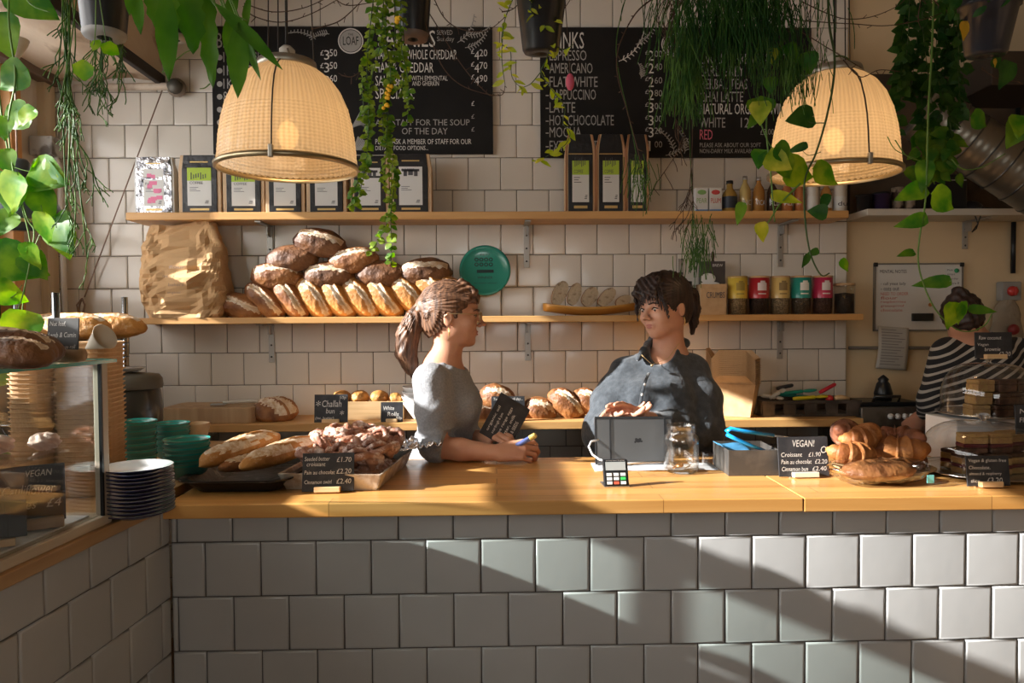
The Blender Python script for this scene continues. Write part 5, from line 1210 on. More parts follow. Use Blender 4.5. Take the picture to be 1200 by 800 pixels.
t = thing('wooden_offcut_bowl', 'small turned wooden cup between the bowls and the cutting board', 'cup', (P(232, 500, 2.56).x-.02, 2.60, ZL)); obj('cup_body', MB().lathe([(0, 0), (.03, 0), (.033, .06), (.045, .115), (.04, .115), (.03, .06), (0, .02)], 28), woodmat('old_bowl_wood', (.38, .24, .12), (.55, .38, .22), 'z', rough=.6), t)
# ------------------------------------------------------------------ smooth bodies (distance fields meshed into one surface)
class Field:
    def __init__(s, lo, hi, h):
        s.h = h; s.lo = np.array(lo, float); s.n = np.ceil((np.array(hi)-s.lo)/h).astype(int)+1
        s.d = np.full(s.n, .05, np.float32)
        s.ax = [s.lo[i]+np.arange(s.n[i])*h for i in range(3)]
    def _box(s, lo, hi):
        a = np.maximum(np.floor((np.array(lo)-s.lo)/s.h).astype(int), 0); b = np.minimum(np.ceil((np.array(hi)-s.lo)/s.h).astype(int)+1, s.n)
        if np.any(b <= a): return None
        sl = tuple(slice(a[i], b[i]) for i in range(3))
        g = np.meshgrid(*[s.ax[i][a[i]:b[i]] for i in range(3)], indexing='ij')
        return sl, g
    def _apply(s, sl, d, k, op):
        o = s.d[sl]
        if op == 'add':
            if k > 0:
                hh = np.maximum(k-np.abs(o-d), 0)/k; r = np.minimum(o, d)-hh*hh*k*.25
            else: r = np.minimum(o, d)
        elif op == 'sub':
            d = -d
            if k > 0:
                hh = np.maximum(k-np.abs(o-d), 0)/k; r = np.maximum(o, d)+hh*hh*k*.25
            else: r = np.maximum(o, d)
        elif op == 'and':
            r = np.maximum(o, d)
        s.d[sl] = r
    def cone(s, a, b, ra, rb, k=.01, op='add'):
        a = np.array(a, float); b = np.array(b, float); m = max(ra, rb)+k+.05
        q = s._box(np.minimum(a, b)-m, np.maximum(a, b)+m)
        if q is None: return s
        sl, g = q; ab = b-a; L = max(float(ab @ ab), 1e-9)
        t = np.clip(((g[0]-a[0])*ab[0]+(g[1]-a[1])*ab[1]+(g[2]-a[2])*ab[2])/L, 0, 1)
        d = np.sqrt((g[0]-a[0]-t*ab[0])**2+(g[1]-a[1]-t*ab[1])**2+(g[2]-a[2]-t*ab[2])**2)-(ra+(rb-ra)*t)
        s._apply(sl, d.astype(np.float32), k, op); return s
    def chain(s, pts, rs, k=.01, op='add'):
        for i in range(len(pts)-1): s.cone(pts[i], pts[i+1], rs[i], rs[i+1], k, op)
        return s
    def ell(s, c, r, k=.01, M=None, op='add'):
        """M: 3x3 whose columns are the ellipsoid's axes"""
        c = np.array(c, float); r = np.array(r, float); m = r.max()+k+.05
        q = s._box(c-m, c+m)
        if q is None: return s
        sl, g = q; x = [g[i]-c[i] for i in range(3)]
        if M is not None: x = [x[0]*M[0][i]+x[1]*M[1][i]+x[2]*M[2][i] for i in range(3)]
        k0 = np.sqrt(sum((x[i]/r[i])**2 for i in range(3))); k1 = np.sqrt(sum((x[i]/r[i]**2)**2 for i in range(3)))+1e-9
        s._apply(sl, (k0*(k0-1)/k1).astype(np.float32), k, op); return s
    def plane(s, p, n, lo=None, hi=None):
        """keep what lies behind the plane (n points to the removed side)"""
        q = s._box(lo if lo is not None else s.lo, hi if hi is not None else s.lo+s.n*s.h); sl, g = q; n = np.array(n, float); n /= np.linalg.norm(n)
        s._apply(sl, ((g[0]-p[0])*n[0]+(g[1]-p[1])*n[1]+(g[2]-p[2])*n[2]).astype(np.float32), 0, 'and'); return s
    def wrinkle(s, fn, lo, hi):
        q = s._box(lo, hi); sl, g = q; s.d[sl] += fn(*g).astype(np.float32); return s
    def mesh(s, name, mats, matfn=None):
        d = s.d; h = s.h; ins = d < 0
        c = np.zeros(np.array(d.shape)-1, np.int8)
        for i in (0, 1):
            for j in (0, 1):
                for k in (0, 1): c += ins[i:i+c.shape[0], j:j+c.shape[1], k:k+c.shape[2]]
        act = (c > 0) & (c < 8); idx = np.argwhere(act); N_ = len(idx)
        ids = np.full(c.shape, -1, np.int64); ids[act] = np.arange(N_)
        acc = np.zeros((N_, 3)); cnt = np.zeros(N_)
        cor = [(i, j, k) for i in (0, 1) for j in (0, 1) for k in (0, 1)]
        val = {q: d[idx[:, 0]+q[0], idx[:, 1]+q[1], idx[:, 2]+q[2]] for q in cor}
        for q in cor:
            for ax in range(3):
                if q[ax]: continue
                r = list(q); r[ax] = 1; r = tuple(r); a, b = val[q], val[r]; mk = (a < 0) != (b < 0)
                t = np.where(mk, a/(a-b+1e-12), 0)
                p = np.zeros((N_, 3)); p[:] = q; p[:, ax] += t
                acc[mk] += p[mk]; cnt[mk] += 1
        vs = s.lo+(idx+acc/cnt[:, None])*h
        F_ = []
        for ax in range(3):
            u, w_ = (ax+1) % 3, (ax+2) % 3
            sh = list(d.shape); sl0 = [slice(None)]*3; sl1 = [slice(None)]*3; sl0[ax] = slice(0, -1); sl1[ax] = slice(1, None)
            a = ins[tuple(sl0)]; b = ins[tuple(sl1)]; e = np.argwhere(a != b)
            e = e[(e[:, u] > 0) & (e[:, w_] > 0) & (e[:, u] < d.shape[u]-1) & (e[:, w_] < d.shape[w_]-1)]
            if not len(e): continue
            def cid(du, dw):
                f = e.copy(); f[:, u] -= du; f[:, w_] -= dw; return ids[f[:, 0], f[:, 1], f[:, 2]]
            quad_ = np.stack([cid(1, 1), cid(0, 1), cid(0, 0), cid(1, 0)], 1)
            fl = a[e[:, 0], e[:, 1], e[:, 2]]; quad_[~fl] = quad_[~fl][:, ::-1]; F_.append(quad_)
        F_ = np.concatenate(F_); F_ = F_[(F_ >= 0).all(1)]
        me = bpy.data.meshes.new(name); me.vertices.add(len(vs)); me.vertices.foreach_set('co', vs.astype(np.float32).ravel())
        me.loops.add(len(F_)*4); me.loops.foreach_set('vertex_index', F_.astype(np.int32).ravel())
        me.polygons.add(len(F_)); me.polygons.foreach_set('loop_start', np.arange(len(F_), dtype=np.int32)*4)
        me.polygons.foreach_set('loop_total', np.full(len(F_), 4, np.int32))
        for m in (mats if isinstance(mats, (list, tuple)) else [mats]): me.materials.append(m)
        if matfn is not None:
            cen = vs[F_].mean(1); me.polygons.foreach_set('material_index', matfn(cen).astype(np.int32))
        me.update(calc_edges=True); me.polygons.foreach_set('use_smooth', np.ones(len(F_), bool)); me.validate(); return me
class Frame:
    """a local frame: forward, left, up"""
    def __init__(s, o, fwd, up=(0, 0, 1), sc=1.0):
        s.o = V(o); s.f = V(fwd).normalized(); u = V(up); s.l = u.cross(s.f).normalized(); s.u = s.f.cross(s.l).normalized(); s.s = sc
    def p(s, f, l, u): return s.o+(s.f*f+s.l*l+s.u*u)*s.s
    @property
    def M(s): return [[s.f[i], s.l[i], s.u[i]] for i in range(3)]

def head(S_, H):
    k = H.s; M = H.M
    def E(c, r, kk, op='add'): S_.ell(H.p(*c), [x*k for x in r], kk*k, M, op)
    def Cn(a, b, ra, rb, kk, op='add'): S_.cone(H.p(*a), H.p(*b), ra*k, rb*k, kk*k, op)
    E((-.014, 0, .032), (.096, .077, .085), .01); E((.030, 0, -.028), (.058, .060, .082), .03)
    E((.040, 0, .028), (.046, .056, .046), .02); E((.034, 0, -.078), (.044, .045, .034), .025)
    E((.066, 0, -.098), (.017, .018, .014), .018)
    E((-.01, .05, -.05), (.03, .012, .03), .03); E((-.01, -.05, -.05), (.03, .012, .03), .03)
    for sg in (-1, 1):
        E((.085, sg*.031, -.004), (.014, .016, .012), .012, 'sub')
        E((.0735, sg*.031, -.005), (.0145, .0145, .0125), .002)
        Cn((.084, sg*.014, .013), (.076, sg*.044, .014), .007, .005, .010)
        E((.062, sg*.040, -.034), (.022, .018, .02), .02)
        E((-.008, sg*.077, -.012), (.017, .007, .030), .006); E((.000, sg*.084, -.010), (.009, .004, .018), .004, 'sub')
        E((.099, sg*.011, -.037), (.009, .007, .007), .006)
    Cn((.088, 0, .008), (.108, 0, -.028), .0065, .008, .012); E((.1135, 0, -.0315), (.010, .009, .008), .006)
    Cn((.084, -.014, -.060), (.084, .014, -.060), .0065, .0065, .008); Cn((.0835, -.013, -.069), (.0835, .013, -.069), .0068, .0068, .006)
    E((.099, 0, -.0645), (.008, .022, .0012), .002, 'sub')
def face_parts(parent, H, body_name='', skin_lip=None, brow=None, iris=None, look=(1, 0, -.1)):
    def part(nm, pts, rs, mt, n=8, flat=1.0):
        obj(nm, MB().tube([H.p(*p) for p in pts], [r*H.s for r in rs], n, flat=flat), mt, parent)
    k = H.s
    part('upper_lip', [(.0870, -.019, -.0625), (.0905, -.008, -.0605), (.0905, .008, -.0605), (.0870, .019, -.0625)], [.0015, .0036, .0036, .0015], skin_lip)
    part('lower_lip', [(.0860, -.017, -.067), (.0893, -.007, -.0695), (.0893, .007, -.0695), (.0860, .017, -.067)], [.0015, .0042, .0042, .0015], skin_lip)
    for sg in (-1, 1):
        part('eyebrow', [(.0945, sg*.013, .016), (.0925, sg*.030, .0205), (.080, sg*.048, .015)], [.0028, .0030, .0012], brow)
        c = H.p(.0755, sg*.031, -.005); m = MB(); m.sphere(c, .0125*k, 16, 12); e = obj('eyeball', m, mat('eye_white', (.62, .58, .54), .15, coat=.5), parent)
        d = (H.f*look[0]+H.l*look[1]+H.u*look[2]).normalized(); m = MB(); m.sphere(c+d*.0075*k, .0062*k, 12, 8); obj('iris', m, iris, e)
        part('eyelid', [(.0885, sg*.019, -.004), (.0905, sg*.030, .0035), (.082, sg*.044, -.002)], [.0018, .0024, .0016], brow)
def hand(S_, W, sc, curls, thumb, side=1, spread=.10, k_=.006):
    """W: Frame at the wrist, forward = fingers, up = back of the hand; side=+1 thumb to the left.
    curls: four (a, b, c) joint bends, index..little; thumb: three local points"""
    def p(f, l, u): return W.p(f*sc, l*sc*side, u*sc)
    S_.ell(p(.02, 0, 0), (.030*sc, .026*sc, .018*sc), .015, W.M)
    kn = [(.090, .030, .003), (.094, .010, .006), (.090, -.010, .005), (.080, -.029, .001)]
    for f, l, u in kn: S_.cone(p(.012, l*.55, 0), p(f, l, u), .0165*sc, .0115*sc, .012)
    S_.cone(p(.02, .018, -.006), p(.055, .034, -.008), .017*sc, .012*sc, .012)
    for i, ((f, l, u), ln, rr) in enumerate(zip(kn, (.040, .045, .041, .032), (.0095, .0098, .0092, .0082))):
        a = 0; pt = V((f, l, u)); sp = (l/.03)*spread; pts = [pt.copy()]
        for j, (seg, c_) in enumerate(zip((ln, ln*.62, ln*.50), curls[i])):
            a += c_; pt = pt+V((math.cos(a)*math.cos(sp), math.sin(sp), -math.sin(a)))*seg; pts.append(pt.copy())
        S_.chain([p(*q) for q in pts], [rr*sc*x for x in (1.08, 1.0, .92, .78)], k_*.6)
    S_.chain([p(*q) for q in thumb], [.016*sc, .012*sc, .0105*sc, .009*sc][:len(thumb)], k_)

def skinmat(name, c, c2):
    return mat(name, c, .48, n=(c2, 9, .4, .65), sss=.12, bump=(120, .06))
def hairmat(name, c1, c2, sx=(60, 60, 6)):
    if name in _mc: return _mc[name]
    m = bpy.data.materials.new(name); m.use_nodes = True; N, L = nodes(m); b = N['Principled BSDF']; b.inputs['Roughness'].default_value = .5; b.inputs['Specular IOR Level'].default_value = .45
    tc = N.new('ShaderNodeTexCoord'); mp = N.new('ShaderNodeMapping'); mp.inputs['Scale'].default_value = sx; L.new(tc.outputs['Object'], mp.inputs[0])
    t = N.new('ShaderNodeTexNoise'); t.inputs['Scale'].default_value = 1.6; t.inputs['Detail'].default_value = 5; L.new(mp.outputs[0], t.inputs[0])
    r = N.new('ShaderNodeMapRange'); r.inputs[1].default_value = .35; r.inputs[2].default_value = .7; L.new(t.outputs[0], r.inputs[0])
    x = N.new('ShaderNodeMix'); x.data_type = 'RGBA'; x.inputs[6].default_value = (*c1, 1); x.inputs[7].default_value = (*c2, 1); L.new(r.outputs[0], x.inputs[0]); L.new(x.outputs[2], b.inputs['Base Color'])
    _mc[name] = m; return m
def strands(mb, paths, n, spread, r0, seed, jitter=.004):
    """n strands following a path of (point, radius) with per-strand offsets"""
    r = random.Random(seed)
    for i in range(n):
        a = r.uniform(0, 2*PI); q = math.sqrt(r.uniform(.2, 1)); pts = []
        t0 = paths[0][0]; L = len(paths)
        off = r.uniform(-1, 1)
        for j, (p, rad) in enumerate(paths):
            nx = paths[min(j+1, L-1)][0]-paths[max(j-1, 0)][0]; nx.normalize(); s_ = nx.orthogonal().normalized(); b_ = nx.cross(s_)
            ref = V((0, 1, 0)); s_ = (ref-nx*ref.dot(nx)).normalized(); b_ = nx.cross(s_)
            pts.append(p+(s_*math.cos(a)+b_*math.sin(a))*rad*q*spread+V((r.uniform(-1, 1), r.uniform(-1, 1), r.uniform(-1, 1)))*jitter)
        # smooth resample
        out = []
        for j in range(L-1):
            p0, p1, p2, p3 = pts[max(j-1, 0)], pts[j], pts[j+1], pts[min(j+2, L-1)]
            for u in (0, .33, .66):
                out.append(.5*((2*p1)+(p2-p0)*u+(2*p0-5*p1+4*p2-p3)*u*u+(3*p1-p0-3*p2+p3)*u**3))
        out.append(pts[-1]); k = len(out)
        mb.tube(out, [r0*(1-.6*(x/k)) for x in range(k)], 4, cap=False)
np.seterr(all='ignore')
RES = .004

# ================= woman 1: ponytail, grey top, leaning on the worktop
root = thing('person', 'woman with brown ponytail and glasses in a grey top, holding a marker', 'person', (P(520, 530, 2.72).x, 2.72, 0))
O1 = root.location
YA = 2.70
Hd = Frame(P(530.5, 369, YA), (1, -.06, -.02), (.04, .0, 1), 1.0)
skin1 = skinmat('skin_warm', (.58, .30, .19), (.50, .23, .14))
lo_ = (O1.x-.36, 2.28, 0.0); hi_ = (O1.x+.42, 3.0, 1.66)
B_ = Field(lo_, hi_, RES)
head(B_, Hd)
nb = P(517, 428, YA); ch = P(522, 470, YA+.02); wa = P(527, 520, YA+.05); hp = V((O1.x-.02, YA+.10, .93))
B_.chain([Hd.p(-.022, 0, -.05), P(524, 412, YA), nb], [.052, .050, .060], .02)
B_.chain([nb, P(518, 440, YA)], [.060, .07], .03)
B_.ell(ch, (.105, .155, .15), .05); B_.ell(wa, (.10, .135, .15), .05); B_.ell(hp, (.12, .17, .14), .05)
for sg in (-1, 1):
    B_.ell(P(545, 474, YA)+V((.0, sg*.07, -.005)), (.050, .055, .055), .03)
    B_.ell(V((hp.x-.03, hp.y+sg*.085, .86)), (.09, .09, .12), .05)
    B_.chain([V((hp.x, hp.y+sg*.09, .85)), V((hp.x+.02, hp.y+sg*.09, .48)), V((hp.x-.01, hp.y+sg*.09, .09)), V((hp.x+.12, hp.y+sg*.10, .04))], [.085, .058, .040, .036], .02)
# near arm (towards the viewer) lies on the worktop
shN = P(505, 446, YA-.135); elN = P(512, 524, 2.545); elN.z = max(elN.z, TOPZ+.042); wrN = P(583, 524, 2.50); wrN.z = TOPZ+.034
B_.chain([shN, shN*.5+elN*.5, elN], [.052, .045, .040], .02)
B_.chain([elN, elN*.6+wrN*.4, wrN], [.040, .038, .027], .015)
Wn = Frame(wrN, (P(610, 522, 2.50)-P(583, 525, 2.50)).normalized()*1.0, (.1, -.75, .65))
hand(B_, Wn, 1.0, [(.45, .75, .4), (.55, .8, .45), (.6, .85, .5), (.65, .8, .5)], [(.015, .020, -.012), (.048, .040, -.022), (.078, .036, -.026), (.102, .028, -.026)], side=1)
# far arm holds the black card in front of the belly
shF = P(520, 446, YA+.15); elF = P(545, 515, YA+.12); wrF = P(566, 512, 2.64)
B_.chain([shF, elF], [.050, .040], .02); B_.chain([elF, wrF], [.038, .026], .015)
Wf = Frame(wrF, (.6, -.55, .15), (-.3, -.2, 1))
hand(B_, Wf, .95, [(.5, .9, .5)]*4, [(.015, .020, -.012), (.045, .040, -.02), (.075, .036, -.03)], side=-1)
me = B_.mesh('body', skin1); obj('body', me, None, root)
# grey top
T_ = Field((lo_[0], lo_[1], .82), (hi_[0], hi_[1], 1.46), RES)
e = .010
T_.chain([P(517, 432, YA), P(518, 440, YA)], [.062, .075], .03)
T_.ell(ch, (.105+e, .155+e, .15+e), .05); T_.ell(wa, (.10+e, .135+e, .15+e), .05); T_.ell(hp, (.12+e, .17+e, .14+e), .05)
for sg in (-1, 1): T_.ell(P(545, 474, YA)+V((.0, sg*.07, -.005)), (.050+e, .055+e, .055+e), .04)
slN = elN*.96+shN*.04
T_.chain([shN, shN*.55+elN*.45, slN, slN+(wrN-elN)*.10+V((0, 0, .0))], [.056+e, .050+e, .047+e, .046+e], .03)
T_.chain([shF, elF, elF*.8+wrF*.2], [.054+e, .046+e, .044+e], .03)
def wr1(x, y, z):
    w_ = .0020*np.sin((z*95+x*60+3*np.sin(y*22)))*np.clip((1.22-z)*4, 0, 1)+.0009*np.sin(x*120-z*60+np.sin(z*40)*2)
    w_ += .0016*np.sin(z*230+y*130)*np.clip((1.14-z)*10, 0, 1); return w_
T_.wrinkle(wr1, (lo_[0], lo_[1], .82), (hi_[0], hi_[1], 1.46))
nk = P(531, 420, YA)
T_.ell(nk+V((.012, 0, .012)), (.075, .082, .058), .006, op='sub')
T_.plane(elN+(wrN-elN)*.13+V((.0, 0, 0)), (wrN-elN)+V((0, 0, -.02)), (elN.x+.0, 2.3, .95), (hi_[0], 2.58, elN.z+.06))
T_.plane((0, 0, .88), (0, 0, -1))
top1 = mat('heather_grey_jersey', (.24, .25, .27), .85, n=((.30, .31, .33), 160, .4, .6), bump=(90, .25), sheen=.2)
obj('grey_top', T_.mesh('grey_top', top1), None, root)
# jeans
J_ = Field((lo_[0], lo_[1]+.2, .0), (hi_[0], hi_[1], .96), .008); e = .012
J_.ell(hp, (.12+e, .17+e, .14+e), .05)
for sg in (-1, 1):
    J_.ell(V((hp.x-.03, hp.y+sg*.085, .86)), (.09+e, .09+e, .12+e), .05)
    J_.chain([V((hp.x, hp.y+sg*.09, .85)), V((hp.x+.02, hp.y+sg*.09, .48)), V((hp.x-.01, hp.y+sg*.09, .10))], [.085+e, .065+e, .05+e], .02)
J_.plane((0, 0, .93), (0, 0, 1)); J_.plane((0, 0, .07), (0, 0, -1))
denim = mat('dark_denim', (.03, .04, .07), .85, bump=(90, .3)); obj('jeans', J_.mesh('jeans', denim), None, root)
# hair
h1 = hairmat('hair_brown', (.055, .025, .014), (.24, .12, .065))
A_ = Field(Hd.p(0, 0, 0)-V((.26, .17, .30)), Hd.p(0, 0, 0)+V((.17, .17, .20)), .0035)
def Eh(F2, H, c, r, kk, op='add'): F2.ell(H.p(*c), r, kk, H.M, op)
Eh(A_, Hd, (-.016, 0, .036), (.108, .087, .093), .0); Eh(A_, Hd, (-.05, 0, -.02), (.068, .072, .075), .03); Eh(A_, Hd, (.035, 0, .072), (.052, .062, .040), .02)
A_.ell(Hd.p(.085, 0, -.045), (.075, .12, .093), .008, Hd.M, op='sub')
A_.ell(Hd.p(-.004, -.088, -.020), (.024, .03, .030), .006, Hd.M, op='sub'); A_.ell(Hd.p(-.004, .088, -.020), (.024, .03, .030), .006, Hd.M, op='sub')
A_.cone(Hd.p(-.02, 0, -.135), Hd.p(-.03, 0, -.08), .065, .055, .01, op='sub')
tie = P(495.5, 359, YA)
for sg in (-1, 1):
    A_.chain([Hd.p(.03, sg*.02, .125), Hd.p(.080, sg*.040, .085), Hd.p(.086, sg*.055, .040)], [.010, .009, .003], .010); A_.chain([Hd.p(.05, sg*.01, .112), Hd.p(.088, sg*.015, .068), Hd.p(.093, sg*.034, .034)], [.010, .007, .002], .010)
A_.cone(Hd.p(-.08, 0, .02), tie, .045, .026, .03)
pt = [tie, P(487, 372, YA), P(478, 392, YA), P(476, 412, YA), P(481, 428, YA), P(485, 442, YA)]; pr = [.022, .034, .040, .038, .028, .008]
A_.chain(pt, pr, .012)
def hw(x, y, z):
    dx = (x-tie.x); dz = (z-tie.z)
    return .0022*np.sin(np.arctan2(dz, dx+1e-6)*46+y*120+4*np.sin(y*30))*np.clip(np.sqrt(dx*dx+dz*dz)*12, 0, 1)+.0020*np.sin(x*260+y*310)*(z < tie.z-.02)
A_.wrinkle(hw, A_.lo, A_.lo+A_.n*A_.h)
hr = obj('hair', A_.mesh('hair', h1), None, root)
m = MB(); strands(m, [(p, r) for p, r in zip(pt, [x*1.05 for x in pr])], 170, 1.0, .0016, 5)
r_ = random.Random(4)
for i in range(90):     # swept strands from the hairline to the tie
    a = r_.uniform(-1.2, 1.25); b = r_.uniform(-.2, .9)
    st = Hd.p(.055+.03*math.cos(a)*b, -.080*math.sin(abs(a))*(1 if r_.random() < .8 else -1), .02+.09*math.cos(a)*.95); mid = Hd.p(-.03, (st-Hd.o).dot(Hd.l)*1.05, (st-Hd.o).dot(Hd.u)*.75+.03)
    q = [st, mid, tie+V((.02, r_.uniform(-.015, .015), r_.uniform(-.01, .015))), tie]
    c_ = Hd.p(-.016, 0, .036)
    out = []
    for t_ in [x/9 for x in range(10)]:
        p_ = (1-t_)**3*q[0]+3*(1-t_)**2*t_*q[1]+3*(1-t_)*t_**2*q[2]+t_**3*q[3]
        d = p_-c_; lf, ll, lu = d.dot(Hd.f)/.108, d.dot(Hd.l)/.087, d.dot(Hd.u)/.093; n_ = math.sqrt(lf*lf+ll*ll+lu*lu)
        if n_ < 1.015 and t_ < .85: p_ = c_+d*(1.02/max(n_, .3))
        out.append(p_)
    m.tube(out, .0013, 4, cap=False)
obj('hair_strands', m, h1, hr)
m = MB(); m.lathe([(.020, -.006), (.026, -.003), (.026, .003), (.020, .006)], 20); o = obj('hair_tie', m, M_blackpl, hr); o.location = tie; o.rotation_euler = (0, 1.1, 0)
face_parts(root, Hd, '', mat('lips_rose', (.42, .13, .10), .4), mat('brow_brown', (.10, .05, .03), .7), mat('iris_brown', (.05, .025, .015), .2), (1, 0, .02))
# glasses
gl = MB()
for sg in (-1, 1):
    gl.tube([Hd.p(.103, sg*.032+.021*math.cos(q*PI/10), -.006+.019*math.sin(q*PI/10)) for q in range(21)], .0016, 6, cap=False)
    gl.tube([Hd.p(.102, sg*.053, .002), Hd.p(.05, sg*.078, .004), Hd.p(-.008, sg*.086, .004), Hd.p(-.022, sg*.084, -.010)], .0015, 6)
gl.tube([Hd.p(.103, -.011, -.001), Hd.p(.109, 0, .002), Hd.p(.103, .011, -.001)], .0011, 6)
obj('spectacles', gl, mat('wire_gold', (.55, .40, .22), .3, .9), root)
m = MB()
for dx in (0, .012): m.tube([Hd.p(-.004, -.083, -.045), Hd.p(-.003+dx*.3, -.085, -.062), Hd.p(-.004, -.083, -.078)], .0012, 6)
obj('earring', m, M_gold, root)
# marker in her hand, black menu card
tc_ = P(607, 521, 2.50); td = (P(629, 509, 2.47)-P(607, 521, 2.50)).normalized()
t = thing('marker_pen', 'blue and yellow topped marker pen held by the ponytailed woman', 'marker pen', tc_+td*.03, V((0, 0, 1)).rotation_difference(td).to_euler())
obj('barrel', MB().lathe([(0, -.07), (.007, -.07), (.0085, -.06), (.0085, .022), (0, .022)], 16), mat('pen_blue', (.16, .22, .55), .35), t)
obj('cap', MB().lathe([(0, .022), (.0095, .022), (.0095, .042), (.007, .046), (0, .046)], 16), mat('pen_yellow', (.75, .55, .15), .35), t)
Ym = 2.58; cc = P(594, 490, Ym)
t = thing('menu_card', 'black handwritten menu card held tilted by the ponytailed woman', 'menu card', P(592, 493, Ym), (-.12, math.radians(32), .25))
k = S(Ym); w_, h = 21*k, 27*k
m = MB(); m.box((-w_, 0, -h), (w_, .003, h)); obj('card', m, M_slate, t, bevel=.001)
m = MB()
for i, s in enumerate(('OATS & SEEDS', 'butter, milk', 'free range eggs', 'sourdough & jam', 'organic oil')):
    vs0 = len(m.v); text(m, s, -h*.75, -w_*.75+i*w_*.33, h*1.4*(.7+.3*((i*7) % 3)/2), w_*.2, 0, y=-.001)
    m.v[vs0:] = [(-z, y, x) for x, y, z in m.v[vs0:]]
obj('lettering', m, M_chalk, t)
bpy.context.view_layer.update()
for c in kids(root): c.matrix_parent_inverse = root.matrix_world.inverted()

# ================= woman 2: dark hair, dark linen shirt, at the tablet
root = thing('person', 'woman with dark hair in a loose dark linen shirt, hands above the tablet', 'person', (P(770, 530, 2.80).x, 2.80, 0))
O2 = root.location; YB2 = 2.78
H2 = Frame(P(778, 359, YB2-.02), (-.80, -.58, -.10), (-.06, .0, 1), 1.0)
skin2 = skinmat('skin_fair', (.62, .35, .24), (.55, .27, .18))
lo_ = (O2.x-.36, 2.34, 0.0); hi_ = (O2.x+.36, 3.08, 1.70)
B_ = Field(lo_, hi_, RES); head(B_, H2)
nb = P(785, 412, YB2+.02); ch = P(771, 468, YB2+.03); wa = P(772, 530, YB2+.05); hp = V((O2.x, YB2+.08, .92))
B_.chain([H2.p(-.022, 0, -.05), P(783, 400, YB2), nb], [.056, .053, .065], .02)
B_.ell(P(778, 428, YB2+.01), (.10, .07, .06), .04)
B_.ell(ch, (.155, .125, .15), .06); B_.ell(wa, (.165, .125, .16), .06); B_.ell(hp, (.185, .14, .15), .06)
B_.ell(P(748, 470, YB2-.08), (.065, .06, .062), .03); B_.ell(P(786, 472, YB2-.08), (.065, .06, .062), .03)
for sg in (-1, 1):
    B_.chain([V((hp.x+sg*.10, hp.y, .85)), V((hp.x+sg*.10, hp.y+.0, .48)), V((hp.x+sg*.10, hp.y+.03, .09)), V((hp.x+sg*.11, hp.y-.10, .04))], [.10, .065, .045, .038], .02)
shR = P(733, 437, YB2+.0); elR = P(706, 506, 2.70); wrR = P(712, 489, 2.555); 
shL = P(811, 434, YB2+.03); elL = P(824, 508, 2.70); wrL = P(752, 489, 2.555)
for s_, e_, w2 in ((shR, elR, wrR), (shL, elL, wrL)):
    B_.chain([s_, s_*.5+e_*.5, e_], [.058, .050, .042], .03); B_.chain([e_, e_*.6+w2*.4, w2], [.042, .037, .026], .015)
Wr = Frame(wrR, P(742, 485, 2.50)-wrR, (-.25, .3, -1)); hand(B_, Wr, .95, [(.15, .25, .2), (.15, .25, .2), (.2, .3, .2), (.25, .3, .25)], [(.015, .020, -.010), (.045, .042, -.012), (.072, .056, -.016), (.094, .060, -.02)], side=1)
Wl = Frame(wrL, P(722, 477, 2.50)-wrL, (.15, .6, .75)); hand(B_, Wl, .95, [(.1, .25, .2), (.12, .25, .2), (.18, .3, .2), (.25, .3, .25)], [(.015, .020, -.010), (.045, .040, -.02), (.072, .048, -.03), (.094, .050, -.036)], side=1)
obj('body', B_.mesh('body', skin2), None, root)
T_ = Field((lo_[0]-.04, lo_[1], .82), (hi_[0]+.04, hi_[1], 1.50), RES); e = .018
T_.ell(P(776, 424, YB2+.01), (.105, .085, .058), .06); T_.ell(ch, (.155+e, .125+e+.02, .14+e), .06); T_.ell(wa, (.170+e, .13+e+.02, .17+e), .06); T_.ell(hp, (.19+e, .15+e, .16+e), .05)
T_.ell(P(748, 470, YB2-.08), (.065+e, .06+e, .062+e), .05); T_.ell(P(786, 472, YB2-.08), (.065+e, .06+e, .062+e), .05)
T_.chain([shR, shR*.5+elR*.5+V((-.008, 0, 0)), elR, elR*.30+wrR*.70], [.045+e, .055+e, .052+e, .034], .04)
T_.chain([shL, shL*.5+elL*.5+V((.008, 0, 0)), elL, elL*.22+wrL*.78], [.046+e, .060+e, .054+e, .034], .04)
# collar
cpt = P(783, 404, YB2+.015)
for sg, q0, q1 in ((1, P(803, 402, YB2+.02), P(776, 424, YB2-.085)), (-1, P(760, 404, YB2+.03), P(748, 420, YB2-.075))): T_.chain([q0, q0*.5+q1*.5+V((0, -.008, .004)), q1], [.016, .014, .010], .012)
T_.chain([P(803, 402, YB2+.02), P(795, 396, YB2+.09), P(765, 398, YB2+.09), P(760, 404, YB2+.03)], [.016, .016, .016, .016], .012)
def wr2(x, y, z):
    u = x-O2.x
    w_ = .0030*np.sin(u*70+5*np.sin(z*9)+y*25)*np.clip((1.30-z)*5, 0, 1)*np.clip(.5+.5*np.sin(z*13+u*7), .1, 1)
    w_ += .0022*np.sin(z*55+u*38+2*np.sin(y*25))*np.clip((np.abs(u)-.12)*14, 0, 1); return w_
T_.wrinkle(wr2, T_.lo, T_.lo+T_.n*T_.h)
T_.chain([cpt+V((0, 0, .05)), cpt+V((-.01, -.01, -.02))], [.058, .060], .004, op='sub')
T_.chain([P(777, 408, 2.70), P(768, 428, 2.635), P(758, 449, 2.605)], [.055, .044, .012], .004, op='sub')
T_.cone(P(777, 408, YB2-.03), P(772, 418, YB2-.10), .05, .038, .004, op='sub')
T_.plane((0, 0, .86), (0, 0, -1))
linen = mat('dark_linen', (.030, .038, .048), .85, n=((.055, .066, .080), 40, .4, .65), bump=(70, .3), sheen=.3)
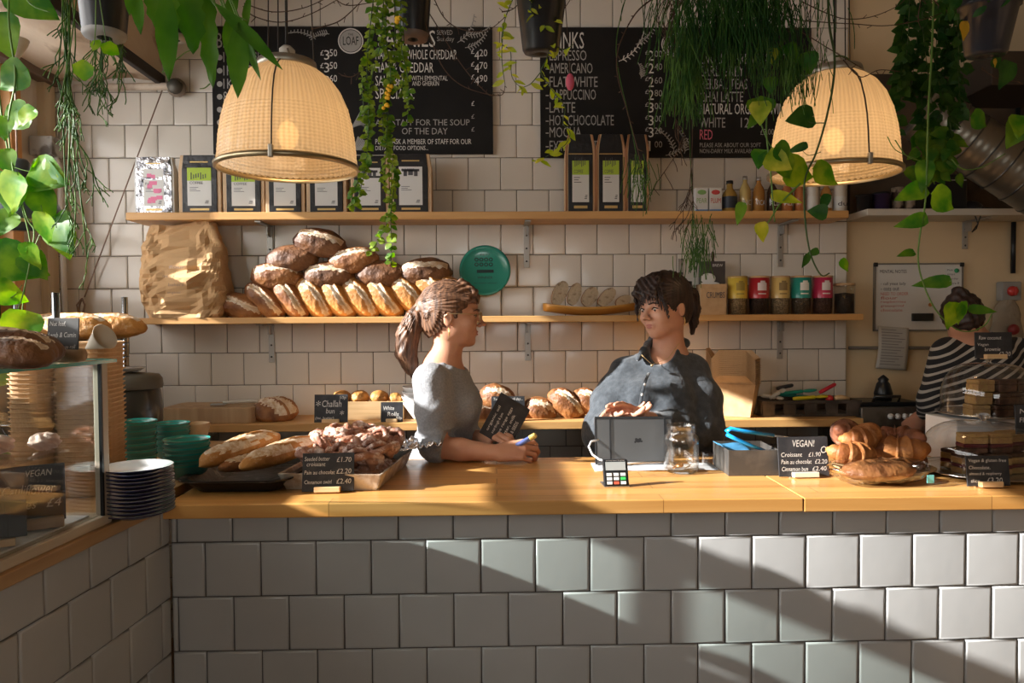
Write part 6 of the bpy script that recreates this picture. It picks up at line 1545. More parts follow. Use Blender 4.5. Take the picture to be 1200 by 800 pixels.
sh = obj('linen_shirt', T_.mesh('linen_shirt', linen), None, root)
m = MB(); pl = [P(760, 437, YB2-.15), P(755, 450, YB2-.185), P(752, 462, YB2-.20), P(750, 476, YB2-.19), P(750, 492, YB2-.17)]; m.tube(pl, .006, 6, flat=.35); obj('button_placket', m, linen, sh)
for q in pl[1:]: obj('button', MB().sphere(q+V((0, -.009, 0)), (.005, .003, .005), 10, 6), mat('shell_button', (.6, .58, .54), .3), sh)
J_ = Field((lo_[0], lo_[1]+.2, .0), (hi_[0], hi_[1], .96), .008); e = .014
J_.ell(hp, (.185+e, .14+e, .15+e), .05)
for sg in (-1, 1): J_.chain([V((hp.x+sg*.10, hp.y, .85)), V((hp.x+sg*.10, hp.y+.0, .48)), V((hp.x+sg*.10, hp.y+.03, .10))], [.10+e, .07+e, .055+e], .02)
J_.plane((0, 0, .92), (0, 0, 1)); J_.plane((0, 0, .07), (0, 0, -1)); obj('trousers', J_.mesh('trousers', mat('black_trousers', (.015, .015, .018), .8)), None, root)
h2 = hairmat('hair_dark', (.008, .005, .005), (.055, .028, .020))
A_ = Field(H2.p(0, 0, 0)-V((.17, .17, .28)), H2.p(0, 0, 0)+V((.24, .30, .20)), .0035)
Eh(A_, H2, (-.016, 0, .038), (.112, .090, .098), 0); Eh(A_, H2, (-.05, 0, -.02), (.068, .074, .07), .03)
A_.ell(H2.p(.088, 0, -.060), (.075, .12, .100), .008, H2.M, op='sub')
for sg in (-1, 1): A_.ell(H2.p(-.004, sg*.09, -.020), (.022, .03, .028), .006, H2.M, op='sub')
A_.cone(H2.p(-.02, 0, -.14), H2.p(-.03, 0, -.085), .065, .058, .01, op='sub')
tie = H2.p(-.105, .0, .035); A_.cone(H2.p(-.07, 0, .04), tie, .05, .026, .02)
pt = [tie, P(810, 345, YB2+.07), P(814, 362, YB2+.07), P(813, 378, YB2+.07), P(811, 391, YB2+.06)]; pr = [.024, .026, .022, .016, .005]; A_.chain(pt, pr, .012)
# fringe
for a_ in range(7):
    l0 = -.055+a_*.0165; A_.chain([H2.p(.060, l0*.8, .105), H2.p(.094, l0, .062), H2.p(.101-abs(l0)*.35, l0*1.12, .030-(.022 if abs(l0) > .04 else 0))], [.014, .009, .003], .006)
for sg in (-1, 1): A_.chain([H2.p(.07, sg*.055, .05), H2.p(.072, sg*.074, .0), H2.p(.066, sg*.077, -.045)], [.010, .007, .002], .006)
def hw2(x, y, z):
    dx = x-tie.x; dz = z-tie.z; return .002*np.sin(np.arctan2(dz, dx+1e-6)*44+y*140+3*np.sin(x*40))*np.clip(np.sqrt(dx*dx+dz*dz)*10, 0, 1)
A_.wrinkle(hw2, A_.lo, A_.lo+A_.n*A_.h)
hr = obj('hair', A_.mesh('hair', h2), None, root)
m = MB(); strands(m, [(p, r) for p, r in zip(pt, [x*1.1 for x in pr])], 90, 1.0, .0015, 9)
r_ = random.Random(8)
for i in range(46):
    l0 = r_.uniform(-.068, .068); e0 = H2.p(.104-abs(l0)*.5, l0*1.08, .020-(.05*(abs(l0)/.068)**3)+r_.uniform(-.010, .008)); m.tube([H2.p(.02, l0*.35, .132), H2.p(.075, l0*.85, .105), H2.p(.101-abs(l0)*.3, l0, .062), e0], .0012, 4, cap=False)
obj('hair_strands', m, h2, hr)
face_parts(root, H2, '', mat('lips_pale', (.48, .18, .15), .4), mat('brow_dark', (.03, .015, .012), .7), mat('iris_dark', (.03, .02, .015), .2), (1, .1, -.25))
m = MB(); q = H2.p(-.006, .086, -.045); m.tube([q+V((0, 0, 0)), q+V((.004, 0, -.012)), q+V((.002, 0, -.03))], .002, 6); obj('earring', m, M_gold, root)
m = MB(); m.tube([P(796, 402, YB2-.06), P(783, 420, YB2-.10), P(764, 427, YB2-.115), P(752, 416, YB2-.075)], .0011, 5, cap=False); m.sphere(P(764, 428, YB2-.118), .005, 10, 8)
obj('necklace', m, mat('fine_gold', (.6, .42, .2), .3, .9), root)
bpy.context.view_layer.update()
for c in kids(root): c.matrix_parent_inverse = root.matrix_world.inverted()

# ================= person at the back in a striped shirt
root = thing('person', 'person with a dark hair bun in a striped shirt bending behind the cake domes', 'person', (P(1145, 430, 2.98).x, 2.98, 0))
O3 = root.location; Y3 = 2.98; H3 = Frame(P(1128, 374, Y3), (.35, .8, -.55), (.0, .3, 1), .86)
lo_ = (O3.x-.40, 2.62, 0); hi_ = (O3.x+.40, 3.36, 1.60)
B_ = Field(lo_, hi_, .006); head(B_, H3)
bk = P(1150, 440, Y3); hp = V((O3.x+.06, Y3-.05, .92))
B_.chain([H3.p(-.02, 0, -.05), P(1142, 405, Y3)], [.052, .06], .02); B_.ell(bk, (.16, .12, .17), .06); B_.ell(V((bk.x+.03, Y3-.02, 1.12)), (.15, .12, .16), .06); B_.ell(hp, (.16, .13, .14), .06)
for sg in (-1, 1): B_.chain([V((hp.x+sg*.09, hp.y, .85)), V((hp.x+sg*.09, hp.y, .48)), V((hp.x+sg*.09, hp.y, .09)), V((hp.x+sg*.09, hp.y+.12, .04))], [.09, .06, .045, .036], .02)
shA = P(1112, 415, Y3); elA = P(1094, 470, Y3+.06); wrA = P(1080, 488, Y3+.16)
shB = P(1190, 415, Y3); elB = P(1212, 470, Y3+.02); wrB = P(1195, 500, Y3+.14)
for s_, e_, w2 in ((shA, elA, wrA), (shB, elB, wrB)): B_.chain([s_, e_, w2], [.056, .042, .026], .03)
hand(B_, Frame(wrA, (-.3, .5, -.6), (0, -1, .6)), .95, [(.3, .4, .3)]*4, [(.015, .02, -.01), (.045, .042, -.02), (.075, .05, -.03)], side=1)
hand(B_, Frame(wrB, (-.4, .5, -.5), (0, -1, .6)), .95, [(.3, .4, .3)]*4, [(.015, .02, -.01), (.045, .042, -.02), (.075, .05, -.03)], side=-1)
obj('body', B_.mesh('body', skin1), None, root)
T_ = Field((lo_[0], lo_[1], .84), (hi_[0], hi_[1], 1.5), .006); e = .014
T_.ell(bk, (.16+e, .12+e, .17+e), .06); T_.ell(V((bk.x+.03, Y3-.02, 1.12)), (.15+e, .12+e, .16+e), .06); T_.ell(hp, (.16+e, .13+e, .14+e), .06)
for s_, e_, w2 in ((shA, elA, wrA), (shB, elB, wrB)): T_.chain([s_, e_, e_*.3+w2*.7], [.058+e, .046+e, .034], .03)
T_.cone(P(1142, 405, Y3+.0)+V((0, 0, .03)), P(1136, 392, Y3), .062, .07, .004, op='sub'); T_.plane((0, 0, .88), (0, 0, -1))
ms = bpy.data.materials.new('striped_jersey'); ms.use_nodes = True; N, L = nodes(ms); b = N['Principled BSDF']; b.inputs['Roughness'].default_value = .85
tc = N.new('ShaderNodeTexCoord'); mp = N.new('ShaderNodeMapping'); mp.inputs['Rotation'].default_value = (0, .55, 0); wv = N.new('ShaderNodeTexWave'); wv.bands_direction = 'Z'; wv.inputs['Scale'].default_value = 11; wv.inputs['Distortion'].default_value = .8; wv.inputs['Detail'].default_value = 1
cr = N.new('ShaderNodeValToRGB'); cr.color_ramp.interpolation = 'CONSTANT'; cr.color_ramp.elements[0].color = (.012, .012, .014, 1); cr.color_ramp.elements[1].position = .74; cr.color_ramp.elements[1].color = (.42, .39, .35, 1)
L.new(tc.outputs['Object'], mp.inputs[0]); L.new(mp.outputs[0], wv.inputs[0]); L.new(wv.outputs[0], cr.inputs[0]); L.new(cr.outputs[0], b.inputs['Base Color'])
obj('striped_shirt', T_.mesh('striped_shirt', ms), None, root)
J_ = Field((lo_[0], lo_[1], .0), (hi_[0], hi_[1], .96), .010); e = .014; J_.ell(hp, (.16+e, .13+e, .14+e), .05)
for sg in (-1, 1): J_.chain([V((hp.x+sg*.09, hp.y, .85)), V((hp.x+sg*.09, hp.y, .48)), V((hp.x+sg*.09, hp.y, .10))], [.09+e, .065+e, .052+e], .02)
J_.plane((0, 0, .93), (0, 0, 1)); J_.plane((0, 0, .07), (0, 0, -1)); obj('trousers', J_.mesh('trousers', mat('black_trousers', (.015, .015, .018), .8)), None, root)
A_ = Field(H3.o-V((.18, .18, .2)), H3.o+V((.18, .18, .24)), .006); Eh(A_, H3, (-.018, 0, .030), (.090, .076, .082), 0); Eh(A_, H3, (-.04, 0, -.03), (.06, .062, .06), .03)
A_.ell(H3.p(.09, 0, -.05), (.075, .12, .095), .008, H3.M, op='sub'); A_.ell(P(1124, 343, Y3-.02), (.030, .028, .026), .010)
A_.wrinkle(lambda x, y, z: .003*np.sin(x*190+z*60+y*80)+.002*np.sin(z*230-x*90), A_.lo, A_.lo+A_.n*A_.h)

obj('hair', A_.mesh('hair', h2), None, root)
face_parts(root, H3, '', mat('lips_rose', (.42, .13, .10), .4), mat('brow_dark', (.03, .015, .012), .7), mat('iris_dark', (.03, .02, .015), .2))
bpy.context.view_layer.update()
for c in kids(root): c.matrix_parent_inverse = root.matrix_world.inverted()
# ------------------------------------------------------------------ right side: plaster wall, hatch and extractor
Y = YP-.012
B = Board(1025, 309, 1128, 387, Y, 'whiteboard with black and red notes on the plaster wall', 'whiteboard', 'whiteboard', mt=mat('whiteboard_face', (.68, .66, .62), .3))
B.put('MENTAL NOTES', 1031, 320, 32, 4, 0); B.put('- call yeast lady', 1032, 335, 30, 4.5, 0); B.put('- oats out', 1032, 340.5, 22, 4, 0)
for q, (s_, w_) in enumerate((('NEED TO ORDER', 33), ('flour', 20), ('raspberries', 30), ('greaseproof', 28), ('chocolate', 26))): B.put(s_, 1032, 346+q*4.8, w_, 3.6, 1)
B.end([M_greyink, mat('marker_red', (.55, .12, .08), .6)])
m = MB(); a = P(1025, 387, Y)-B.o; b = P(1128, 309, Y)-B.o
for lo_, hi_ in (((a.x-.004, -.004, a.z-.004), (b.x+.004, .012, a.z+.003)), ((a.x-.004, -.004, b.z-.003), (b.x+.004, .012, b.z+.004)), ((a.x-.004, -.004, a.z), (a.x+.003, .012, b.z)), ((b.x-.003, -.004, a.z), (b.x+.004, .012, b.z))): m.box(lo_, hi_)
obj('frame', m, mat('frame_grey', (.25, .24, .23), .4, .6), B.t)
for px, py in ((1026, 310), (1127, 310)):
    p = P(px, py, Y)-B.o; m = MB(); m.box((p.x-.01, -.006, p.z-.01), (p.x+.01, 0, p.z+.01)); obj('corner_cap', m, M_blackpl, B.t, bevel=.002)
B = Board(1108, 312, 1127, 336, Y-.003, 'small white note pinned on the whiteboard\'s top right corner', 'note', 'paper_note', th=.001, mt=M_label)
for q in range(4): B.put(('Pick up', 'trays', 'Monday', 'before 8')[q], 1110, 318+q*5, (12, 9, 13, 14)[q], 2.6, 0)
B.end([M_greyink])
p = P(1121, 317, Y-.006); o = obj('green_magnet', MB().lathe([(0, .006), (.010, .005), (.011, 0), (0, 0)], 18, M=R(PI/2, 'X')), mat('magnet_green', (.03, .3, .12), .4), loc=p); tag(o, 'round green magnet holding the small note on the whiteboard', 'magnet')
p = P(1090, 357, Y-.001); o = obj('orange_magnet', MB().lathe([(0, .006), (.008, .005), (.009, 0), (0, 0)], 18, M=R(PI/2, 'X')), mat('magnet_orange', (.6, .22, .05), .4), loc=p); tag(o, 'small orange magnet low on the whiteboard', 'magnet')
a = P(1068, 376, Y-.001); b = P(1092, 367, Y-.001); m = MB(); m.box((0, -.014, 0), (b.x-a.x, 0, b.z-a.z)); o = obj('board_eraser', m, M_blackpl, loc=a, bevel=.002); tag(o, 'black board eraser stuck low on the whiteboard', 'eraser')
c = [P(1030, 383, Y-.012), P(1060, 383, Y-.012)]
t = thing('paper_list', 'long sheet of handwritten paper hanging under the whiteboard', 'paper', P(1047, 383, Y-.012), (0, .07, 0)); k = S(Y)
def sheet(u, v): return ((u-.5)*37*k, -.018*math.sin(v*PI*.9)*(1-.4*u), -v*50*k)
obj('sheet', MB().grid(sheet, 8, 16), mat('paper_grey', (.52, .49, .44), .8), t, solid=.0006)
m = MB()
for q in range(13): m.box((-15*k, -.0205*math.sin((q+1)/15*PI*.9)-.002, -(4+q*3.4)*k), (-15*k+(18+((q*7) % 11))*k, -.0195*math.sin((q+1)/15*PI*.9)-.0015, -(4+q*3.4-.8)*k))
obj('handwriting', m, mat('pencil_grey', (.25, .23, .22), .7), t)
a = P(995, 407.5, YP-.02); b = P(1205, 407.5, YP-.02); o = obj('copper_pipe', MB().tube([a, b], .008, 10), mat('painted_pipe_dark', (.16, .13, .10), .5)); tag(o, 'thin dark pipe running along the plaster wall below the whiteboard', 'pipe')
# isolator switch
p = P(1186, 341, YP-.05)
t = thing('isolator_switch', 'grey box switch with a red rotary knob on the plaster wall', 'switch', p)
m = MB(); m.box((-.048, 0, -.045), (.048, .045, .045)); obj('housing', m, mat('switch_grey', (.30, .29, .27), .5), t, bevel=.006)
obj('knob', MB().lathe([(0, .022), (.018, .02), (.024, .005), (.024, 0)], 24, M=R(PI/2, 'X')), mat('knob_red', (.50, .04, .03), .35), t); m = MB(); m.box((-.005, -.03, -.02), (.005, -.018, .02)); obj('knob_grip', m, mat('knob_red', (.50, .04, .03), .35), t, bevel=.002)
a = P(1187, 330, YP-.02); o = obj('power_conduit', MB().tube([a+V((0, 0, .04)), V((a.x, a.y, ZR-.035))], .011, 10), M_blackpl); tag(o, 'black conduit running up from the red knobbed switch', 'conduit')
o = obj('conduit_up', MB().tube([V((a.x, a.y-.02, ZR+.003)), V((a.x, a.y-.02, 2.6))], .011, 10), M_blackpl); o.name = 'power_conduit'; tag(o, 'black conduit above the cream shelf in the dark corner', 'conduit')
# hanging cloth bag
p = P(1180, 350, YP-.035)
def bagf(u, v):
    a_ = u*2*PI; w_ = .028+.05*math.sin(min(v*1.25, 1)*PI*.62)+.008*noise.noise(V((a_, v*6, 3)))
    return (w_*math.cos(a_)*(1+.12*math.sin(v*9)), .026*math.sin(a_)*(1-.3*v), -v*.19)
t = thing('cloth_bag', 'crumpled pale cloth bag hanging below the red knobbed switch', 'bag', p+V((0, 0, -.005))); obj('bag_body', MB().grid(bagf, 28, 22), mat('dirty_cloth', (.33, .27, .20), .85, bump=(30, .5)), t)
o = obj('red_pot_lid', MB().sphere((0, 0, 0), (.026, .02, .026), 18, 12), mat('dull_red', (.24, .03, .03), .35), loc=P(1188, 386, YP-.09)); tag(o, 'small round dark red thing by the hanging cloth bag', 'container')
# steel units below
M_dirtysteel = mat('kitchen_steel', (.26, .24, .21), .38, .75, n=((.14, .12, .10), 7, .45, .6))
zk = P(1040, 500, 3.19).z
t = thing('kitchen_unit', 'steel kitchen unit along the plaster wall behind the croissants', 'kitchen unit', (2.55, 3.25, 0)); x0 = P(1000, 500, 3.1).x-2.55
m = MB(); m.box((x0, -.02, 0), (1.4, .22, zk-.03)); obj('cabinet', m, M_dirtysteel, t, bevel=.004)
m = MB(); m.box((x0-.01, -.03, zk-.03), (1.42, .22, zk)); obj('worktop', m, M_dirtysteel, t, bevel=.004)
for q in range(4): m = MB(); m.box((x0+.02+q*.45, -.028, .12), (x0+.45+q*.45, -.021, zk-.06)); d_ = obj('door', m, M_steel, t, bevel=.003); m = MB(); m.tube([(x0+.40+q*.45, -.045, .6), (x0+.40+q*.45, -.045, .8)], .006, 8); obj('handle', m, M_darksteel, d_)
a = P(1012, 500, 3.18); b = P(1088, 470, 3.18)
t = thing('griddle', 'dark steel griddle with a black lid in the kitchen behind the croissants', 'griddle', ((a.x+b.x)/2, 3.26, zk)); w_ = (b.x-a.x)/2
m = MB(); m.box((-w_, -.06, 0), (w_, .16, .085)); obj('housing', m, M_dirtysteel, t, bevel=.004)
m = MB(); m.box((-w_*.95, -.03, .086), (w_*.95, .155, .105)); obj('plate', m, M_blackpl, t, bevel=.004)
m = MB(); m.tube([(-w_*.5, -.02, .105), (-w_*.5, -.035, .13), (w_*.3, -.035, .13), (w_*.3, -.02, .105)], .007, 8); obj('handle', m, M_darksteel, t)
for q in range(4): obj('dial', MB().lathe([(0, .012), (.012, .01), (.013, 0)], 16, M=T(-w_*.1+q*w_*.22, -.061, .045) @ R(PI/2, 'X')), M_label, t)
p = P(1035, 461, 3.3); o = obj('coffee_pot', MB().lathe([(0, 0), (.035, 0), (.04, .03), (.028, .075), (.02, .085), (.024, .095), (.008, .11), (0, .115)], 24), M_blackpl, loc=(p.x, 3.3, zk+.107)); tag(o, 'small black pot with a knobbed lid on the griddle', 'pot')
a = P(1010, 523, 2.98); b = P(1066, 503, 2.98)
t = thing('digital_scale', 'steel scale with a small green light beneath the griddle', 'scale', ((a.x+b.x)/2, 2.96, a.z-.0)); w_ = (b.x-a.x)/2; h = b.z-a.z
m = MB(); m.box((-w_, 0, 0), (w_, .05, h)); obj('housing', m, M_steel, t, bevel=.004)
m = MB(); m.box((-w_*.1, -.001, h*.2), (w_*.7, 0, h*.8)); obj('display', m, mat('scale_display', (.45, .5, .52), .2), t)
obj('green_light', MB().sphere((-w_*.2, -.001, h*.6), .004, 10, 6), mat('green_led', (.1, .9, .2), .4, emit=((.1, 1, .2), 3)), t)
m = MB(); m.box((-w_-.02, -.0, -.009), (w_+.02, .06, -.001)); m.box((-.02, .01, -a.z), (.02, .05, -.009)); m.box((-.12, .0, -a.z), (.12, .06, -a.z+.01)); obj('stand', m, M_darksteel, t)

# on and above the cream shelf
def onr(px): return P(px, 243, YP-.12).x
M_purple = mat('purple_tub', (.05, .03, .08), .4); M_dk = mat('dark_tub', (.03, .026, .028), .45)
for px, w_, h, mt, l in ((1012, .065, .075, M_dk, 'dark plastic tub at the left end of the cream shelf'), (1033, .075, .085, M_purple, 'purple black tub on the cream shelf right of the lamp rim')):
    t = thing('storage_tub', l, 'tub', (onr(px), YP-.12, ZR), group='dark tubs on the cream shelf'); m = MB(); m.lathe([(0, 0), (w_*.42, 0), (w_*.5, h*.9), (w_*.53, h*.9), (w_*.53, h)], 28); obj('tub_body', m, mt, t); obj('lid', MB().lathe([(w_*.54, h*.93), (w_*.54, h*1.02), (0, h*1.03)], 28), M_blackpl, t)
for px, l in ((1052, 'tall stained white cup on the cream shelf, left one'), (1066, 'tall stained white cup on the cream shelf, right one by the hanging leaves')):
    t = thing('stained_cup', l, 'cup', (onr(px), YP-.12, ZR), group='stained cups on the cream shelf'); m = MB(); m.lathe([(0, 0), (.022, 0), (.028, .11), (.025, .11), (.018, .01), (0, .008)], 24); obj('cup_body', m, mat('stained_china', (.35, .27, .20), .5, n=((.05, .03, .03), 26, .45, .55)), t)
a = onr(1095); b = onr(1127); h = P(1110, 205, YP-.14).z-ZR
t = thing('receipt_printer', 'black boxy printer with a bright edge line on the cream shelf', 'printer', ((a+b)/2, YP-.16, ZR)); w_ = (b-a)/2
m = MB(); m.box((-w_, 0, 0), (w_, .13, h)); obj('housing', m, M_blackpl, t, bevel=.004); m = MB(); m.box((-w_*.7, -.002, h*.82), (w_*.9, .0, h*.85)); obj('slot_trim', m, M_steel, t)
t = thing('black_cap', 'small dark rounded cap shape beside the printer on the cream shelf', 'hat', (onr(1138), YP-.12, ZR)); m = MB(); m.sphere((0, 0, .0), (.055, .05, .05), 20, 12, fn=lambda q: V((q.x, q.y, max(q.z, 0)))); obj('crown', m, M_dk, t); m = MB(); m.sphere((.02, -.05, .005), (.04, .04, .005), 16, 8); obj('peak', m, M_dk, t)
pts = [P(1140, 245, YP-.2), P(1146, 262, YP-.19), P(1139, 272, YP-.18), P(1144, 268, YP-.18), P(1150, 250, YP-.2), P(1152, 242, YP-.2)]; o = obj('dangling_cable', MB().tube(pts, .003, 6), M_blackpl); tag(o, 'thin black cable dangling from the cream shelf with a small plug', 'cable')
# flexible silver duct and extractor casing
M_duct = mat('duct_foil', (.26, .24, .20), .34, .85, bump=(9, .15))
c0 = P(1080, 131, 3.08); c1 = P(1240, 233, 2.98); d = c1-c0; n = 150; pts = [c0+d*(i/n) for i in range(n+1)]
rad = [.116+.0004*math.sin(i*.9) for i in range(n+1)]
t = thing('extractor_duct', 'fat silver foil duct with ribs slanting down at the upper right', 'duct', c0)
obj('duct_body', MB().tube([p-c0 for p in pts], rad, 40), M_duct, t)
for i in range(10, n, 20): obj('rib', MB().tube([pts[i]-c0+(d.normalized())*.0, pts[i]-c0+d.normalized()*.006], .120, 40), M_darksteel, t)
a = P(1135, 112, 3.25); b = P(1290, 74, 3.25)
t = thing('extractor_housing', 'dark extractor fan box above the silver duct', 'extractor', (a.x, 3.1, a.z)); m = MB(); m.box((0, 0, 0), (b.x-a.x, .35, b.z-a.z)); obj('casing', m, mat('dark_brown_metal', (.06, .045, .035), .5, .3), t, bevel=.005)
m = MB(); m.box((b.x-a.x-.02, -.1, -.02), (b.x-a.x+.04, .35, 3.28-a.z)); obj('support', m, mat('dark_brown_metal', (.06, .045, .035), .5, .3), t)
a = P(1052, 240, 3.42); b = P(1300, 85, 3.42)
t = thing('dark_recess_sheet', 'dark brown sheet added for the dim recess behind the duct and the shelf items', 'panel', (P(1000, 240, 3.42).x, YP-.03, ZR+.002)); m = MB(); m.box((.0, 0, 0), (b.x-P(1000, 240, 3.42).x, .028, b.z-ZR)); obj('panel', m, mat('recess_shade_brown', (.12, .085, .055), .7, n=((.05, .035, .025), 4, .4, .65)), t)  # dark-coloured sheet stands in for the shade of a recess

# ------------------------------------------------------------------ left: glass display case, kraft trays, wire rack
def LP(px, py, along):
    """a point on the plane of the case front at a given distance along the counter"""
    return L3(along, 0, 0)
ZC = 1.395; A0 = .262; A1 = 1.25           # along from the inner corner, far and near ends
t = thing('display_case', 'glass display case with teal edged top standing on the side counter', 'display case', L3(A0, -.02, ZL)); o0 = V(t.location)
def cpt_(al, out, z): return L3(al, out, z)-o0
def slab(a0, a1, o0_, o1_, z0, z1, mi=0, m=None):
    m = m or MB(); p = [cpt_(a0, o0_, z0), cpt_(a1, o0_, z0), cpt_(a1, o1_, z0), cpt_(a0, o1_, z0), cpt_(a0, o0_, z1), cpt_(a1, o0_, z1), cpt_(a1, o1_, z1), cpt_(a0, o1_, z1)]
    return m.add(p, [(0, 1, 2, 3), (4, 7, 6, 5), (0, 4, 5, 1), (1, 5, 6, 2), (2, 6, 7, 3), (3, 7, 4, 0)], mi, False)
M_case = thin_glass('case_glass', (.985, .99, .99), .45, .005)
obj('base_board', slab(A0, A1, .0, -.55, ZL, ZL+.022), woodmat('pale_base', (.52, .42, .30), (.64, .54, .41), 'y', rough=.5), t, bevel=.002)
obj('front_glass', slab(A0+.02, A1, -.012, -.018, ZL+.022, ZC-.008), M_case, t)
obj('glass_top', slab(A0-.018, A1, .006, -.56, ZC-.007, ZC-.001), thin_glass('top_glass', (.90, .97, .95), .6, .01), t)
obj('teal_glass_edge', slab(A0-.02, A1, .008, .0065, ZC-.008, ZC, m=slab(A0-.02, A0-.0185, .008, -.56, ZC-.008, ZC)), mat('teal_edge', (.05, .42, .36), .15, coat=.5), t)
obj('corner_post', slab(A0-.002, A0+.022, -.004, -.026, ZL+.022, ZC-.008), mat('post_beige', (.50, .42, .33), .5), t, bevel=.003)
obj('seal_strip', slab(A0+.022, A0+.028, -.003, -.010, ZL+.022, ZC-.008), M_blackpl, t)
# middle shelf of the case
obj('inner_shelf', slab(A0+.06, A1, -.06, -.5, 1.19, 1.196), M_case, t)
obj('inner_base', slab(A0+.04, A1, -.03, -.53, ZL+.0225, ZL+.026), M_white, t)
M_meringue = mat('meringue', (.72, .50, .42), .7, bump=(40, .8))
def inc(al, out, z): return L3(al, out, z)
for i, (al, out, r_, l) in enumerate(((.345, -.10, .030, 'pink meringue swirl on the case shelf nearest its corner post'), (.40, -.17, .032, 'larger pink meringue swirl behind the first on the case shelf'), (.47, -.15, .030, 'pale meringue swirl further along the case shelf'))):
    m = MB()
    def mf(q, s_=i): return q*(1+.12*math.sin(6*math.atan2(q.y, q.x)+q.z*7+s_)+.15*noise.noise(q*3+V((s_*5, 0, 0))))
    m.sphere((0, 0, r_*.6), (r_, r_, r_*.6), 36, 20, fn=mf); o = obj('meringue', m, M_meringue, loc=inc(al, out, 1.198)); tag(o, l, 'meringue', 'meringues on the case shelf')
t = thing('steel_platter', 'long shallow steel platter on the shelf inside the display case', 'platter', inc(.72, -.26, 1.1975), (0, 0, -.074)); obj('dish', MB().lathe([(0, 0), (.12, 0), (.155, .02), (.16, .021), (.12, .004), (0, .004)], 40), M_steel, t); t.scale = (1, 1.5, 1)
o = obj('greaseproof_sheet', MB().grid(lambda u, v: ((u-.5)*.22, (v-.5)*.30, .012*math.sin(u*7+v*3)+.02*v), 16, 16), mat('waxed_paper', (.72, .76, .80), .5), loc=inc(.70, -.25, 1.232), rot=(.05, .1, -.07), solid=.0008); tag(o, 'white greaseproof paper draped over the steel platter in the case', 'paper')
M_pie = crust('pie_crust', (.42, .17, .04), (.70, .38, .10), (.8, .55, .25), .62)
for i, (al, out, z, l) in enumerate(((.50, -.17, .0, 'golden pie at the front of the case floor behind the pies sign'), (.50, -.30, .0, 'golden pie in the second row behind the pies sign'), (.625, -.19, .0, 'golden pie beside the left edge, front of the case floor'), (.625, -.32, .0, 'golden pie at the left edge in the second row of the case'), (.56, -.24, .056, 'golden pie stacked on the others behind the pies sign'))):
    t = thing('pie', l, 'pie', inc(al, out, ZL+.0275+z), group='golden pies inside the display case')
    obj('pie_case', MB().lathe([(0, 0), (.042, 0), (.055, .045), (.058, .048)], 32), M_pie, t)
    m = MB(); m.sphere((0, 0, .046), (.055, .055, .018), 32, 12, fn=lambda q: V((q.x*(1+.04*math.sin(16*math.atan2(q.y, q.x))), q.y*(1+.04*math.sin(16*math.atan2(q.y, q.x))), q.z))); obj('pie_lid', m, M_pie, t)
# sign inside the case: slanted like the glass
def case_sign(px0, px1, pyt, pyb, al0, lines, label, footm=M_pinesmall, z=None):
    a = L3(al0, -.05, ZL+.04)
    return a
t = thing('pie_sign', 'black sign chalked Cauliflower pies inside the display case', 'sign', inc(.425, -.075, ZL+.042), (-.10, 0, math.radians(32)))
m = MB(); m.box((-.062, 0, 0), (.062, .004, .122)); obj('board', m, M_slate, t, bevel=.001)
m = MB(); text(m, 'VEGAN', -.012, .098, .048, .014, 0, y=-.001, slant=.15); text(m, 'Cauliflower', -.054, .060, .095, .022, 0, y=-.001, slant=.2); text(m, 'pies', -.030, .024, .035, .024, 0, y=-.001, slant=.2); text(m, '£4', .026, .030, .026, .018, 0, y=-.001, slant=.2); obj('lettering', m, M_chalk, t)
m = MB(); m.box((-.02, -.02, -.014), (.058, .03, .010)); obj('foot', m, woodmat('rough_foot', (.34, .22, .12), (.48, .32, .18), 'x', sc=2), t, bevel=.003)
t = thing('pie_sign', 'black sign cut off by the left edge, lowest in the display case', 'sign', inc(.545, -.06, ZL+.042), (-.10, 0, math.radians(32))); m = MB(); m.box((-.05, 0, 0), (.05, .004, .085)); obj('board', m, M_blackpl, t, bevel=.001); m = MB(); m.box((-.03, -.015, -.014), (.03, .025, 0)); obj('foot', m, M_pinesmall, t)
# on top of the case
lf = (.19, .13, .08, 61, 1, 'd', .6)
for px, py, Yq, rz, sc, l in ((8, 399, 1.45, .4, .9, 'dark crusted bread lump at the far left on the glass top'), (34, 405, 1.55, -.3, .8, 'dark broken loaf on the glass top left of the slate sign'), (2, 388, 1.50, .2, .7, 'dark loaf at the back left of the glass top'), (18, 410, 1.38, .1, .7, 'flat dark crust at the front edge of the glass top')):
    p = P(px, py, Yq); loaf(lf, (p.x, p.y, ZC+.034*sc), (.1, .1, rz), l, 'dark breads on the glass top', 'dark_bread', sc=sc)
put_sign(54, 90, 372, 409, 1.60, 'slate sign with chalk writing on top of the display case', (('Nut loaf,', .08, .22, .5, .13), ('Lamb & Cumin', .04, .5, .88, .13), ('Sausage roll', .3, .82, .6, .13)), tilt=.1, z=ZC+.012, foot=False, mt=mat('grey_slate', (.075, .075, .075), .6))
m = MB(); m.tube([(-.042, 0, 0), (-.02, 0, 0), (.02, 0, 0), (.032, 0, 0)], [.013, .016, .015, .013], 12); o = obj('wooden_sign_foot', m, woodmat('rough_foot', (.34, .22, .12), (.48, .32, .18), 'x', sc=2), loc=(P(78, 412, 1.6).x, 1.61, ZC+.016)); tag(o, 'rough wooden block holding the slate sign on the glass top', 'sign foot')
m = MB(); m.lathe([(0, 0), (.002, 0), (.026, .055), (.030, .062)], 24); o = obj('paper_cone', m, mat('cream_paper', (.72, .64, .52), .7), loc=(P(101, 408, 1.68).x, 1.68, ZC+.028), rot=(.3, 1.1, 0), solid=.001); tag(o, 'cream paper cone on the glass top by the corner post', 'paper cone')

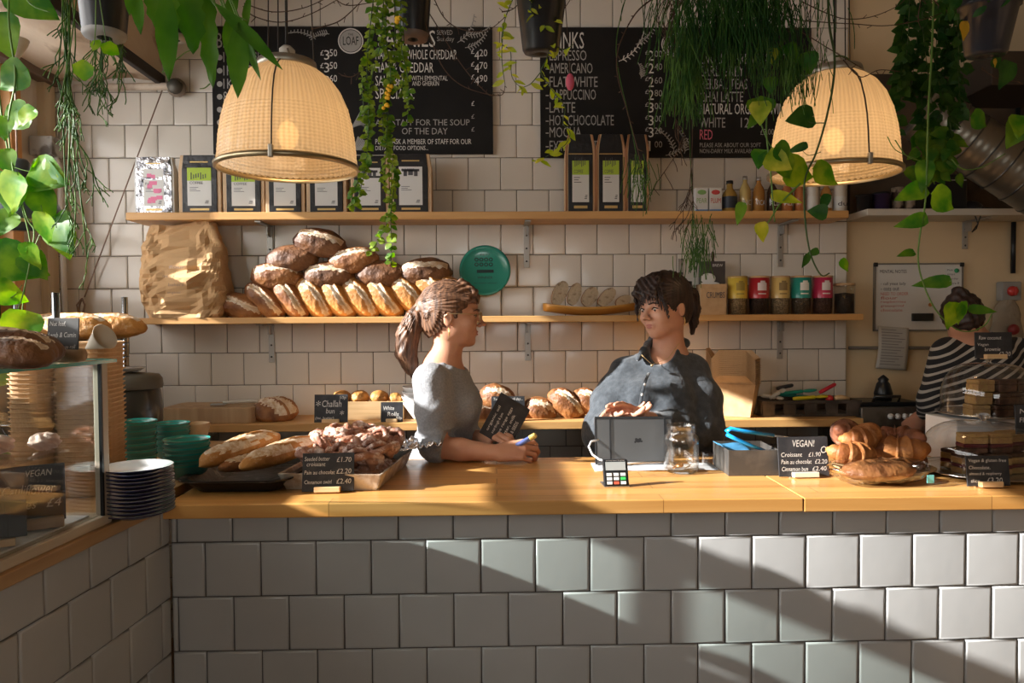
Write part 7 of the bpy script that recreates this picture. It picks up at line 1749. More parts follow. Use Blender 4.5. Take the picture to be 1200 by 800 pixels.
# kraft tray stacks
def tray_stack(px0, px1, Y, pyt, n, rz, label, group):
    a = P(px0, 500, Y); b = P(px1, 500, Y); w_ = (b.x-a.x); H = P(px0, pyt, Y).z-ZL; base = None
    for q in range(n):
        if base is None:
            base = thing('kraft_tray', label, 'food tray', ((a.x+b.x)/2, Y, ZL+.001), (0, 0, rz), group)
            m = MB(); f = .86; hh = .05; d_ = .17
            def ring(s_, z, c=.035):
                r_ = []
                for sx, sy, a0 in ((1, -1, -90), (1, 1, 0), (-1, 1, 90), (-1, -1, 180)):
                    for u in range(4):
                        an = math.radians(a0+u*30); r_.append((sx*(w_/2*s_-c)+c*math.cos(an), sy*(d_/2*s_-c)+c*math.sin(an), z))
                return r_
            rs = [ring(f, 0), ring(1.0, hh), ring(1.05, hh+.002), ring(1.05, hh), ring(.99, hh-.004)]; nn = len(rs[0])
            m.add([p for r_ in rs for p in r_], [(j*nn+k_, j*nn+(k_+1) % nn, (j+1)*nn+(k_+1) % nn, (j+1)*nn+k_) for j in range(4) for k_ in range(nn)]+[tuple(range(nn-1, -1, -1))], 0, False)
            obj('tray_body', m, M_kraft, base)
        else: dup(base, ((a.x+b.x)/2+rnd.uniform(-.001, .001), Y, ZL+.001+(H-.05)*q/(n-1)), label=label)
tray_stack(28, 72, 2.02, 405, 30, .05, 'kraft food tray in the left tall stack seen through the display case', 'left stack of kraft trays behind the display case')
tray_stack(76, 136, 2.06, 402, 30, .12, 'kraft food tray in the right tall stack behind the case\'s corner post', 'right stack of kraft trays behind the display case')
# wire rack with bloomers
M_chrome = mat('rack_chrome', (.55, .58, .60), .2, 1.0)
xr0, xr1, yr0, yr1 = XW+.04, P(147, 400, 3.10).x, 2.62, 3.10
t = thing('wire_rack', 'chrome wire rack with bread beside the window', 'wire rack', (xr0, yr0, 0)); W_ = xr1-xr0; D_ = yr1-yr0; zr1 = P(147, 397, yr1).z; ztp = P(146, 348, yr1).z
for x in (.0, W_):
    for y in (0, D_):
        m = MB(); m.tube([(x, y, 0), (x, y, ztp)], .0125, 12); po = obj('post', m, M_chrome, t)
        m = MB()
        for q in range(26): m.lathe([(.0128, .05+q*.056), (.0138, .052+q*.056), (.0128, .054+q*.056)], 12, M=T(x, y, 0))
        obj('groove_rings', m, M_darksteel, po)
for z in (zr1, 1.12, .62, .18):
    m = MB()
    for y in (0, D_):
        for dz in (0, -.035): m.tube([(0, y, z+dz), (W_, y, z+dz)], .0035, 6)
        n = 22
        m.tube([(W_*i/n, y, z-(.035 if i % 2 else 0)) for i in range(n+1)], .0022, 5)
    for x in (0, W_):
        for dz in (0, -.035): m.tube([(x, 0, z+dz), (x, D_, z+dz)], .0035, 6)
    for i in range(15): m.tube([(W_*i/14, 0, z), (W_*i/14, D_, z)], .002, 5)
    obj('wire_shelf', m, M_chrome, t)
KL = (.30, .13, .10, 71, 1, 'g', .6)
for px, py, Yq, rz, l in ((127, 384, 2.98, .1, 'bloomer loaf at the right end of the chrome wire rack'), (86, 384, 2.80, -.1, 'bloomer loaf in the middle of the wire rack behind the slate sign'), (70, 386, 2.92, .9, 'bloomer loaf at the window end of the wire rack')):
    p = P(px, py, Yq); loaf(KL, (p.x, p.y, zr1+.042), (.25, 0, rz), l, 'bloomers on the wire rack', 'bloomer', sc=.98)
p = P(60, 470, 2.95); loaf((.26, .16, .09, 72, 0, 'd', .6), (p.x, 2.95, 1.12+.035), (0, 0, .3), 'dark loaf on the rack shelf seen through the case glass', None, 'dark_bread', sc=.9)
# cord from the pipe to a wall hook
a = P(190, 106, YW-.05); b = P(99, 348, YW-.03)
o = obj('cord', MB().tube([a, a*.5+b*.5, b], .0028, 6), mat('tan_cord', (.30, .20, .15), .8)); tag(o, 'thin tan cord running diagonally down the left tiles from the pipe', 'cord')
m = MB(); pc = P(96, 352, YW-.03)
for s in (-1, 1):
    for q in range(2): m.tube([pc+V((0, 0, .01)), pc+V((s*(.012+q*.006), -.01*q, -.02)), pc+V((s*.010, -.01, -.05-q*.015)), pc+V((-s*.004, 0, -.085))], .004, 6)
o = obj('coiled_cord_end', m, mat('tan_cord', (.30, .20, .15), .8)); tag(o, 'looped end of the tan cord coiled on a wall hook above the bloomers', 'cord')
p = P(71, 168, YW-.12)
t = thing('junction_box', 'small worn grey junction box at the top of the pale post', 'junction box', (XW+.06, YW-.14, P(71, 178, 3.2).z)); m = MB(); m.box((-.05, -.04, 0), (.05, .04, .085)); obj('housing', m, mat('worn_grey_box', (.42, .40, .36), .6, n=((.12, .10, .08), 14, .5, .6)), t, bevel=.005)
m = MB(); m.tube([(.04, 0, .0), (.05, .01, -.05), (.05, .03, -.8)], .012, 8); obj('conduit', m, M_offwhite, t)
# ------------------------------------------------------------------ plants
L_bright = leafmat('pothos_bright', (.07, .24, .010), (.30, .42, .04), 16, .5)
L_mid = leafmat('pothos_green', (.035, .15, .015), (.16, .30, .03), 14, .4)
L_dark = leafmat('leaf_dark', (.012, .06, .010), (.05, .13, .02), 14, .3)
L_yel = leafmat('leaf_yellowgreen', (.28, .40, .03), (.62, .62, .10), 18, .5)
L_phil = leafmat('philodendron_green', (.035, .12, .012), (.10, .22, .03), 8, .35, .28)
L_grass = leafmat('rhipsalis_green', (.03, .09, .015), (.10, .20, .03), 20, .25)
L_ivy = leafmat('small_leaf_green', (.06, .16, .015), (.30, .38, .05), 30, .4)
M_stem = mat('stem_green', (.10, .20, .03), .5); M_twig = mat('twig_brown', (.075, .04, .022), .8); M_stemd = mat('stem_dark', (.05, .09, .02), .6)
M_pot = mat('pot_black', (.012, .012, .014), .38, coat=.2); M_soil = mat('soil', (.03, .02, .015), .95, bump=(60, 1))
def smooth(pts, n=6):
    pts = [V(p) for p in pts]; out = []
    for j in range(len(pts)-1):
        p0, p1, p2, p3 = pts[max(j-1, 0)], pts[j], pts[j+1], pts[min(j+2, len(pts)-1)]
        for q in range(n):
            u = q/n; out.append(.5*((2*p1)+(p2-p0)*u+(2*p0-5*p1+4*p2-p3)*u*u+(3*p1-p0-3*p2+p3)*u**3))
    out.append(pts[-1]); return out
def leaf(mb, base, tip, width, up=V((0, -1, 0)), kind='heart', curl=.12, fold=.18, mi=0, th=True):
    """a leaf blade from its base to its tip; up = the way its face looks"""
    d = tip-base; L_ = d.length
    if L_ < 1e-5: return
    f = d/L_; s = f.cross(up)
    if s.length < 1e-3: s = f.orthogonal()
    s.normalize(); n = s.cross(f)
    if kind == 'heart': prof = [(-.10, .0, .22), (-.06, .36, .30), (.10, .50, .0), (.30, .50, 0), (.50, .42, 0), (.70, .27, 0), (.86, .13, 0), (1, 0, 0)]
    elif kind == 'lance': prof = [(0, .04, 0), (.12, .26, 0), (.32, .44, 0), (.55, .48, 0), (.75, .34, 0), (.9, .15, 0), (1, 0, 0)]
    elif kind == 'lobed': prof = [(0, .05, 0), (.08, .30, 0), (.2, .46, 0), (.30, .34, 0), (.42, .50, 0), (.54, .36, 0), (.66, .46, 0), (.78, .26, 0), (.9, .18, 0), (1, 0, 0)]
    else: prof = [(0, .1, 0), (.3, .5, 0), (.7, .45, 0), (1, .05, 0)]
    vs = []; 
    for (u, w_, g) in prof:
        for k in (-1, -.5, 0, .5, 1):
            x = u if abs(k) > .1 or kind != 'heart' else max(u, 0)
            z = fold*width*abs(k)*w_*2*.5-curl*L_*(x*x)+.04*width*math.sin(u*9+k*3)
            vs.append(base+f*(x*L_)+s*(k*w_*width)+n*z)
    fs = [(j*5+k, j*5+k+1, (j+1)*5+k+1, (j+1)*5+k) for j in range(len(prof)-1) for k in range(4)]
    mb.add(vs, fs, mi, True)
def pot(t, r_, h, mtl=None, seg=36, off=V((0, 0, 0))):
    M_ = T(*off)
    obj('pot', MB().lathe([(0, .012), (r_*.22, .012), (r_*.24, .0), (r_*.62, 0), (r_*.70, .008), (r_*.94, h*.86), (r_*1.02, h*.87), (r_*1.03, h), (r_*.96, h), (r_*.93, h*.9), (r_*.9, h*.9)], seg, M=M_), mtl or M_pot, t)
    obj('soil', MB().lathe([(0, h*.93), (r_*.93, h*.9)], 24, M=M_), M_soil, t)
def hanger(t, r_, h, ztop, off=V((0, 0, 0)), n=3):
    for q in range(n):
        a = q*2*PI/n+.4; obj('hanging_cord', MB().tube([off+V((r_*math.cos(a), r_*math.sin(a), h)), off+V((.01*math.cos(a), .01*math.sin(a), ztop))], .0016, 5), M_twig, t)
CEIL = 3.3
def plant(name, label, Y, base_px, group='plants hanging over the counter'):
    p = P(base_px[0], base_px[1], Y); return thing(name, label, 'hanging plant', p, group=group), p
def vine(mb, pts, Y, r, o, dy=None, n=6):
    q = [P(x, y, Y+(dy[i] if dy else 0))-o for i, (x, y) in enumerate(pts)]; sm = smooth(q, n); L_ = len(sm)
    mb.tube(sm, [r*(1-.45*i/L_) for i in range(L_)], 6); return sm
def leaves(mb, data, Y, o, kind='heart', ratio=.95, facing=None, mi=0, rs=5):
    """data: (px, py of the leaf's middle, length px, direction deg in the picture, 0 right, 90 down[, y offset])"""
    r = random.Random(rs); k = S(Y)
    for dd in data:
        x, y, L_, a = dd[:4]; yo = dd[4] if len(dd) > 4 else r.uniform(-.03, .03); wr_ = dd[5] if len(dd) > 5 else ratio
        c = P(x, y, Y+yo)-o; a = math.radians(a); dr = V((math.cos(a), r.uniform(-.35, .35), -math.sin(a))); l = L_*k
        up = V((r.uniform(-.35, .35), -1, r.uniform(-.1, .5)))
        leaf(mb, c-dr*l*.45, c+dr*l*.55, l*wr_, up, kind, mi=mi)
# --- pothos by the window
t, o = plant('pothos_plant', 'bright green pothos vines trailing down in front of the window at the left edge', 2.2, (12, 20))
m = MB(); Y = 2.2
vine(m, [(14, -60), (10, 20), (18, 90), (10, 140), (14, 190), (24, 235), (36, 290), (28, 340), (18, 372)], Y, .0032, o); vine(m, [(2, -60), (-4, 60), (6, 160), (30, 250), (40, 270), (36, 300), (30, 330), (24, 385)], Y+.03, .0030, o)
vine(m, [(24, -50), (32, 0), (58, 14)], Y, .003, o); vine(m, [(14, 195), (30, 200), (46, 202)], Y, .0018, o); vine(m, [(30, 255), (50, 262), (48, 240)], Y, .0018, o); vine(m, [(36, 300), (52, 262)], Y, .0018, o); vine(m, [(-6, 348), (14, 348), (26, 334)], Y, .002, o)
obj('vine_stem', m, M_stem, t)
m = MB()
leaves(m, [(38, 2, 52, 38), (4, 42, 46, 80), (14, 92, 40, 150), (4, 150, 26, 90), (17, 138, 38, 160), (54, 208, 44, 20), (12, 230, 46, 115), (72, 275, 46, 60), (52, 240, 36, 75), (20, 310, 60, 15), (42, 312, 34, 60), (6, 262, 30, 120), (8, 190, 28, 80)], Y, o, rs=2)
obj('leaves', m, L_mid, t)
m = MB(); leaves(m, [(58, 205, 42, 25, -.03), (15, 226, 44, 110, -.03), (53, 268, 34, 100, -.04), (76, 286, 34, 80, .02), (24, 388, 44, 100, -.02, 1.0), (30, 137, 26, 130, -.02), (12, 345, 34, 30), (38, 300, 30, 80), (10, 440, 30, 10, .2)], Y, o, rs=8); obj('sun_tinted_leaves', m, L_bright, t)  # brighter green puts the sunlight into these leaves' colour
pot(t, 0.11, .15, off=P(0, -95, Y)-o); hanger(t, 0.11, .15, CEIL-o.z, off=P(0, -95, Y)-o)
# --- rhipsalis strands at the left
def rhip(name, label, Y, top, strands_, mt=L_grass, potr=None, potc=None, r0=.0016, seed=3, spread=14, fork=True, grp='plants hanging over the counter'):
    t, o = plant(name, label, Y, top, grp); r = random.Random(seed); m = MB(); k = S(Y)
    def grow(p, d, L_, depth, rad):
        pts = [p]; n = 4
        for i in range(n):
            d = (d+V((r.uniform(-.25, .25), r.uniform(-.2, .2), -.10))).normalized(); pts.append(pts[-1]+d*(L_/n))
        m.tube(pts, rad, 5)
        if depth > 0:
            for s in range(r.choice((1, 2, 2, 3))):
                nd = (d+V((r.uniform(-.9, .9), r.uniform(-.6, .6), r.uniform(-.3, .1)))).normalized(); grow(pts[-1], nd, L_*r.uniform(.5, .85), depth-1, rad*.9)
    for (x0, y0, x1, y1, dep) in strands_:
        a = P(x0, y0, Y+r.uniform(-.04, .04))-o; b = P(x1, y1, Y+r.uniform(-.06, .06))-o
        mid = a*.5+b*.5+V((r.uniform(-1, 1)*spread*k*.4, r.uniform(-.02, .02), 0)); sm = smooth([a, mid, b], 5); m.tube(sm, r0*1.15, 5)
        if fork:
            for q in (3, 6, 9):
                if r.random() < .75: grow(sm[min(q, len(sm)-1)], V((r.uniform(-.8, .8), r.uniform(-.5, .5), -1)).normalized(), r.uniform(14, 26)*k, dep-1, r0)
        grow(b, (b-a).normalized(), r.uniform(14, 24)*k, dep, r0)
    obj('branching_stems', m, mt, t)
    if potc:
        off = P(potc[0], potc[1], Y)-o; pot(t, potr, potr*1.5, off=off); hanger(t, potr, potr*1.5, CEIL-o.z, off=off)
    return t
r = random.Random(12)
rhip('rhipsalis_plant', 'thin forked green rhipsalis strands hanging long beside the window corner', 2.0, (80, -10), [(80+r.uniform(-8, 14), -20, 75+r.uniform(-8, 10), r.uniform(60, 150), 2) for _ in range(9)]+[(78, 80, 82+r.uniform(-6, 12), r.uniform(170, 235), 3) for _ in range(5)]+[(84, 150, 98, 250, 3), (86, 160, 110, 215, 2), (82, 190, 88, 262, 3), (90, 190, 102, 300, 2)], seed=5, potr=.07, potc=(84, -75))
rhip('rhipsalis_plant', 'forked rhipsalis strands spilling from the black pot at the top left', 1.95, (122, -5), [(118+r.uniform(-8, 14), -10, 120+r.uniform(-14, 20), r.uniform(40, 105), 3) for _ in range(9)]+[(142, 10, 142, 100, 2)], seed=9, r0=.0015)
# --- black pots seen from below
def potted(label, px0, px1, pyb, Y, h, leafspec=None, name='plant_pot', disc=None, col=None, tilt=(0, 0)):
    k = S(Y); c = P((px0+px1)/2, pyb, Y); r_ = (px1-px0)/2*k/.72
    t = thing(name, label, 'plant pot', c, (tilt[0], tilt[1], 0), 'plant pots hanging above the counter'); pot(t, r_, h, col)
    if disc: obj('drip_plate', MB().lathe([(r_*.25, -.001), (r_*.66, -.001), (r_*.72, .006), (r_*.72, .012)], 32), disc, t)
    hanger(t, r_, h, (CEIL-c.z)); return t, c, r_
potted('black plant pot with pale drip plate hanging above the thin wall pipe', 99, 146, 44, 1.9, .22, disc=mat('drip_grey', (.30, .29, .28), .5))
potted('small black plant pot with pale base behind the philodendron leaves', 194, 219, 47, 2.15, .16, disc=mat('drip_grey', (.30, .29, .28), .5))
potted('black plant pot behind the trailing small leaved plant above the bread menu', 466, 502, 46, 1.9, .20, disc=mat('clay_dish', (.16, .11, .09), .6))
# --- philodendron with long drooping lobed leaves
t, o = plant('philodendron_plant', 'large drooping philodendron leaves at the top left of the pendant lamp', 1.78, (220, -15)); Y = 1.78; k = S(Y)
m = MB(); r = random.Random(3)
big = [(160, -12, 163, 38, 16, 'lance'), (176, -22, 184, 34, 22, 'lobed'), (194, -14, 197, 92, 27, 'lance'), (222, -14, 227, 60, 34, 'lobed'), (243, -6, 246, 100, 26, 'lobed'), (252, 4, 330, 76, 19, 'lance'), (262, 10, 300, 62, 14, 'lance'), (280, 26, 278, 112, 27, 'lance'), (284, 30, 302, 92, 12, 'lance'), (205, -20, 208, 30, 26, 'lobed'), (268, 20, 266, 64, 14, 'lance'), (275, -10, 268, 26, 18, 'lance'), (292, -6, 286, 34, 14, 'lance'), (150, -20, 152, 16, 12, 'lance'), (236, -20, 214, 20, 26, 'lobed')]
for x0, y0, x1, y1, w_, kd in big:
    dy = r.uniform(-.05, .05); leaf(m, P(x0, y0, Y+dy)-o, P(x1, y1, Y+dy-.03)-o, w_*k*.92, V((r.uniform(-.5, .5), -1, r.uniform(0, .4))), kd, curl=.08)
obj('leaves', m, L_phil, t)
m = MB()
for x0, y0, x1, y1, w_, kd in big: m.tube(smooth([P(232, -34, Y)-o, P((232+x0)/2, min(y0, -12)-14, Y)-o, P(x0, y0, Y)-o], 4), .0022, 5)
vine(m, [(240, -30), (248, 0), (262, 12), (290, 24)], Y, .003, o); vine(m, [(190, 85), (215, 63), (229, 58)], Y, .0016, o); vine(m, [(246, 98), (240, 103), (234, 104)], Y, .0016, o)
obj('leaf_stalk', m, M_stem, t)
pot(t, .09, .14, off=P(232, -66, Y)-o); hanger(t, .09, .14, CEIL-o.z, off=P(232, -66, Y)-o)
# small pale round leaves near the rhipsalis
t, o = plant('coin_leaf_plant', 'few round bright leaves on thin stalks left of the hanging black pot', 1.75, (112, 10)); m = MB(); Y = 1.75
leaves(m, [(98, 81, 23, 95, 0, 1.0), (128, 57, 19, 20, 0, 1.0), (113, 52, 14, 120, 0, 1.0)], Y, o, 'round', .95); obj('leaves', m, L_bright, t)
m = MB(); vine(m, [(112, -40), (112, 30), (108, 60), (98, 74)], Y, .0014, o); vine(m, [(112, -30), (120, 20), (124, 48)], Y, .0014, o); obj('stem', m, M_stem, t)
# --- string plant in front of the bread menu
def string_plant(name, label, Y, top, lines, step, lf, mt, seed, stemr=.0014, kind='lance', flowers=(), stem_mt=None, stuffn='leaves', rat=.75):
    t, o = plant(name, label, Y, top); r = random.Random(seed); ms_ = MB(); ml = MB(); k = S(Y)
    for ln in lines:
        sm = vine(ms_, ln, Y, stemr, o, dy=[r.uniform(-.03, .03) for _ in ln], n=8); acc = 0
        for a, b in zip(sm, sm[1:]):
            acc += (b-a).length
            while acc > step*k:
                acc -= step*k; an = r.uniform(0, 2*PI); d = V((math.cos(an), math.sin(an)*.7, r.uniform(-.9, .15))).normalized(); l = lf*k*r.uniform(.6, 1.25)
                p = b.copy(); leaf(ml, p, p+d*l, l*rat, V((r.uniform(-.6, .6), -1, r.uniform(0, .8))), kind, curl=.1)
    obj('stems', ms_, stem_mt or M_stemd, t); obj(stuffn, ml, mt, t)
    if flowers:
        m = MB()
        for x, y, s_ in flowers:
            for q in range(4): m.sphere(P(x+r.uniform(-3, 3), y+r.uniform(-3, 3), Y-.02)-o, s_*k, 8, 6)
        obj('flowers', m, mat('flower_'+name, (.85, .48, .02) if 'yellow' in label else (.7, .12, .22), .6), t)
    return t, o
string_plant('creeping_plant', 'dense small leaved creeper with yellow flowers trailing past the bread menu to the loaves', 1.85, (450, -20),
    [[(440, -20), (434, 30), (430, 80), (432, 130), (430, 180), (424, 215), (416, 240)], [(446, -20), (438, 40), (428, 65), (425, 110), (431, 160)], [(455, -20), (452, 40), (458, 90), (452, 130), (460, 175), (457, 230), (453, 262), (443, 282), (434, 294)], [(462, -20), (462, 60), (450, 110), (450, 160), (462, 205), (458, 250), (459, 285), (458, 312)],
     [(470, -20), (470, 50), (478, 90), (479, 120), (477, 145)], [(450, -10), (446, 50), (436, 90), (434, 140), (428, 200)], [(466, 60), (456, 120), (452, 180), (450, 220)], [(472, 20), (474, 80), (470, 110)], [(424, 205), (414, 225), (412, 244)]], 2.6, 8.5, L_ivy, 4, flowers=((456, 103, 2.6), (453, 112, 2.2), (452, 124, 2.2), (465, 24, 3.0)), rat=.8)
# --- pot with yellow green creeper
t, c, r_ = potted('black plant pot with open drainage hole above the gap between the menu boards', 612, 656, 63, 1.85, .155, tilt=(.12, 0))
string_plant('wandering_plant', 'yellow green creeper with pointed leaves trailing from the centre pot over the drinks menu', 1.80, (640, 10),
    [[(632, -10), (648, 20), (646, 50), (640, 70), (634, 84), (642, 98), (652, 112), (662, 126), (660, 144), (668, 156), (662, 170), (650, 176), (638, 185), (629, 190)], [(604, -8), (592, 22), (588, 50), (598, 60), (600, 90), (612, 104)], [(634, 84), (622, 98), (611, 103)], [(590, 30), (588, 68), (592, 100)], [(625, -6), (622, 14), (632, 18), (640, 34)], [(646, 50), (660, 58), (672, 52)]], 8.5, 15, L_yel, 11, kind='lance', rat=.42)
t, o = plant('pink_bud', 'single pink flower bud hanging before the drinks menu', 1.9, (668, 96)); k = S(1.9)
obj('bud', MB().sphere((0, 0, 0), (5*k, 4*k, 10*k), 12, 10), mat('bud_pink', (.62, .10, .16), .6), t); obj('thread', MB().tube([(0, 0, 9*k), P(661, -20, 1.9)-o], .001, 4), M_twig, t)
# --- grassy basket plant in the middle
r = random.Random(21); t, o = plant('mistletoe_cactus', 'big bushy dark green hanging cactus with grassy strands over the drinks menu', 1.9, (860, -20)); m = MB(); m2 = MB(); k = S(1.9); Y = 1.9
def wisp(mb, x, y, L_, rad, sway=.5, seg=6):
    p = P(x, y, Y+r.uniform(-.10, .10))-o; d = V((r.uniform(-sway, sway), r.uniform(-.4, .4), -1)).normalized(); pts = [p]
    for i in range(seg):
        d = (d+V((r.uniform(-.16, .16), r.uniform(-.1, .1), -.15))).normalized(); pts.append(pts[-1]+d*(L_*k/seg))
    mb.tube(pts, rad, 4, cap=False); return pts
for i in range(620):
    x = r.gauss(865, 42); wisp(m, x, r.uniform(-30, 10), max(20, r.gauss(74, 20)-abs(x-865)*.30), .0011, .6)
for i in range(300):
    x = r.gauss(803, 12); y0 = r.uniform(20, 100); wisp(m2, x, y0, r.uniform(30, 62), .0012, .28)
for i in range(110):
    x = r.gauss(930, 18); wisp(m2, x, r.uniform(40, 90), r.uniform(25, 55), .0010, .3)
for i in range(60): x = r.uniform(850, 900); wisp(m2, x, r.uniform(40, 70), r.uniform(20, 60), .0010, .3)
obj('dark_strands', m, L_dark, t); obj('green_strands', m2, L_grass, t)
pot(t, .13, .15, off=P(865, -30, Y)-o); hanger(t, .13, .15, CEIL-o.z, off=P(865, -30, Y)-o)
m = MB()
for i in range(22):
    a0 = r.uniform(770, 815); pts = smooth([P(a0, -15, Y)-o, P(r.uniform(768, 800), r.uniform(10, 40), Y)-o, P(r.uniform(775, 825), r.uniform(55, 80), Y)-o], 5); m.tube(pts, .0011, 4)
obj('dry_brown_strands', m, M_twig, t)
# lower tufts
rhip('rhipsalis_plant', 'sparse brownish rhipsalis strand hanging down to the bottles on the upper shelf', 2.05, (805, 100), [(800, -10, 795, 165, 1), (792, 120, 792, 150, 2), (808, 90, 808, 225, 2), (808, 180, 812, 240, 3), (800, 160, 776, 205, 1)], mt=M_twig, seed=14, r0=.0011)
t, o = plant('rhipsalis_plant', 'green rhipsalis tuft hanging just above the dark haired woman\'s head', 2.05, (812, 240)); m = MB(); Y = 2.05; k = S(Y)
for i in range(90): wisp(m, r.gauss(816, 9), r.uniform(250, 300), r.uniform(22, 42), .0011, .45)
m.tube(smooth([P(812, -10, Y)-o, P(808, 150, Y)-o, P(814, 262, Y)-o], 6), .0011, 5); obj('green_strands', m, L_grass, t)
t, o = plant('rhipsalis_plant', 'dark rhipsalis tuft hanging over the tall folded coffee bags', 2.05, (748, 190)); m = MB()
for i in range(46): wisp(m, r.gauss(750, 8), r.uniform(180, 215), r.uniform(22, 42), .0010, .5)
m.tube(smooth([P(735, -10, Y)-o, P(722, 60, Y)-o, P(740, 150, Y)-o, P(750, 205, Y)-o], 6), .0014, 5); obj('green_strands', m, L_grass, t)
# --- pothos across the right lamp
t, o = plant('pothos_plant', 'pothos vine crossing the right pendant lamp down to the tea tins', 1.98, (975, 40)); Y = 1.98; m = MB()
vine(m, [(970, -20), (972, 30), (978, 66), (976, 100), (968, 140), (956, 180), (943, 212), (944, 262), (950, 298), (962, 322), (972, 320)], Y, .0034, o); vine(m, [(978, 66), (988, 66), (996, 70)], Y, .0028, o); vine(m, [(966, 144), (952, 144), (946, 142)], Y, .0016, o)
vine(m, [(962, 178), (948, 182), (940, 176)], Y, .0012, o)
obj('vine_stem', m, M_stemd, t)
m = MB(); leaves(m, [(938, 138, 32, 170, 0, .9), (934, 174, 24, 160, 0, .42), (958, 248, 20, 190), (966, 238, 20, 100, 0, .6), (952, 296, 15, 160, 0, .6), (944, 306, 16, 110, 0, .6), (928, 82, 26, 95)], Y, o, rs=3); obj('dark_leaves', m, L_dark, t)
m = MB(); leaves(m, [(936, 202, 42, 10), (968, 206, 34, 25), (920, 196, 30, 60), (990, 311, 17, 50, 0, .7)], Y, o, rs=6); obj('leaves', m, L_bright, t)
t, o = plant('pothos_plant', 'pothos vine hanging left of the right pendant lamp with variegated leaves', 1.9, (908, 30)); Y = 1.9; m = MB()
vine(m, [(915, -20), (905, 30), (912, 60), (903, 100), (898, 150), (903, 200), (906, 240), (908, 260)], Y, .0028, o); vine(m, [(938, 215), (915, 238), (902, 258), (895, 265)], Y, .0028, o); vine(m, [(890, 140), (900, 166), (908, 176)], Y, .002, o)
obj('vine_stem', m, M_stem, t)
m = MB(); leaves(m, [(908, 66, 20, 100), (928, 62, 22, 60), (948, 74, 24, 80), (886, 128, 24, 75), (896, 126, 24, 110), (882, 142, 18, 120, 0, .7), (890, 186, 22, 100), (900, 188, 20, 60), (867, 250, 26, 105, 0, .5), (918, 180, 26, 40), (903, 100, 18, 90)], Y, o, rs=9); obj('leaves', m, L_mid, t)
m = MB(); leaves(m, [(906, 65, 16, 95, -.03, .8), (891, 132, 26, 95, -.03), (922, 232, 34, 12, 0, .5), (893, 272, 22, 75, -.02, .8), (913, 190, 30, 30, -.02)], Y, o, rs=12); obj('yellow_leaves', m, L_yel, t)
# --- pothos far right
t, o = plant('pothos_plant', 'long pothos vine looping down before the whiteboard at the right', 2.15, (1085, 80)); Y = 2.15; m = MB()
vine(m, [(1095, -20), (1092, 60), (1088, 130), (1086, 200), (1084, 240), (1078, 275), (1076, 305), (1082, 332), (1096, 362), (1118, 384), (1138, 388), (1155, 380), (1162, 368)], Y, .0030, o); vine(m, [(1049, 164), (1062, 182), (1078, 188)], Y, .0018, o); vine(m, [(1115, 186), (1128, 198), (1150, 196), (1178, 180)], Y, .0022, o); vine(m, [(1040, 160), (1050, 176), (1074, 186)], Y+.02, .0016, o)
obj('vine_stem', m, M_stem, t)
m = MB(); leaves(m, [(1083, 206, 36, 100, 0, .6), (1068, 226, 40, 160, 0, .6), (1106, 236, 36, 25), (1068, 260, 36, 165, 0, .5), (1062, 297, 22, 170, 0, .5), (1092, 331, 38, 175, 0, .45), (1152, 363, 30, 5, 0, .4), (1148, 142, 26, 20), (1190, 156, 34, 110)], Y, o, rs=4); obj('dark_leaves', m, L_mid, t)
m = MB(); leaves(m, [(1116, 370, 30, 100, -.02), (1126, 367, 26, 80, -.02, .7), (1194, 148, 26, 100, -.03)], Y, o, rs=5); obj('bright_leaves', m, L_bright, t)
# --- dark foliage mass, upper right
t, o = plant('ivy_plant', 'dark mass of small ivy leaves hanging beside the silver duct', 2.6, (1095, 20)); r = random.Random(31); m = MB(); m2 = MB(); ms_ = MB(); Y = 2.6; k = S(Y)
for i in range(17):
    x0 = r.uniform(1065, 1130); pts = [P(x0, -10, Y+r.uniform(-.1, .1))-o, P(x0+r.uniform(-16, 16), r.uniform(30, 80), Y+r.uniform(-.1, .1))-o, P(x0+r.uniform(-22, 16), r.uniform(90, 175), Y+r.uniform(-.1, .1))-o]; sm = smooth(pts, 6); ms_.tube(sm, .0013, 5)
    for q in sm[2:]:
        for _ in range(2):
            an = r.uniform(0, 2*PI); l = r.uniform(9, 17)*k; d = V((math.cos(an), r.uniform(-.5, .5), -abs(math.sin(an))*.8)).normalized(); leaf(m, q, q+d*l, l*.85, V((r.uniform(-.6, .6), -1, r.uniform(-.2, .7))), 'heart')
for i in range(60):
    q = P(r.gauss(1096, 14), r.gauss(178, 16), Y-.05+r.uniform(-.05, .05))-o; an = r.uniform(0, 2*PI); l = r.uniform(12, 20)*k; d = V((math.cos(an), r.uniform(-.4, .4), -abs(math.sin(an)))).normalized(); leaf(m2, q, q+d*l, l*.8, V((r.uniform(-.6, .6), -1, r.uniform(-.2, .7))), 'heart')
obj('stems', ms_, M_stemd, t); obj('dark_leaves', m, L_dark, t); obj('brighter_leaves', m2, L_mid, t)
leafy = MB(); 
potted('dark blue black plant pot hanging at the upper right above the duct', 1132, 1178, 66, 2.0, .145, tilt=(.1, 0), col=mat('pot_blue_black', (.015, .018, .028), .35, coat=.3))
t, o = plant('fern_plant', 'sparse leafy plant in the dark blue black pot at the upper right', 2.0, (1155, 0)); m = MB(); Y = 2.0; r = random.Random(44); k = S(Y)
for i in range(60):
    q = P(r.uniform(1100, 1190), r.uniform(-25, 8), Y+r.uniform(-.1, .1))-o; an = r.uniform(0, 2*PI); l = r.uniform(12, 22)*k; leaf(m, q, q+V((math.cos(an), r.uniform(-.4, .4), -.6)).normalized()*l, l*.5, V((0, -1, .3)), 'lance')
leaves(m, [(1130, 34, 20, 80), (1168, 74, 16, 40), (1178, 88, 30, 100)], Y, o); obj('leaves', m, L_dark, t)
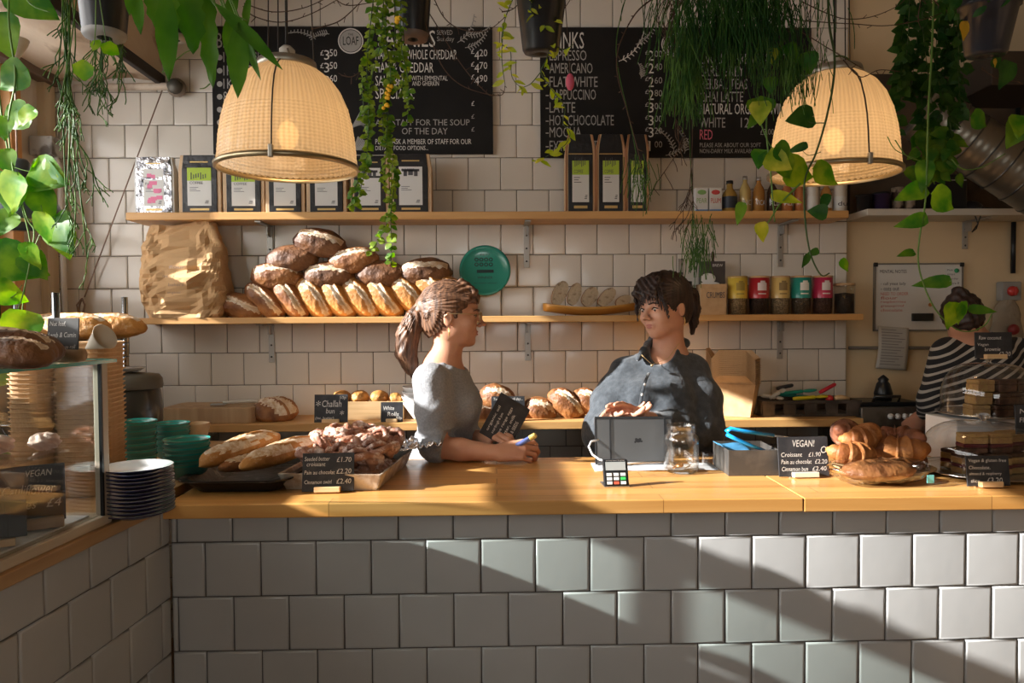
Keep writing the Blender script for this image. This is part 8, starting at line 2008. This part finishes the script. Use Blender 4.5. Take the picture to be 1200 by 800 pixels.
m = MB(); leaves(m, [(1130, 36, 20, 80, -.03, .7), (1166, 74, 9, 60, -.02, .9)], Y, o); obj('yellow_leaves', m, leafmat('leaf_autumn', (.45, .30, .04), (.6, .42, .10), 20, .4), t)
# --- dry climbing twigs along the top
def twigs(label, lines, Y, seed, rr=.0016):
    t, o = plant('climbing_twigs', label, Y, lines[0][0]); r = random.Random(seed); m = MB()
    for ln in lines:
        sm = vine(m, ln, Y+r.uniform(-.04, .04), rr, o, n=7)
        for q in sm[1::3]: m.tube([q, q+V((r.uniform(-.012, .012), r.uniform(-.01, .01), r.uniform(-.018, .010)))], rr*.6, 4)
    obj('twigs', m, M_twig, t)
twigs('dry brown twigs crossing above the bread menu', [[(286, 4), (320, 14), (360, 8), (400, -12)], [(286, 10), (300, 20), (330, 26), (365, 16), (405, -6)], [(365, 34), (395, 26), (415, 10), (428, -4)], [(385, -10), (405, 6), (440, 2)], [(400, 88), (412, 90), (422, 84)], [(505, -10), (520, 20), (540, 34), (570, 36), (592, 20)], [(488, -8), (512, 30), (530, 60), (552, 90), (572, 110), (580, 112)], [(490, 0), (503, 40), (520, 80), (545, 102), (585, 112), (592, 100)], [(640, 26), (655, 18), (672, -6)], [(588, 14), (602, 10), (616, -6)]], 1.9, 2)
twigs('long bare stem curving down before the drinks menu to the coffee bags', [[(775, -8), (750, 10), (735, 32), (724, 60), (724, 90), (735, 130), (746, 170), (752, 196)]], 1.95, 6, .0022)
twigs('tangle of dry brown twigs crossing above the right pendant lamp', [[(900, 6), (930, 22), (965, 26), (1000, 28), (1040, 30), (1085, 22), (1115, 10)], [(905, 0), (930, 30), (960, 50), (990, 68), (1010, 80)], [(940, 2), (965, 14), (990, 22), (1020, 20), (1050, 8), (1066, -6)], [(915, 40), (940, 30), (950, 10)], [(1090, -4), (1110, 12), (1135, 4)], [(1150, 80), (1170, 92), (1195, 96)], [(988, 70), (1008, 90), (1030, 82), (1055, 84)], [(1080, -4), (1076, 20), (1078, 30)]], 2.05, 3)
